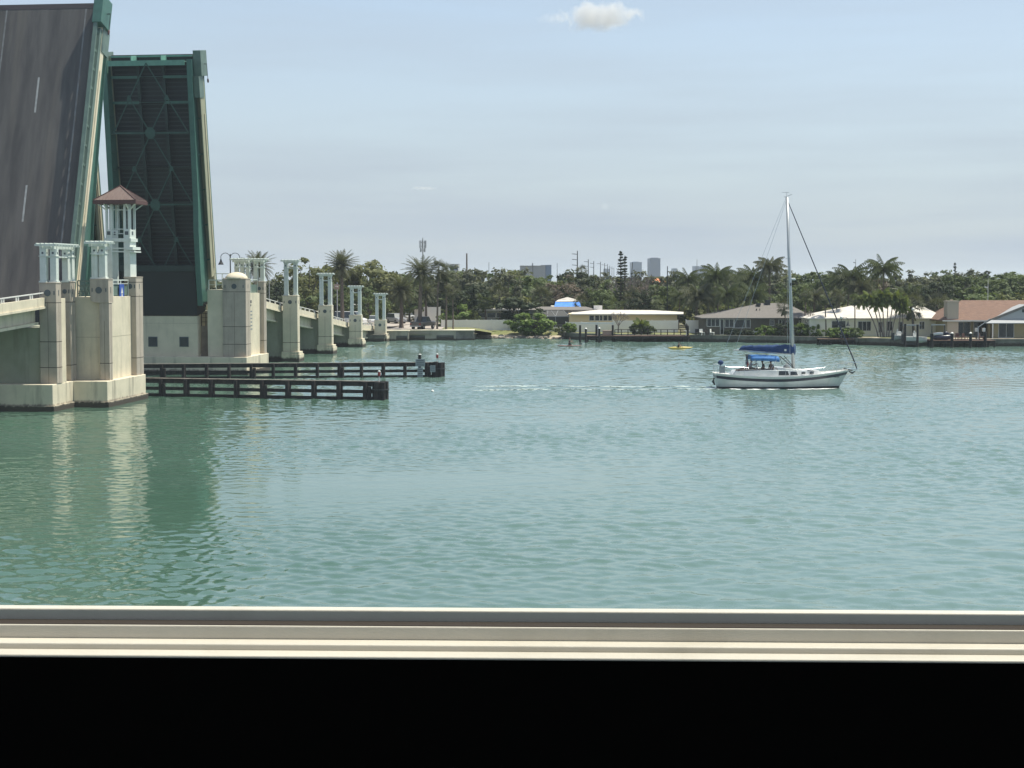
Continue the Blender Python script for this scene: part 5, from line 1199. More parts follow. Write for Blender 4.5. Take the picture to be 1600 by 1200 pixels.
m = MB(); m.add([(X_(886, Y+1), Y+1, Z_(491.5, Y)), (X_(930, Y+1), Y+1, Z_(492.5, Y)), (X_(925, Y+5), Y+5, Z_(485.6, Y+5)), (X_(898, Y+5), Y+5, Z_(485.6, Y+5))], [(0,1,2,3)]); m.box(X_(886, Y+1), X_(930, Y+1), Y+1, Y+1.08, Z_(493.4, Y), Z_(492, Y)); m.build('porch_roof', M['roof_white'], ph)
for a, b in ((893, 900), (903, 909), (912, 918)): window(ph, X_(a, Y+4), X_(b, Y+4), 1.6, Z_(494.5, Y+4), Y+3.98, 1)
# low white-roofed cottage
Y = 243.0; ch = thing('house', (X_(770, Y), Y, 1), 'low cottage with thin white flat roof and dark window strip behind the white fence', 'house')
m = MB(); m.box(X_(738, Y), X_(826, Y), Y, Y+8, .8, Z_(486, Y)); m.build('wall', M['gable'], ch)
m = MB(); m.box(X_(736.5, Y), X_(828, Y), Y-.7, Y+8.5, Z_(485.8, Y), Z_(483.2, Y)); m.build('roof', M['roof_white'], ch)
for a, b in ((746, 760), (761.5, 774), (776, 790), (792, 806)): window(ch, X_(a, Y), X_(b, Y), Z_(496, Y), Z_(488.8, Y), Y, 1)
# blue tarpaulin roof house, brick gable, orange roof, pieces behind
Y = 252.0; th = thing('house', (X_(885, Y), Y, 1), 'house under repair with bright blue tarpaulin over its roof', 'house')
m = MB(); m.box(X_(862, Y), X_(908, Y), Y, Y+8, .8, Z_(478.5, Y)); m.build('wall', M['house_white'], th)
m = MB(); m.add([(X_(866, Y), Y-.3, Z_(479, Y)), (X_(908, Y), Y-.3, Z_(479, Y)), (X_(905, Y+2.5), Y+2.5, Z_(470.5, Y+2.5)), (X_(868, Y+2.5), Y+2.5, Z_(470.5, Y+2.5)), (X_(905, Y+8), Y+8, 4), (X_(868, Y+8), Y+8, 4)], [(0,1,2,3), (3,2,4,5)]); rt = m.build('tarpaulin', M['tarp'], th)
m = MB(); m.add([(X_(868, Y+2), Y+2, Z_(471.5, Y)), (X_(905, Y+2), Y+2, Z_(471, Y)), (X_(902, Y+4), Y+4, Z_(468.5, Y+4)), (X_(886, Y+4), Y+4, Z_(464, Y+4)), (X_(872, Y+4), Y+4, Z_(468.3, Y+4)), (X_(886, Y+9), Y+9, 4), (X_(870, Y+9), Y+9, 4), (X_(905, Y+9), Y+9, 4)], [(0,1,2,3,4), (4,3,5,6), (3,2,7,5)]); m.build('roof', M['roof_white'], th)
Y = 243.0; kh = thing('house', (X_(1017, Y), Y, 1), 'small brick-pink gabled roof peeking above the right end of the flat white roof', 'house')
m = MB(); m.prism([(X_(1006, Y), 1), (X_(1028, Y), 1), (X_(1028, Y), Z_(485, Y)), (X_(1021, Y), Z_(473, Y)), (X_(1016, Y), Z_(475, Y)), (X_(1006, Y), Z_(484, Y))], Y, Y+6); m.build('wall', M['pinkbox'], kh)
m = MB(); m.bar((X_(1006, Y), Y, Z_(483.4, Y)), (X_(1018, Y), Y, Z_(473, Y)), .3, .12); m.bar((X_(1018, Y), Y, Z_(473, Y)), (X_(1029, Y), Y, Z_(484.5, Y)), .3, .12); m.build('roof', M['house_white'], kh)
Y = 330.0; oh = thing('house', (X_(1031, Y), Y, 1), 'house with orange tiled roof showing among the trees below the distant tower', 'house')
m = MB(); m.box(X_(1025, Y), X_(1038, Y), Y+1, Y+6, 1, Z_(441, Y)); m.build('wall', M['house_white'], oh)
m = MB(); hip_roof(m, X_(1024, Y), X_(1039, Y), Y, Y+8, Z_(440.8, Y), Z_(435, Y), X_(1026, Y), X_(1033, Y), .3); m.build('roof', M['roof_orange'], oh)
# buildings behind the bridge-end road
Y = 292.0; r = thing('house', (X_(640, Y), Y, 1), 'low tan garden wall and shed behind the parked vehicles', 'building')
m = MB(); m.box(X_(613, Y), X_(627, Y), Y, Y+3, 1.4, Z_(480, Y)); m.build('wall', M['pinkbox'], r); m = MB(); m.box(X_(612, Y), X_(628, Y), Y-.2, Y+3.2, Z_(480, Y), Z_(479.2, Y)); m.build('roof', M['roof_grey'], r)
Y = 285.0; r = thing('house', (X_(575, Y), Y, 1), 'pale building with white canopy glimpsed between the third and fourth pergolas', 'building')
m = MB(); m.box(X_(560, Y), X_(606, Y), Y, Y+6, 1.4, Z_(484, Y)); m.build('wall', M['house_white'], r); m = MB(); m.box(X_(545, Y), X_(582, Y), Y-3, Y+4, Z_(477, Y), Z_(475.5, Y)); m.build('canopy', M['white'], r)
# fences
def fence(px0, px1, Y0, Y1, py_t, label, m='fence_w', z0=1.0, step=1.9, rail=True):
    r = thing('white_fence', (X_((px0+px1)/2, (Y0+Y1)/2), (Y0+Y1)/2, z0), label, 'fence')
    a = Vector((X_(px0, Y0), Y0, z0)); b = Vector((X_(px1, Y1), Y1, z0)); zt = Z_(py_t, (Y0+Y1)/2); Z = Vector((0, 0, 1)); n_ = max(1, int((b-a).length/step))
    p = MB(); p.bar(a+Z*(zt-z0)/2, b+Z*(zt-z0)/2, .05, zt-z0-.04)
    k = 0.
    L_ = (b-a).length
    while k < L_: q = a+(b-a)*(k/L_); p.bar(q+Z*.05-Vector((0, .03, 0)), q+Z*(zt-z0-.05)-Vector((0, .03, 0)), .012, .012); k += .3
    p.build('boards', M[m], r)
    for k in range(n_+1): q = a+(b-a)*k/n_; s = MB(); s.bar(q, q+Z*(zt-z0+.08), .14); s.build('post', M[m], r)
fence(690, 826, 233, 234, 499.5, 'long white vinyl fence above the grass left of the sea grape bush')
fence(648, 688, 262, 262, 479.5, 'white wall-like fence beyond the side road', z0=1.5)
fence(858, 884, 227.5, 227.5, 510.5, 'low white fence section right of the sea grape bush')
fence(884, 958, 225.5, 225.5, 503, 'white fence in front of the porch and boat lift')
fence(958, 1059, 224, 224, 500.5, 'tall white fence in front of the tan-walled house')
fence(1072, 1101, 222, 222, 500, 'white fence left of the grey house')
fence(1178, 1192, 212.4, 212.4, 517.5, 'small white picket gate left of the rounded hedge', step=.6)
# distant buildings and towers
def far_block(name, px0, px1, top, Y, depth, m, label, rows=0, pent=None, wm='far_blue'):
    r = thing(name, (X_((px0+px1)/2, Y), Y, 1), label, 'building'); x0, x1 = X_(px0, Y), X_(px1, Y); zt = Z_(top, Y)
    w = MB(); w.box(x0, x1, Y, Y+depth, 1, zt); wl_ = w.build('wall', M[m], r)
    if rows:
        q = MB(); n_ = max(3, int((px1-px0)/2.6)); fl = (zt-1)/rows
        for k in range(1, rows):
            z = 1+fl*k; q.box(x0+.03*(x1-x0), x1-.03*(x1-x0), Y-.3, Y-.02, z+fl*.15, z+fl*.55)
        q.build('window_bands', M[wm], wl_)
    if pent:
        for (a, b, t_) in pent: q = MB(); q.box(X_(a, Y), X_(b, Y), Y+depth*.2, Y+depth*.8, zt, Z_(t_, Y)); q.build('penthouse', M[m], r)
    q = MB(); q.box(x0-.2, x1+.2, Y-.4, Y+depth+.2, zt, zt+(zt*.01)); q.build('roof', M[m], r)
    return r
far_block('apartment_block', 813, 852, 415.5, 900, 40, 'far_grey', 'wide grey apartment block above the trees left of the pylons', rows=0, pent=[(846, 853, 413.8), (832, 833, 411)])
far_block('apartment_block', 852.3, 861.5, 414.5, 905, 36, 'far_pale', 'narrow paler wing on the right end of the grey apartment block', rows=0)
far_block('apartment_block', 703, 716, 413, 1100, 30, 'far_grey', 'low distant grey building left of the tall bare pole', rows=4)
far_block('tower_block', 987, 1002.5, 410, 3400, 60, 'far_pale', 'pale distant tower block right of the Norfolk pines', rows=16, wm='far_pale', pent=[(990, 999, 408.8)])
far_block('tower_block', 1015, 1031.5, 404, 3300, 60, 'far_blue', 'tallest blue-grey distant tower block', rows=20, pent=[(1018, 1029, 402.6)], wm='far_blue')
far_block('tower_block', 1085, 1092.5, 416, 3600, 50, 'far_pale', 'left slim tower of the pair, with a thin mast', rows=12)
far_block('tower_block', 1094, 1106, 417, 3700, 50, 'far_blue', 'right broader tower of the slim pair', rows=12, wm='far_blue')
far_block('tower_block', 944.5, 953, 420, 3600, 50, 'far_pale', 'low pale distant tower between the pylons and the Norfolk pines', rows=8)
far_block('tower_block', 1052, 1058, 419.5, 3600, 50, 'far_pale', 'small pale distant tower right of the tallest one', rows=8)
def mast_(px, top, Y, label, w=.35, arms=0, name='utility_pole', lean=0, m='darkmetal'):
    r = thing(name, (X_(px, Y), Y, 1), label, 'pole', 'power line poles on the skyline' if arms else None); x = X_(px, Y); zt = Z_(top, Y)
    q = MB(); q.tube([(x, Y, 0), (x+lean, Y, zt)], [w, w*.5], 6); q.build('pole', M[m], r)
    for k in range(arms):
        z = zt-1.2-k*2.2; q = MB(); q.bar((x-2.2*(w/.35), Y, z), (x, Y, z-.2), .22); q.build('cross_arm', M[m], r)
mast_(729.5, 396, 420, 'tall bare pole standing above the trees left of the grey apartment block', .42, m='grey_branch')
mast_(902, 392, 560, 'tallest and nearest power pole, left of the small distant fan palm', .34, 4); mast_(919, 405, 700, 'second power pole, right of the small distant fan palm', .34, 4); mast_(927.5, 408, 800, 'third power pole of the receding row', .34, 2)
for i, (px, tp) in enumerate(((938, 409), (944.5, 411), (949, 412.5), (952.5, 415), (956, 416.5), (959, 418))): mast_(px, tp, 900+i*90, ['fourth', 'fifth', 'sixth', 'seventh', 'eighth', 'last and smallest'][i]+' power pole of the receding row', .36, 1)
mast_(1088.5, 405, 3590, 'hair-thin mast rising from the left slim tower', 1.3, name='antenna_mast'); mast_(982, 410, 262, 'dark leaning pole right of the Norfolk pines', .14, lean=.7); mast_(1042.5, 416, 256, 'dark wooden pole among the trees below the right-hand towers', .15)
mast_(1336, 405, 520, 'thin distant antenna above the white tiled roof', .14, 1, name='antenna_mast'); mast_(1543, 437, 240, 'thin white lamp pole among trees above the brown roof', .09, 1, m='white')
mast_(832.5, 411, 899, 'short rod on the roof of the grey apartment block', .3, name='antenna_mast')
mast_(764, 410, 600, 'thin distant pole above trees left of the grey apartment block', .16); mast_(870.5, 411, 700, 'thin distant pole right of the grey apartment block', .18)
# cell tower
Y = 380.0; r = thing('cell_tower', (X_(661, Y), Y, 1), 'cell tower with tiers of antennas rising above the tallest date palm', 'tower'); x = X_(661, Y)
q = MB(); q.tube([(x, Y, 0), (x, Y, Z_(372, Y))], [.3, .12], 8); q.build('pole', M['gable'], r)
for k, (za, w) in enumerate(((379, 1.5), (385, 1.5), (391, 1.0))):
    z = Z_(za, Y); q = MB()
    for a in range(3):
        c_, s_ = math.cos(a*2.094+.4), math.sin(a*2.094+.4); q.bar((x, Y, z), (x+c_*w*.5, Y+s_*w*.5, z), .12)
        for b in (-.5, 0, .5): px_, py_ = x+c_*w*.5-s_*b, Y+s_*w*.5+c_*b; q.box(px_-.07, px_+.07, py_-.05, py_+.05, z-.5, z+.5)
    q.build('antenna_array', M['gable'], r)
# highway sign posts by the bridge end
for px, lb in ((519.5, 'left slim grey post behind the second approach pier'), (527, 'slim grey post carrying a small round sign behind the second approach pier')):
    Y = 232.0; r = thing('sign_post', (X_(px, Y), Y, 1.5), lb, 'sign post'); q = MB(); q.tube([(X_(px, Y), Y, 1.4), (X_(px, Y), Y, Z_(441, Y))], .08, 8); q.build('pole', M['gable'], r)
    if px > 520: q = MB(); q.box(X_(522, Y), X_(530.5, Y), Y-.12, Y-.07, Z_(452, Y), Z_(444, Y)); pn = q.build('panel', M['pinkbox'], r); q = MB(); q.lathe((X_(526.5, Y), Y-.17, Z_(448, Y)), [(.25, -.04), (.25, .04)], 14); q.build('sign_disc', M['white'], pn)
mast_(401+20, 440, 232, 'plain grey post between the sign wall and the tallest approach pier', .12, m='gable')
lamp_post(X_(1314.5, 203), 203, 1.0, 2.9, 'garden lamp with white globe before the white-roofed house', 1)
lamp_post(X_(1426.5, 203), 203, 1.0, 4.1, 'white dock lamp left of the big dark waterside tree', 1)
for px, zt in ((1314.5, 3.95), (1426.5, 5.15)):
    lm = [o for o in bpy.data.objects if o.name.startswith('street_lamp') and abs(o.location.x-X_(px, 203)) < .01][0]
    q = MB(); q.ball((X_(px, 203), 203, zt), .22); q.build('globe', M['white'], lm)
# pilings, docks
def piling(px, Y, top, label, cap=False, r0=.16):
    x = X_(px, Y); r = thing('piling', (x, Y, 0), label, 'piling'); q = MB(); q.tube([(x, Y, -2), (x, Y, Z_(top, Y))], [r0*1.1, r0], 9); q.build('pile', M['timber'], r)
    if cap: q = MB(); q.lathe((x, Y, Z_(top, Y)), [(r0*1.15, 0), (r0*1.15, .05), (.02, .22)], 10); q.build('cap', M['white'], r)
piling(906.5, 211, 508, 'tall bare piling left of the dock'); piling(915.5, 210.5, 514, 'white-capped piling at the left end of the dock', True); piling(936.5, 210, 513.5, 'white-capped piling in front of the boat lift', True)
piling(932, 213, 507.5, 'dark tall piling under the boat lift frame'); piling(957.5, 213, 508, 'right piling of the boat lift'); piling(1075, 212.5, 509, 'piling at the right end of the dock railing')
piling(1456.5, 195, 521, 'tall black piling left of the jet ski', r0=.22); piling(1488, 194.5, 521, 'white-capped piling right of the jet ski', True, .2); piling(1517, 194.5, 521, 'white-capped piling in the middle of the right-hand dock', True, .2)
piling(1414.5, 196, 506, 'slim dark piling of the boat lift beside the slender palms'); piling(1434, 196, 507, 'dark piling of the boat lift beside the big dark tree'); piling(1540, 195.5, 519, 'dark piling near the white dock box', False, .2)
def dock(name, x0, x1, y0, y1, z, label, under=1.4, rail_y=None, rail=(0, 0), rh=1.0):
    r = thing(name, ((x0+x1)/2, y0, 0), label, 'dock')
    q = MB(); q.box(x0, x1, y0, y1, z-.05, z)
    k = x0
    while k < x1: q.box(k, k+.12, y0-.02, y1, z+.001, z+.02); k += .15
    q.build('deck', M['dock_wood'], r); q = MB(); q.box(x0, x1, y0-.03, y0+.05, z-.34, z-.06); q.box(x0, x1, y1-.1, y1, z-.34, z-.06); q.build('beam', M['timber'], r)
    k = x0+.15
    while k < x1+.1:
        q = MB(); q.tube([(k, y0+.1, -2), (k, y0+.1, z-.1)], .13, 8); q.tube([(k, y1-.1, -2), (k, y1-.1, z-.1)], .13, 8); q.build('pile', M['timber'], r); k += under
    if rail_y:
        q = MB(); q.box(rail[0], rail[1], rail_y-.05, rail_y+.05, z+rh-.08, z+rh); k = rail[0]
        while k <= rail[1]+.01: q.box(k-.06, k+.06, rail_y-.06, rail_y+.06, z, z+rh); k += (rail[1]-rail[0])/11
        q.box(rail[0], rail[1], rail_y-.02, rail_y+.02, z+rh*.5-.03, z+rh*.5+.03); q.build('railing', M['timber'], r)
    return r
Yd = 212.3
dock('dock', X_(917, Yd), X_(1078, Yd), Yd, Yd+1.9, .92, 'long brown wooden dock with dark railing in front of the tan-walled house', under=2.05, rail_y=Yd+1.6, rail=(X_(962, Yd), X_(1076, Yd)), rh=.95)
dock('dock', X_(1280, 203), X_(1335, 203), 202.9, 204.6, .85, 'low wooden dock with bench in front of the white-roofed house', under=1.6)
dock('dock', X_(1458, 195.5), X_(1556, 195.5), 195.6, 198.2, .95, 'right-hand wooden dock with furniture below the brown-roofed house', under=1.7)
r = thing('boat_lift', (X_(930, 214), 214, 0), 'white-framed boat lift with pale box above the left end of the dock', 'boat lift'); Y = 213.5
q = MB(); q.box(X_(907, Y), X_(960, Y), Y, Y+.2, Z_(505.5, Y), Z_(503.8, Y)); q.build('top_beam', M['white'], r)
for px in (931.5, 934, 957): q = MB(); q.box(X_(px, Y)-.07, X_(px, Y)+.07, Y+.02, Y+.18, -1, Z_(505.5, Y)); q.build('post', M['white'], r)
q = MB(); q.box(X_(942, Y), X_(955.5, Y), Y-.4, Y+.8, 1.0, Z_(517.5, Y)); q.box(X_(941.5, Y), X_(956, Y), Y-.45, Y+.85, Z_(517.5, Y), Z_(516.3, Y))
solo(q, 'dock_box', [M['pinkbox']], (X_(949, Y), Y, 1.0), 'large pinkish storage box on the dock under the boat lift', 'box')
r = thing('boat_lift', (X_(1425, 197), 197, 0), 'boat lift frame with horizontal grey beam beside the slender palms', 'boat lift'); Y = 196.6
q = MB(); q.box(X_(1412, Y), X_(1438, Y), Y, Y+.25, Z_(508.8, Y), Z_(507, Y)); q.build('top_beam', M['gable'], r); q = MB(); q.box(X_(1412, Y), X_(1438, Y), Y-.1, Y+2.2, .35, .5); q.build('cradle', M['darkmetal'], r)
r = thing('boat_lift', (X_(1467, 197), 197, 0), 'boat lift frame above the jet ski', 'boat lift'); Y = 196.6
q = MB(); q.box(X_(1456, Y), X_(1477, Y), Y, Y+.2, Z_(508.3, Y), Z_(506.7, Y)); q.build('top_beam', M['gable'], r)
for px in (1456.5, 1476.5): q = MB(); q.box(X_(px, Y)-.05, X_(px, Y)+.05, Y+.02, Y+.15, -1, Z_(508.3, Y)); q.build('post', M['darkmetal'], r)
# small motor boats on the lifts, jet ski
def small_boat(px0, px1, Y, zb, h, label, m='gel', name='motor_boat'):
    x0, x1 = X_(px0, Y), X_(px1, Y); r = thing(name, ((x0+x1)/2, Y, zb), label, 'boat'); q = MB(); n_ = 12; vs = []
    for i in range(n_+1):
        u = i/n_; x = x0+(x1-x0)*u; w = .95*(math.sin(math.pi*(.12+.44*(1-abs(2*u-.75)/1.25)))**.7)*(1 if u < .7 else max(.03, (1-u)/.3)**.6); k = zb+.25*max(0, u-.6)**2*4
        vs += [(x, Y-w, zb+h), (x, Y-w*.75, zb+h*.35), (x, Y, k), (x, Y+w*.75, zb+h*.35), (x, Y+w, zb+h)]
    fs = []
    for i in range(n_):
        for k in range(4): fs.append((i*5+k, i*5+k+1, (i+1)*5+k+1, (i+1)*5+k))
    fs.append((0, 1, 2, 3, 4)); q.add(vs, fs); q.build('hull', M[m], r, smooth=False)
    q = MB(); xm = (x0+x1)/2; q.add([(p[0], p[1]*1, p[2]-.08) for p in vs[0::5]]+[(p[0], p[1], p[2]-.08) for p in vs[4::5]], [tuple(range(n_+1))+tuple(range(2*n_+1, n_, -1))]); q.build('deck', M['deckw'], r)
    q = MB(); q.box(xm-.3, xm+.3, Y-.3, Y+.3, zb+h*.5, zb+h+.55); q.box(xm-.2, xm-.15, Y-.3, Y+.3, zb+h+.5, zb+h+.85); q.build('console', M['deckw'], r)
    q = MB(); q.box(x0-.35, x0+.05, Y-.15, Y+.15, zb+.1, zb+h+.35); q.build('outboard_motor', M['darkmetal'], r)
    return r
small_boat(1397, 1412, 200.2, .7, .8, 'small grey skiff beside the slender palms', 'gable'); small_boat(1413, 1449, 197.6, .55, .85, 'low white motor boat resting on the lift beside the dark tree')
r = thing('jet_ski', (X_(1473, 196.8), 196.8, 1), 'white and dark blue jet ski raised on the right-hand dock', 'jet ski'); Y = 196.8; x = X_(1473, Y)
q = MB(); q.tube([(x-1.3, Y, 1.35), (x-.9, Y, 1.3), (x+.3, Y, 1.3), (x+1.0, Y, 1.42), (x+1.5, Y, 1.62)], [.25, .42, .45, .34, .08], 10); q.build('hull', M['navy_stripe'], r, smooth=True)
q = MB(); q.tube([(x-1.25, Y, 1.75), (x-.3, Y, 1.85), (x+.2, Y, 1.85)], [.2, .24, .16], 10); q.build('seat', M['gel'], r, smooth=True)
q = MB(); q.tube([(x+.1, Y, 1.75), (x+.5, Y, 1.95), (x+1.1, Y, 1.7)], [.25, .26, .12], 10); q.bar((x+.25, Y-.4, 2.15), (x+.25, Y+.4, 2.15), .06); q.build('cowl', M['navy_stripe'], r, smooth=True)
for px, zt, lb in ((1526, 1.0, 'white hooded service post on the right-hand dock, left one'), (1537.5, 1.0, 'white hooded service post on the right-hand dock, right one')):
    Y = 198.8; r = thing('service_post', (X_(px, Y), Y, 1), lb, 'post'); q = MB(); q.tube([(X_(px, Y), Y, 1), (X_(px, Y), Y, Z_(517, Y))], .1, 8); q.build('post', M['darkmetal'], r); q = MB(); x = X_(px, Y); q.box(x-.18, x+.18, Y-.18, Y+.18, Z_(518, Y), Z_(512.5, Y)); q.build('hood', M['white'], r)
r = thing('davit', (X_(1530, 198), 198, 1), 'slanted grey davit arm leaning over the right-hand dock', 'davit'); Y = 198.2
q = MB(); q.bar((X_(1528, Y), Y, Z_(512, Y)), (X_(1547, Y), Y, Z_(498, Y)), .1); q.build('arm', M['gable'], r); q = MB(); q.tube([(X_(1529, Y), Y, .9), (X_(1529, Y), Y, Z_(510, Y))], .08, 8); q.build('post', M['gable'], r)
# garden furniture
def chair(x, y, z, label, m='timber', rz=0, group=None):
    r = thing('garden_chair', (x, y, z), label, 'chair', group, rz=rz if rz else 1e-6)
    q = MB(); q.box(-.3, .3, -.28, .28, .40, .46); q.build('seat', M[m], r); q = MB(); q.box(-.3, .3, .24, .3, .46, .95); q.build('backrest', M[m], r)
    for a in (-.27, .27):
        for b in (-.25, .25): q = MB(); q.box(a-.03, a+.03, b-.03, b+.03, 0, .40); q.build('leg', M[m], r)
for i, px in enumerate((1090, 1097, 1105, 1113)): chair(X_(px, 212.8), 212.8, 1.0, ['leftmost dark wicker garden chair left of the grey house', 'second dark garden chair with pale cushion by the grey house', 'third dark garden chair by the grey house door', 'dark garden chair nearest the patio door of the grey house'][i], ['timber', 'deckw', 'timber', 'deckw'][i], .3*i+.2, 'garden chairs by the grey house')
for i, px in enumerate((1498, 1508, 1534)): chair(X_(px, 197), 197, .97, ['dark dock chair right of the jet ski', 'dark dock chair between the two capped pilings', 'dark dock chair beside the service posts'][i], 'wood_red', .4*i+.3, 'dock chairs on the right-hand dock')
r = thing('umbrella', (X_(1073, 213.6), 213.6, .94), 'dark closed umbrella and white-topped table at the right end of the dock', 'umbrella'); x = X_(1073, 213.6)
q = MB(); q.lathe((x, 213.6, .94), [(.3, 0), (.05, .1), (.05, .7), (.5, .72), (.5, .76)], 12); q.build('table', M['deckw'], r); q = MB(); q.lathe((x, 213.6, .94), [(.03, .76), (.22, 1.1), (.16, 1.6), (.03, 1.85)], 10); q.build('canopy', M['timber'], r)
q = MB(); Y = 203.6; x = X_(1325, Y); q.box(x-1.1, x+1.1, Y-.2, Y+.2, 1.25, 1.32); q.box(x-1.1, x+1.1, Y+.18, Y+.24, 1.32, 1.75)
for a in (-1, 0, 1): q.box(x+a-.04, x+a+.04, Y-.18, Y+.2, .86, 1.25)
solo(q, 'bench', M['timber'], (x, Y, .86), 'dark wooden bench on the low dock before the white-roofed house', 'bench')
mb_ = MB(); mb_.box(X_(1340, 203), X_(1376, 203), 202, 205.5, 1.006, 1.05); tag(mb_.build('patio', M['sand']), kind='structure')
mb_ = MB(); mb_.box(X_(1484, 200.5), X_(1700, 200.5), 199, 202.2, 1.006, 1.06); tag(mb_.build('patio', M['sand']), kind='structure')
# vehicles
def car(px, Y, z0, L_, W_, H_, body, kind, label, rz=0.0, cat='car'):
    r = thing({'pickup': 'pickup_truck', 'van': 'van', 'suv': 'parked_suv', 'sedan': 'parked_car'}[kind], (X_(px, Y), Y, z0), label, cat, rz=rz+1e-6)
    hl = L_/2; hb = .32
    P_ = {'sedan': ([(-hl, hb), (hl, hb), (hl, .75), (hl*.45, .88), (-hl*.75, .92), (-hl, .85)], [(hl*.42, .88), (hl*.15, H_), (-hl*.4, H_), (-hl*.8, .92)]),
          'suv': ([(-hl, hb), (hl, hb), (hl, .95), (hl*.5, 1.05), (-hl, 1.05)], [(hl*.48, 1.05), (hl*.25, H_), (-hl*.85, H_), (-hl*.98, 1.05)]),
          'van': ([(-hl, hb), (hl, hb), (hl, .95), (hl*.75, 1.15), (-hl, 1.15)], [(hl*.74, 1.15), (hl*.45, H_), (-hl*.97, H_), (-hl, 1.15)]),
          'pickup': ([(-hl, hb+.2), (hl, hb+.2), (hl, 1.1), (hl*.45, 1.2), (-hl, 1.2)], [(hl*.42, 1.2), (hl*.22, H_), (-hl*.18, H_), (-hl*.26, 1.2)])}[kind]
    q = MB(); q.prism(P_[0], -W_/2, W_/2); b_ = q.build('body', M[body], r, bevel=.07)
    q = MB(); pl = P_[1]; n_ = len(pl); wi = W_/2-.05; wt = W_/2-.2
    vs = [(x, -(wi if z < H_-.01 else wt), z) for x, z in pl]+[(x, (wi if z < H_-.01 else wt), z) for x, z in pl]
    q.add(vs, [tuple(range(n_)), tuple(range(n_, 2*n_))[::-1]]+[(i, i+n_, (i+1) % n_+n_, (i+1) % n_) for i in range(n_)]); q.build('windows', M['glass_mid'], r, bevel=.02)
    q = MB(); tx = [p[0] for p in pl if p[1] > H_-.01]; q.box(min(tx)-.03, max(tx)+.03, -wt-.01, wt+.01, H_-.04, H_+.05); q.build('roof', M[body], r, bevel=.03)
    for sx in (-.62, .62):
        for sy in (-1, 1):
            q = MB(); n_ = 16; c_ = (hl*sx, sy*(W_/2-.1)); rad = .34 if kind != 'pickup' else .42
            vs = [(c_[0]+rad*math.cos(2*math.pi*k/n_), c_[1]+s_*.12, rad+rad*math.sin(2*math.pi*k/n_)) for s_ in (-1, 1) for k in range(n_)]
            q.add(vs, [tuple(range(n_)), tuple(range(n_, 2*n_))[::-1]]+[(i, i+n_, (i+1) % n_+n_, (i+1) % n_) for i in range(n_)]); w_ = q.build('wheel', M['black'], r)
            q = MB(); q.box(c_[0]-.14, c_[0]+.14, c_[1]+sy*.121, c_[1]+sy*.13, rad-.14, rad+.14); q.build('rim', M['car_silver'], w_)
    for sy in (-1, 1):
        q = MB(); q.box(hl-.02, hl+.03, sy*(W_/2-.3)-.16, sy*(W_/2-.3)+.16, .68, .84); q.build('headlight', M['white'], r)
        q = MB(); q.box(-hl-.03, -hl+.02, sy*(W_/2-.18)-.1, sy*(W_/2-.18)+.1, .75, 1.0); q.build('tail_light', M['red'], r)
    if kind == 'pickup':
        q = MB(); q.box(-hl-.08, -hl+.02, -W_/2+.05, W_/2-.05, .45, .62); q.build('bumper', M['car_silver'], r)
        q = MB(); q.box(-hl+.1, -hl*.3, -W_/2+.12, W_/2-.12, 1.19, 1.215); q.build('truck_bed', M['black'], r)
    return r
car(661, 223.5, 1.56, 5.6, 1.95, 1.95, 'car_grey', 'pickup', 'dark grey pickup truck seen from behind beside the date palm trunk', R(68), 'pickup truck')
car(637, 268, 1.58, 4.9, 1.9, 1.75, 'car_white', 'suv', 'white sport utility vehicle right of the date palm trunk beyond the road', R(-70))
car(619.5, 252, 1.62, 4.8, 1.9, 1.7, 'car_silver', 'suv', 'silver vehicle parked just left of the shorter date palm trunk', R(-60))
car(584, 247, 1.62, 4.6, 1.85, 1.45, 'car_white', 'sedan', 'white saloon car coming down the road between the last two pergolas', R(-85))
car(548, 240, 1.75, 5.4, 2.0, 2.2, 'car_white', 'van', 'white van seen over the parapet left of the third pergola', R(-20), 'van')
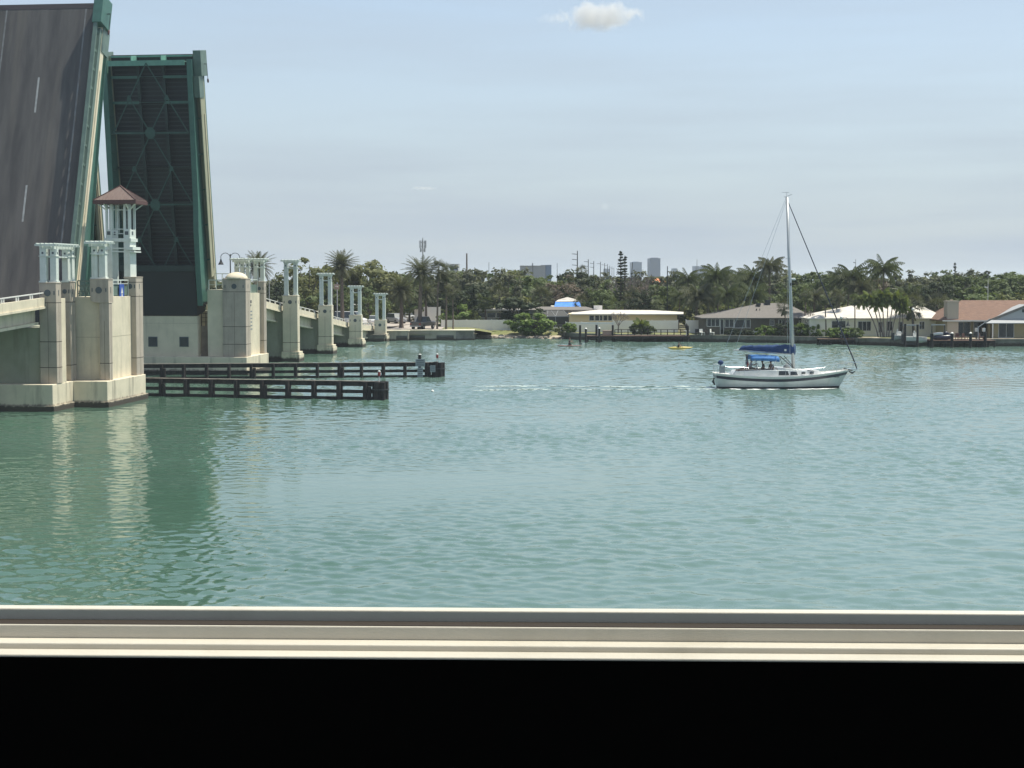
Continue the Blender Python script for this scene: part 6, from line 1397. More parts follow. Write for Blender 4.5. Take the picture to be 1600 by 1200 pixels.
# ------------------------------------------------------------------ people
def person(root_name, joints, label, parent_unused=None, mats=None, hat=None, loc=(0, 0, 0)):
    """joints: dict name -> (x,y,z) world; one skinned body, clothes and hair as children"""
    t = tag(bpy.data.objects.new('person', None), label, 'person'); C.objects.link(t); t.location = loc
    J = {k: Vector(v) for k, v in joints.items()}
    def skin_mesh(nm, verts, edges, rad, m, rootv=0, sub=1):
        me = bpy.data.meshes.new(nm); me.from_pydata([tuple(v) for v in verts], edges, []); me.materials.append(m)
        o = bpy.data.objects.new(nm, me); C.objects.link(o); o.parent = t
        md = o.modifiers.new('skin', 'SKIN'); sv = me.skin_vertices[0].data if me.skin_vertices else None
        if sv is None:
            bm = bmesh.new(); bm.from_mesh(me); bm.verts.layers.skin.verify(); bm.to_mesh(me); bm.free(); sv = me.skin_vertices[0].data
        for i, r_ in enumerate(rad): sv[i].radius = (r_, r_); sv[i].use_root = (i == rootv)
        s_ = o.modifiers.new('sub', 'SUBSURF'); s_.levels = sub; s_.render_levels = sub; md.use_smooth_shade = True
        return o
    V = []; E = []; Rr = []
    def add(p, r_, par=None): V.append(p); Rr.append(r_); (E.append((par, len(V)-1)) if par is not None else None); return len(V)-1
    pel = add(J['pelvis'], .14); ch = add(J['pelvis'].lerp(J['neck'], .62), .15, pel); nk = add(J['neck'], .07, ch); jaw = add(J['neck'].lerp(J['head'], .45), .06, nk); hd_ = add(J['head'], .095, jaw); add(J['head']+(J['head']-J['neck']).normalized()*.09, .07, hd_)
    fw = J['face'].normalized(); add(J['head']+fw*.1-Vector((0, 0, .02)), .018, hd_)
    for s_ in ('l', 'r'):
        sh = add(J['sh'+s_], .058, ch); el = add(J['el'+s_], .043, sh); wr = add(J['wr'+s_], .029, el); d = (J['wr'+s_]-J['el'+s_]).normalized(); pm = add(J['wr'+s_]+d*.07, .03, wr)
        sd = d.cross(Vector((0, 0, 1)));
        if sd.length < .1: sd = Vector((0, 1, 0))
        sd.normalize(); base = J['wr'+s_]+d*.10
        for k, ln in enumerate((.055, .075, .08, .07)):
            a_ = add(base+sd*(k-1.5)*.02, .010, pm); b_ = add(base+sd*(k-1.5)*.022+d*ln*.6-Vector((0, 0, .012)), .009, a_); add(base+sd*(k-1.5)*.022+d*ln*.8-Vector((0, 0, .04)), .008, b_)
        a_ = add(J['wr'+s_]+d*.05+sd*.045, .011, pm); add(J['wr'+s_]+d*.09+sd*.06-Vector((0, 0, .015)), .009, a_)
        hp = add(J['hp'+s_], .085, pel); kn = add(J['kn'+s_], .058, hp); an = add(J['an'+s_], .04, kn); add(J['an'+s_]+J['toe'].normalized()*.16-Vector((0, 0, .04)), .035, an)
    skin_mesh('body', V, E, Rr, M['skin'])
    sh_, pa_ = mats
    V = []; E = []; Rr = []; p = add(J['pelvis']+Vector((0, 0, .02)), .158, None); c = add(J['pelvis'].lerp(J['neck'], .62), .172, p); add(J['neck']-Vector((0, 0, .05)), .085, c)
    for s_ in ('l', 'r'): a_ = add(J['sh'+s_], .075, c); add(J['sh'+s_].lerp(J['el'+s_], .75), .066, a_)
    skin_mesh('shirt', V, E, Rr, M[sh_])
    V = []; E = []; Rr = []; p = add(J['pelvis'], .155, None)
    for s_ in ('l', 'r'): a_ = add(J['hp'+s_], .10, p); add(J['hp'+s_].lerp(J['kn'+s_], .85), .076, a_)
    skin_mesh('shorts', V, E, Rr, M[pa_])
    q = MB(); q.ball(J['head']+Vector((0, 0, .055))-fw*.02, (.105, .105, .085), 12, 8)
    if hat == 'cap': q.box(J['head'].x+fw.x*.08-.05, J['head'].x+fw.x*.08+.09, J['head'].y-.06, J['head'].y+.06, J['head'].z+.035, J['head'].z+.055)
    me = mesh_of(q, 'hair', M['darkmetal'] if hat else M['hair']); o = bpy.data.objects.new('cap' if hat else 'hair', me); C.objects.link(o); o.parent = t
    q = MB()
    for sg in (-1, 1): e = J['head']+fw*.088+fw.cross(Vector((0, 0, 1)))*.032*sg; q.ball(e, .012, 6, 4)
    o = bpy.data.objects.new('eyes', mesh_of(q, 'eyes', M['black'])); C.objects.link(o); o.parent = t
    return t
def seated(dx=0, face=1, arms='down', lean=0.0, turn=0.0):
    """joints of a seated person, pelvis at the origin, facing +x * face"""
    f = face; c, s = math.cos(turn), math.sin(turn)
    def q(x, y, z): x *= f; return (x*c-y*s, x*s+y*c, z)
    J = dict(pelvis=q(0, 0, .1), neck=q(.06+lean, 0, .56), head=q(.10+lean*1.2, 0, .74), face=q(1, 0, 0), toe=q(1, 0, 0),
        shl=q(.03+lean, .19, .50), shr=q(.03+lean, -.19, .50), hpl=q(.06, .10, .06), hpr=q(.06, -.10, .06), knl=q(.46, .14, .10), knr=q(.46, -.14, .10), anl=q(.50, .14, -.32), anr=q(.50, -.14, -.32))
    if arms == 'wheel': J.update(ell=q(.24+lean, .24, .34), elr=q(.26+lean, -.24, .36), wrl=q(.48+lean, .12, .46), wrr=q(.48+lean, -.12, .48))
    elif arms == 'lap': J.update(ell=q(.02+lean, .27, .24), elr=q(.02+lean, -.27, .24), wrl=q(.24, .14, .16), wrr=q(.24, -.14, .16))
    elif arms == 'paddle': J.update(ell=q(.2+lean, .27, .32), elr=q(.2+lean, -.27, .32), wrl=q(.42+lean, .22, .40), wrr=q(.40+lean, -.28, .26))
    return J
# ------------------------------------------------------------------ sailing yacht (bow to the right)
YX, YY = X_(1222, 122.3), 122.3
ya = thing('sailing_yacht', (YX, YY, 0), 'white sailing yacht with navy stripe, bare mast and navy sail cover motoring to the right', 'sailing yacht', rz=R(1.5))
NS = 30; prof = []
def ysec(u):
    """u 0 stern..1 bow: x at sheer, x shift at waterline, half beam, sheer height"""
    xs = -5.9+11.78*u; beam = 1.72*(max(0, 1-abs((u-.45)/.55)**2.3))**.75 if u > .45 else 1.72*(1-.42*((.45-u)/.45)**2)
    sheer = 1.02+.28*((.45-u)/.45)**2 if u < .45 else 1.02+.53*((u-.45)/.55)**1.7
    return xs, beam, sheer
LV = [-.55, -.2, .10, .16, .45, .75]
q = MB(); vs = []; rows = len(LV)+4
for i in range(NS+1):
    u = i/NS; xs, bm_, sh = ysec(u); ring = []
    zs_ = LV[:-1]+[sh-.45, sh-.42, sh-.40, sh-.15, sh]
    for z in zs_:
        f = (z+.55)/(sh+.55); wf = max(0, f)**(.32 if u < .6 else .32+.9*(u-.6)/.4); 
        rake = .85*(1-max(0, min(1, z/sh)))*max(0, (u-.62)/.38)**2; sr = .35*(1-max(0, min(1, z/sh)))*max(0, (.25-u)/.25)**2
        ring.append((xs-rake+sr, max(.012, bm_*wf), z))
    vs.append(ring)
flat = []
for ring in vs: flat += [(x, -y, z) for x, y, z in ring]+[(x, y, z) for x, y, z in ring]
fs = []; mi = []
bandm = [1, 1, 1, 0, 0, 0, 0, 2, 0]
for i in range(NS):
    for k in range(rows-1):
        a = i*2*rows+k; b = (i+1)*2*rows+k; fs.append((a, b, b+1, a+1)); mi.append(bandm[k])
        a += rows; b += rows; fs.append((a, a+1, b+1, b)); mi.append(bandm[k])
for k in range(rows-1): fs.append((k, k+1, rows+k+1, rows+k)); mi.append(bandm[k])
q.v = flat; q.f = [list(f) for f in fs]; q.m = mi
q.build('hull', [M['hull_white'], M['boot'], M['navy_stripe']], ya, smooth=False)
q = MB(); dk = [(r[-1][0], -r[-1][1], r[-1][2]+.01) for r in vs]+[(r[-1][0], r[-1][1], r[-1][2]+.01) for r in vs]; n_ = NS+1
q.add(dk, [(i, i+1, n_+i+1, n_+i) for i in range(NS)]); q.build('deck', M['deckw'], ya)
q = MB()
for sg in (-1, 1):
    for i in range(NS): a = vs[i][-1]; b = vs[i+1][-1]; q.bar((a[0], sg*a[1], a[2]+.03), (b[0], sg*b[1], b[2]+.03), .06, .07)
q.build('toe_rail', M['deckw'], ya)
# cabin trunk with long dark windows, cockpit coaming, aft box
def slab_loft(mb_, secs):
    """secs: (x, halfwidth bottom, halfwidth top, z0, z1)"""
    b = len(mb_.v); vs_ = []
    for x, wb, wt, z0, z1 in secs: vs_ += [(x, -wb, z0), (x, -wt, z1), (x, wt, z1), (x, wb, z0)]
    fs_ = []
    for i in range(len(secs)-1):
        for k in range(4): fs_.append((i*4+k, (i+1)*4+k, (i+1)*4+(k+1) % 4, i*4+(k+1) % 4))
    fs_ += [(0, 1, 2, 3), tuple((len(secs)-1)*4+k for k in (3, 2, 1, 0))]
    mb_.add(vs_, fs_)
q = MB(); slab_loft(q, [(-.55, 1.15, 1.05, .95, 1.80), (.75, 1.12, 1.0, .95, 1.76), (1.25, 1.05, .92, .98, 1.56)]); slab_loft(q, [(1.2, .98, .88, .98, 1.55), (3.0, .72, .6, 1.1, 1.58), (3.65, .45, .36, 1.15, 1.22)]); cb = q.build('cabin', M['gel'], ya, bevel=.03)
for xa, xb, zb, zt in ((-.48, .42, 1.17, 1.52), (.52, 1.18, 1.17, 1.47)):
    q = MB(); q.add([(xa, -1.155, zb), (xb, -1.14, zb), (xb-.12, -1.09, zt), (xa+.02, -1.10, zt), (xa, -1.13, zb), (xb, -1.11, zb), (xb-.12, -1.06, zt), (xa+.02, -1.07, zt)], [(0,1,2,3),(7,6,5,4),(0,4,5,1),(1,5,6,2),(2,6,7,3),(3,7,4,0)]); q.build('window', M['glass_dark'], cb)
for xa in (1.55, 2.3): q = MB(); q.box(xa, xa+.32, -.92+.09*(xa-1.5)*1.6, -.88+.12*(xa-1.5)*1.6, 1.27, 1.42); q.build('porthole', M['glass_dark'], cb)
q = MB(); slab_loft(q, [(-3.9, 1.05, .98, 1.0, 1.55), (-.56, 1.2, 1.1, .95, 1.62)]); slab_loft(q, [(-4.5, .9, .8, 1.1, 1.2), (-4.2, 1.0, .9, 1.1, 1.52), (-3.9, 1.05, .95, 1.05, 1.53)]); q.build('cockpit_coaming', M['gel'], ya, bevel=.03)
q = MB(); q.box(-3.6, -.8, -.75, .75, 1.635, 1.66); q.build('cockpit_well', M['darkmetal'], ya)
q = MB(); q.box(1.3, 1.75, -.3, .3, 1.58, 1.68); q.box(2.1, 2.6, -.28, .28, 1.56, 1.66); q.build('deck_hatch', M['gel'], ya)
q = MB(); q.tube([(.1, -.5, 1.78), (.35, -.5, 2.0), (.6, -.5, 1.78)], [.12, .2, .1], 8); q.tube([(2.1, -.7, 1.55), (2.7, -.65, 1.5)], .08, 8); q.build('sail_bag', M['gable'], ya, smooth=True)
q = MB(); q.box(-4.15, -3.0, -.9, -.5, 1.56, 1.66); q.tube([(-3.95, -.85, 1.6), (-3.6, -.85, 1.68), (-3.1, -.85, 1.62)], [.1, .14, .08], 8); q.build('locker_lid', M['wood_red'], ya)
# mast, boom and cover, rig
def zy(py): return (606.8-py)/18.03
mb0, mtop = (1.02, 0, 1.55), (.33, 0, zy(309))
q = MB(); q.tube([mb0, mtop], [.15, .115], 12); ms = q.build('mast', M['alu'], ya, smooth=True)
q = MB(); q.bar((.33, -.02, mtop[2]), (.1, 0, mtop[2]+.05), .04); q.bar((.30, 0, mtop[2]), (.30, 0, mtop[2]+.45), .02); q.bar((.36, 0, mtop[2]+.1), (.75, 0, mtop[2]+.25), .03); q.bar((-.1, 0, mtop[2]+.42), (.5, 0, mtop[2]+.42), .02); q.build('masthead_gear', M['darkmetal'], ms)
for zz in (6.2, 11.2):
    q = MB(); xx = mb0[0]+(mtop[0]-mb0[0])*(zz-1.55)/(mtop[2]-1.55); q.bar((xx, 0, zz), (xx-.15, 1.0-.02*zz, zz+.05), .06, .03); q.bar((xx, 0, zz), (xx-.15, -1.0+.02*zz, zz+.05), .06, .03); q.build('spreader', M['alu'], ms)
q = MB(); q.lathe((.95, -.02, 9.35), [(.16, 0), (.2, .05), (.2, .14), (.1, .2)], 14); q.box(.7, .8, -.05, .05, 9.3, 9.4); q.build('radar_dome', M['gel'], ms)
q = MB(); q.ball((.72, -.15, 9.0), (.10, .10, .14)); q.build('spotlight', M['darkmetal'], ms)
q = MB(); q.tube([(.8, 0, 2.95), (-3.9, 0, 3.28), (-4.2, 0, 3.25)], [.08, .07, .05], 8); bo = q.build('boom', M['alu'], ya)
q = MB(); pts = []; rgx = random.Random(4); vsx = []; n_c = 22; k_ = 10
for i in range(n_c+1):
    u = i/n_c; x = 1.18-4.95*u; top = 3.78-.10*u+.035*math.sin(i*1.9); bot = 2.86+.42*min(1, u*1.15)+.02*math.sin(i*2.7)
    if u > .93: top -= .35*((u-.93)/.07)
    hw = .19*(1-.45*u)
    for k in range(k_):
        a = 2*math.pi*k/k_; vsx.append((x, hw*math.sin(a)*(1+.12*math.sin(i*1.3+k)), (top+bot)/2+(top-bot)/2*math.cos(a)))
q.add(vsx, [(i*k_+k, i*k_+(k+1) % k_, (i+1)*k_+(k+1) % k_, (i+1)*k_+k) for i in range(n_c) for k in range(k_)]+[tuple(range(k_)), tuple(n_c*k_+k for k in range(k_))])
sc_ = q.build('sail_cover', M['navy'], ya, smooth=True)
q = MB(); q.box(.18, .36, -.215, -.2, 3.2, 3.38); q.build('cover_patch', M['white'], sc_)
q = MB(); q.tube([(mtop[0]+.12, 0, mtop[2]-.45), (6.45, 0, 2.1), (6.6, 0, 1.65)], [.035, .06, .045], 8); q.build('furled_genoa', M['navy_stripe'], ya)
rg_ = [((mtop[0]-.1, 0, mtop[2]-.1), (-5.8, 0, 1.35)), ((.35, 0, mtop[2]-.3), (.9, -1.68, 1.05)), ((.35, 0, mtop[2]-.3), (.9, 1.68, 1.05)), ((.6, 0, 9), (.4, -1.6, 1.05)), ((.6, 0, 9), (1.6, 1.6, 1.05)), ((mtop[0], 0, mtop[2]-.1), (-4.1, 0, 3.35))]
for a, b in rg_: q = MB(); q.tube([a, b], .011, 4); q.build('stay', M['steel'], ya)
q = MB(); q.bar((.95, -.1, 1.9), (.1, -.5, 2.8), .05); q.bar((-.35, -1.0, 2.78), (1.0, -.2, 1.75), .06); q.tube([(-.4, -.9, 2.8), (-.2, -1, 2.2), (.2, -1.05, 1.8)], .025, 6); q.build('boom_vang', M['darkmetal'], ya)
# bimini
q = MB(); vsx = []; n_b = 12
for i in range(n_b+1):
    u = i/n_b; x = -2.85+2.45*u; zc = 2.88-.10*u+.04*math.sin(math.pi*u)
    for k in range(7):
        v = (k-3)/3; vsx.append((x, v*1.05, zc-.20*abs(v)**2.5-.02*math.sin(i*2+k)))
    for k in range(7): v = (3-k)/3; vsx.append((x, v*1.04, zc-.20*abs(v)**2.5-.03-.24*(abs(v) > .95)))
q.add(vsx, [(i*14+k, i*14+(k+1) % 14, (i+1)*14+(k+1) % 14, (i+1)*14+k) for i in range(n_b) for k in range(14)]+[tuple(range(14)), tuple(n_b*14+k for k in range(14))])
bi = q.build('bimini', M['blue'], ya, smooth=True)
for x_ in (-2.6, -.6):
    q = MB(); q.tube([(-1.6+(x_+1.6)*.4, -1.08, 1.6), (x_, -1.03, 2.62)], .018, 5); q.tube([(-1.6+(x_+1.6)*.4, 1.08, 1.6), (x_, 1.03, 2.62)], .018, 5); q.build('bimini_frame', M['steel'], bi)
# wheel, flag, barbecue, stern rail, outboard, bow pulpit, bowsprit, anchor
q = MB(); q.tube([(-2.25, .42*math.cos(a), 1.98+.42*math.sin(a)) for a in [2*math.pi*k/20 for k in range(21)]], .022, 6, cap=False)
for k in range(5): a = k*2*math.pi/5; q.bar((-2.25, 0, 1.98), (-2.25, .42*math.cos(a), 1.98+.42*math.sin(a)), .02)
q.box(-2.2, -2.05, -.08, .08, 1.6, 2.1); q.build('steering_wheel', M['steel'], ya)
q = MB(); q.tube([(-3.25, -.9, 1.5), (-3.2, -.9, 3.0)], .02, 6); fl = q.build('flag_staff', M['steel'], ya); q = MB()
vsx = [(-3.22+w_*(1+.25*math.sin(z_*9)), -.9+.05*math.sin(z_*13+j), z_) for z_ in (2.95, 2.7, 2.45, 2.2, 2.0) for j, w_ in enumerate((-.10, .0, .12))]
q.add(vsx, [(i*3+j, i*3+j+1, (i+1)*3+j+1, (i+1)*3+j) for i in range(4) for j in range(2)]); q.build('flag', M['navy_stripe'], fl); q = MB(); q.tube([(-3.1, -.9, 2.35), (-3.12, -.92, 2.05), (-3.25, -.9, 1.75)], [.03, .07, .03], 6); q.build('flag_tail', M['red'], fl)
q = MB(); q.ball((-5.45, -.7, 2.25), (.25, .22, .21), 12, 8); q.tube([(-5.45, -.7, 1.95), (-5.45, -.7, 2.1)], .06, 6); q.build('barbecue_cover', M['navy'], ya, smooth=True)
q = MB()
sr_ = [(-4.6, -1.35, 1.25), (-4.75, -1.33, 1.62), (-5.1, -1.25, 1.98), (-5.8, -1.05, 2.02), (-5.95, 0, 2.02), (-5.8, 1.05, 2.02), (-5.1, 1.25, 1.98), (-4.6, 1.35, 1.25)]
q.tube(sr_, .02, 6); q.tube([(-5.0, -1.25, 1.66), (-5.8, -1.05, 1.68), (-5.9, 0, 1.68), (-5.8, 1.05, 1.68)], .015, 6)
for p in ((-5.15, -1.2), (-5.75, -1.05), (-5.88, 0), (-5.75, 1.05)): q.tube([(p[0], p[1], 1.25), (p[0]-.04, p[1], 2.02)], .018, 6)
q.build('stern_rail', M['steel'], ya)
q = MB(); q.box(-5.6, -5.1, -1.0, -.85, 1.35, 1.95); q.build('stern_seat', M['gable'], ya)
q = MB(); q.tube([(-5.95, -.4, .9), (-6.05, -.4, .6), (-5.9, -.4, .3)], [.1, .12, .06], 8); q.build('wind_vane', M['darkmetal'], ya)
q = MB(); q.tube([(4.6, -.8, 1.42), (4.85, -.72, 2.05), (5.6, -.45, 2.15), (6.9, 0, 2.25), (5.6, .45, 2.15), (4.85, .72, 2.05), (4.6, .8, 1.42)], .02, 6)
q.tube([(6.1, -.1, 1.65), (6.35, -.1, 2.2)], .018, 6); q.tube([(5.5, -.4, 1.55), (5.6, -.45, 2.15)], .018, 6); q.box(6.4, 7.05, -.12, .12, 2.2, 2.27); q.build('bow_pulpit', M['steel'], ya)
q = MB(); q.box(5.3, 6.62, -.13, .13, 1.55, 1.64); q.build('bowsprit', M['deckw'], ya)
q = MB(); q.bar((5.4, -.1, 1.7), (6.2, -.1, 1.48), .08); q.tube([(5.85, -.18, 1.45), (6.15, -.1, 1.28), (6.45, 0, 1.42)], [.05, .09, .03], 6); q.build('anchor', M['darkmetal'], ya)
q = MB(); q.tube([(6.6, 0, 1.58), (5.1, 0, .22)], .018, 5); q.build('bobstay', M['steel'], ya)
for sg in (-1, 1):
    q = MB()
    for i in range(3, 26, 3): r_ = vs[i][-1]; q.tube([(r_[0], sg*(r_[1]-.05), r_[2]), (r_[0], sg*(r_[1]-.05), r_[2]+.6)], .012, 5)
    for i in range(3, 24): a, b = vs[i][-1], vs[i+1][-1]; q.tube([(a[0], sg*(a[1]-.05), a[2]+.6), (b[0], sg*(b[1]-.05), b[2]+.6)], .006, 4, cap=False)
    q.build('lifeline', M['steel'], ya)
def hull_y(u, z):
    xs, bm_, sh = ysec(u); f = (z+.55)/(sh+.55); return bm_*max(0, f)**(.32 if u < .6 else .32+.9*(u-.6)/.4)
q = MB(); rgq = random.Random(8)   # boat's name near the bow and on the quarter: small unreadable brush-like script
for (u0, u1, n_, h_) in ((.885, .935, 7, .11), (.07, .145, 9, .055)):
    for k in range(n_):
        if n_ == 7 and k == 3: continue
        u = u0+(u1-u0)*k/n_; z = (.98 if n_ == 7 else .80); xs, bm_, sh = ysec(u); rake = .85*(1-z/sh)*max(0, (u-.62)/.38)**2; sr = .35*(1-z/sh)*max(0, (.25-u)/.25)**2
        yy = -hull_y(u, z)-.02; q.bar((xs-rake+sr, yy, z-h_/2), (xs-rake+sr+.06, yy, z+h_/2*rgq.uniform(.5, 1.2)), .035, .012); q.bar((xs-rake+sr+.05, yy, z+h_/3), (xs-rake+sr+.12, yy, z-h_/3), .025, .012)
q.build('name_lettering', M['navy_stripe'], ya)
# crew
def on_yacht(x, y, z): c_, s_ = math.cos(R(1.5)), math.sin(R(1.5)); return (YX+x*c_-y*s_, YY+x*s_+y*c_, z)
person('person', seated(arms='wheel', lean=.02), 'helmsman in pale shirt and dark cap holding the yacht wheel', mats=('shirt_grey', 'cloth_tan'), hat='cap', loc=on_yacht(-2.78, -.1, 1.62))
person('person', seated(face=-1, arms='lap', lean=.04), 'person in dark top sitting mid-cockpit facing the helmsman', mats=('shirt_dark', 'shirt_dark'), loc=on_yacht(-1.62, -.35, 1.56))
person('person', seated(face=-1, arms='lap', lean=.0, turn=.7), 'person in slate shirt sitting under the front edge of the blue bimini', mats=('shirt_slate', 'cloth_tan'), loc=on_yacht(-.95, -.3, 1.52))
# wake and bow foam: small broken patches lying on the water
rgf = random.Random(12); q = MB()
def foam(x, y, l, w):
    n_ = 7; pts_ = []
    for k in range(n_):
        a = 2*math.pi*k/n_; px_, py_ = x+l*math.cos(a)*rgf.uniform(.6, 1.1), y+w*math.sin(a)*rgf.uniform(.6, 1.1)
        pts_.append((px_, py_, float(sea_h(np.array([px_]), np.array([py_]))[0])+.02))
    q.add(pts_, [tuple(range(n_))])
for k in range(260):
    u = rgf.random(); foam(YX-4.9+u*4.2, YY-1.5-.22*math.sin(u*3)-rgf.uniform(0, .45), rgf.uniform(.08, .34), rgf.uniform(.03, .12))
for k in range(260):
    u = rgf.random(); foam(YX+.3+u*4.2, YY-1.75+.95*u**2-rgf.uniform(0, .3), rgf.uniform(.08, .34), rgf.uniform(.03, .11))
o = q.build('bow_foam', M['foam'], recalc=False); tag(o, 'white foam curling along the waterline of the yacht hull', 'foam', kind='stuff'); q = MB()
for k in range(2200):
    u = rgf.random()**1.1; x = YX-5.8-u*21; side = rgf.choice((0, 0, 0, 1))
    yy = YY+.9+1.0*u-(2.6+1.8*u)*side+.25*math.sin(x*.55)+rgf.gauss(0, .09+.10*u)
    foam(x, yy, rgf.uniform(.12, .5)*(1-.3*u), rgf.uniform(.015, .045))
o = q.build('wake_foam', M['wake'], recalc=False); tag(o, 'thin line of white foam trailing behind the yacht hull', 'foam', kind='stuff')
# ------------------------------------------------------------------ paddle board and kayak
gy = GY(541.2); x = X_(889.5, gy); r = thing('paddle_board', (x, gy, 0), 'faded reddish paddle board left of the dock with a kneeling paddler', 'paddle board', rz=1e-6)
q = MB(); secs = [(-1.65, .04), (-1.3, .28), (0, .38), (1.2, .30), (1.7, .04)]
vsx = []
for x_, w_ in secs: vsx += [(x_, -w_, .03+.06*(abs(x_)/1.7)**3), (x_, w_, .03+.06*(abs(x_)/1.7)**3), (x_, w_, .13+.08*(abs(x_)/1.7)**3), (x_, -w_, .13+.08*(abs(x_)/1.7)**3)]
q.add(vsx, [(i*4+k, i*4+(k+1) % 4, (i+1)*4+(k+1) % 4, (i+1)*4+k) for i in range(4) for k in range(4)]+[(0,1,2,3), (16,19,18,17)]); q.build('board', M['board_red'], r, bevel=.02)
q = MB(); q.box(-.6, .9, -.28, .28, .137, .145); q.build('deck_pad', M['pinkbox'], r)
J = seated(arms='paddle'); J.update(pelvis=(0, 0, .32), neck=(.05, 0, .82), head=(.08, 0, 1.0), shl=(.03, .19, .76), shr=(.03, -.19, .76), ell=(.25, .25, .6), elr=(.25, -.25, .58), wrl=(.48, .15, .62), wrr=(.46, -.2, .42), hpl=(.03, .1, .26), hpr=(.03, -.1, .26), knl=(.38, .14, .07), knr=(.38, -.14, .07), anl=(-.08, .14, .05), anr=(-.08, -.14, .05), toe=(-1, 0, 0))
person('person', J, 'paddler in dark clothes kneeling on the reddish paddle board', mats=('shirt_dark', 'shirt_dark'), loc=(x, gy, .13))
r = thing('paddle', (x+.45, gy-.2, .6), 'long thin paddle held by the kneeling paddler', 'paddle'); q = MB(); q.tube([(x+.35, gy-.1, 1.0), (x+1.5, gy-.5, .42)], .018, 6); q.build('shaft', M['darkmetal'], r); q = MB(); q.box(x+1.45, x+1.8, gy-.55, gy-.5, .3, .45); q.build('blade', M['darkmetal'], r)
gy = GY(545.6); x = X_(1062.5, gy); r = thing('kayak', (x, gy, 0), 'yellow kayak on open water right of the dock', 'kayak', rz=1e-6)
q = MB(); q.tube([(-1.6, 0, .22), (-1.35, 0, .16), (-.7, 0, .12), (0, 0, .11), (.7, 0, .13), (1.35, 0, .18), (1.75, 0, .28)], [.03, .12, .22, .26, .23, .13, .03], 12); q.build('hull', M['yellow'], r, smooth=True)
q = MB(); q.tube([(.33*math.cos(a)-.15, .2*math.sin(a), .34) for a in [2*math.pi*k/14 for k in range(15)]], .025, 6, cap=False); q.build('cockpit_rim', M['black'], r)
J = seated(arms='paddle'); J.update(anl=(.75, .08, .02), anr=(.75, -.08, .02), knl=(.42, .1, .14), knr=(.42, -.1, .14))
person('person', J, 'kayaker in dark clothes and cap sitting in the yellow kayak', mats=('shirt_dark', 'shirt_dark'), hat='cap', loc=(x-.2, gy, .14))
r = thing('paddle', (x+.25, gy, .5), 'thin double-bladed paddle held by the kayaker', 'paddle'); q = MB(); q.tube([(x+.1, gy+.9, .75), (x+.28, gy-.9, .3)], .016, 6); q.build('shaft', M['darkmetal'], r); q = MB(); q.box(x+.07, x+.1, gy+.85, gy+1.15, .72, .88); q.build('blade', M['yellow'], r); q = MB(); q.box(x+.27, x+.30, gy-1.15, gy-.85, .16, .32); q.build('blade', M['yellow'], r)

M['room_wall'] = mat('pale_room_wall', (.55, .52, .47), .9)  # unseen room surfaces made pale, back left open, to light the frame
# ------------------------------------------------------------------ room and window frame
YAW = -R(1.40)
rm = tag(bpy.data.objects.new('room', None), 'open-backed pale room behind the view, its window wall coloured black as in shade', 'room'); C.objects.link(rm); rm.location = (0, 0, CAM_Z-1.55); rm.rotation_euler.z = YAW
ORG['room'] = Vector((0, 0, CAM_Z-1.55))
z = CAM_Z; yi = 1.2457
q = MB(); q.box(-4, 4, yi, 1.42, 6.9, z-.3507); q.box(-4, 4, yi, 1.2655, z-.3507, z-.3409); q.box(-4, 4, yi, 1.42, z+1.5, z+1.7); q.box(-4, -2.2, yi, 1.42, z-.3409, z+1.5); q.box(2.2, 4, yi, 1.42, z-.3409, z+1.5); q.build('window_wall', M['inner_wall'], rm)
q = MB(); q.box(-4, 4, -2.6, yi, z-1.75, z-1.56); q.build('floor', M['room_wall'], rm)
q = MB(); q.box(-4.2, 4.2, -2.6, 1.42, z+1.705, z+1.85); q.build('ceiling', M['room_wall'], rm)
q = MB(); q.box(-4.15, -4.003, -2.6, 1.42, z-1.55, z+1.7); q.box(4.003, 4.15, -2.6, 1.42, z-1.55, z+1.7); q.build('side_wall', M['room_wall'], rm)
q = MB(); q.box(-4, 4, 1.43, 1.55, -2, z-.5); q.build('outer_wall', M['cream'], rm)
wf = tag(bpy.data.objects.new('window_frame', None), 'stepped cream window frame and sill running across the bottom of the view', 'window frame'); C.objects.link(wf); wf.location = (0, 1.3, CAM_Z-.3445); wf.rotation_euler.z = YAW
# profile (distance from the camera, height below the camera)
def strip(name, y0, y1, ztop, zbot, m='frame_white', lb=None, bev=.0012):
    q = MB(); c_, s_ = math.cos(YAW), math.sin(YAW)
    q.box(-2.2, 2.2, y0-1.3, y1-1.3, -zbot+.34, -ztop+.34)
    me_o = q.build(name, M[m], None, bevel=bev, label=lb); me_o.parent = wf; return me_o
strip('glazing_bead', 1.3125, 1.3215, .3062, .33)
strip('frame_lip', 1.3030, 1.3122, .3050, .335)
strip('frame_step', 1.2850, 1.3028, .3160, .345)
strip('dark_strip', 1.2866, 1.3028, .3154, .3160-.0001, 'dark_strip', bev=0)
strip('frame_step', 1.2660, 1.2848, .3283, .345)
strip('sill', 1.2457, 1.2658, .3335, .3362)
# upper and side members of the frame (outside the view)
if True:
    q = MB(); q.box(-2.2, 2.2, -.05, .03, 1.76, 1.84); o = q.build('frame_head', M['frame_white']); o.parent = wf
for sx in (-1, 1):
    q = MB(); q.box(min(sx*2.12, sx*2.2), max(sx*2.12, sx*2.2), -.05, .03, .035, 1.759); o = q.build('frame_jamb', M['frame_white']); o.parent = wf
q = MB(); q.box(-2.11, 2.11, .0145, .0175, .03, 1.76); o = q.build('window_pane', M['pane']); o.parent = wf
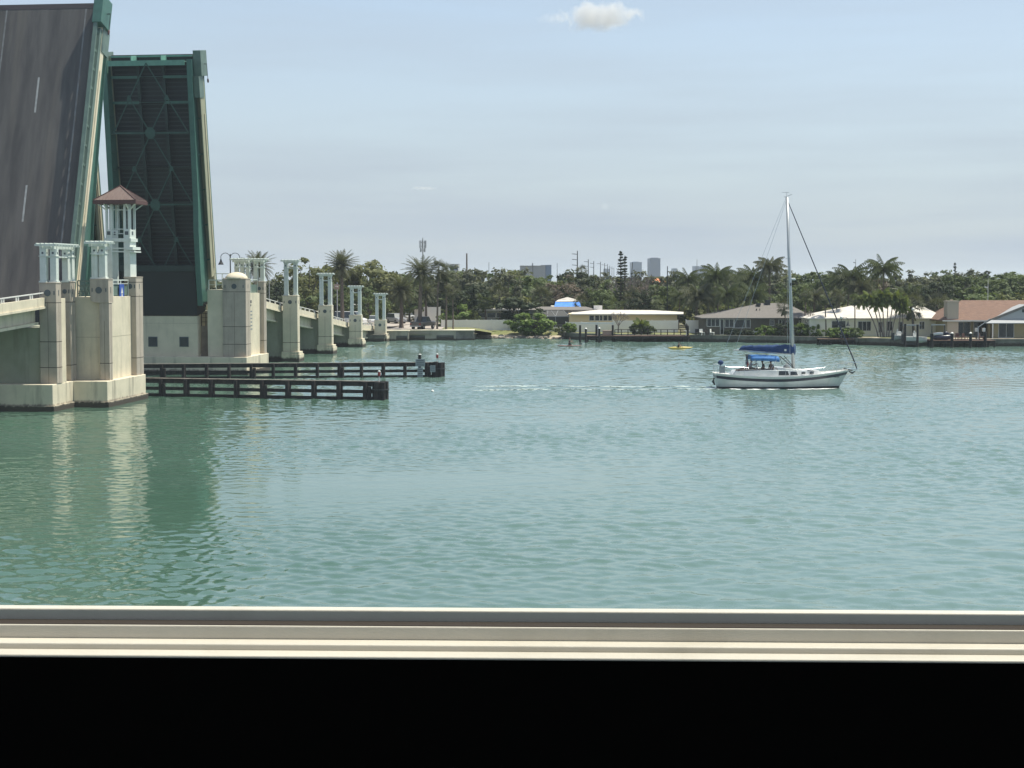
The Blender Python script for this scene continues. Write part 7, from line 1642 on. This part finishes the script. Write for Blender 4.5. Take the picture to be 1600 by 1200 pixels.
# ------------------------------------------------------------------ clouds and haze
def cloud(name, px, py, wpx, hpx, Y, dens, label, nscale, seed, lo=.42, cut=.12):
    x, z_ = X_(px, Y), Z_(py, Y); w = wpx/FPX*Y/2; h = hpx/FPX*Y/2
    q = MB(); q.ball((0, 0, 0), (w, w*.55, h), 24, 14); o = q.build(name, M['foam'], smooth=True); o.location = (x, Y, z_); o.data.materials.clear()
    m = bpy.data.materials.new(name+'_vapour'); m.use_nodes = True; nt = m.node_tree; N = nt.nodes; L = nt.links; N.clear()
    out = N.new('ShaderNodeOutputMaterial'); pv = N.new('ShaderNodeVolumePrincipled'); pv.inputs['Color'].default_value = (.99, .99, .99, 1); pv.inputs['Anisotropy'].default_value = .2
    tc = N.new('ShaderNodeTexCoord'); mp = N.new('ShaderNodeMapping'); mp.inputs['Scale'].default_value = (1/w, 1/(w*.55), 1/h); L.new(tc.outputs['Object'], mp.inputs[0])
    ln = N.new('ShaderNodeVectorMath'); ln.operation = 'LENGTH'; L.new(mp.outputs[0], ln.inputs[0])
    mp2 = N.new('ShaderNodeMapping'); mp2.inputs['Scale'].default_value = (nscale/h,)*3; mp2.inputs['Location'].default_value = (seed, seed*2, 0); L.new(tc.outputs['Object'], mp2.inputs[0])
    nz = N.new('ShaderNodeTexNoise'); nz.inputs['Scale'].default_value = 1; nz.inputs['Detail'].default_value = 5; nz.inputs['Roughness'].default_value = .6; L.new(mp2.outputs[0], nz.inputs['Vector'])
    a = N.new('ShaderNodeMath'); a.operation = 'MULTIPLY_ADD'; L.new(ln.outputs['Value'], a.inputs[0]); a.inputs[1].default_value = -.62; L.new(nz.outputs['Fac'], a.inputs[2])
    mr = N.new('ShaderNodeMapRange'); mr.inputs['From Min'].default_value = lo-.35; mr.inputs['From Max'].default_value = lo-.35+cut; mr.inputs['To Max'].default_value = dens; L.new(a.outputs[0], mr.inputs['Value'])
    L.new(mr.outputs[0], pv.inputs['Density']); L.new(pv.outputs[0], out.inputs['Volume']); o.data.materials.append(m)
    m.cycles.volume_step_rate = 1.0 if hasattr(m, 'cycles') else 1
    return tag(o, label, 'cloud')
cloud('cloud', 936, 31, 165, 62, 5000, .016, 'small white puffy cumulus cloud near the top centre of the sky', 1.15, 3.1)
cloud('cloud', 866, 34, 90, 26, 5200, .006, 'faint wisp trailing left from the white cumulus cloud', 1.5, 5.7, lo=.45, cut=.3)
cloud('cloud', 663, 295, 54, 8, 6000, .010, 'thin short white streak low in the sky above the cell tower', .8, 7.7, lo=.35, cut=.3)
cloud('cloud', 946, 324, 34, 18, 6000, .004, 'very faint slanting wisp low in the middle of the sky', .9, 1.7, lo=.45, cut=.3)
hz = MB(); hz.box(-9400, 9400, -90, 9700, -3.2, 75); ho = hz.build('haze', M['foam']); ho.data.materials.clear()
m = bpy.data.materials.new('haze_air'); m.use_nodes = True; N = m.node_tree.nodes; N.clear(); out = N.new('ShaderNodeOutputMaterial'); pv = N.new('ShaderNodeVolumePrincipled')
pv.inputs['Color'].default_value = (.84, .91, 1, 1); pv.inputs['Density'].default_value = .00009; pv.inputs['Anisotropy'].default_value = .25
m.node_tree.links.new(pv.outputs[0], out.inputs['Volume']); ho.data.materials.append(m); tag(ho, kind='stuff', label='pale sea haze')
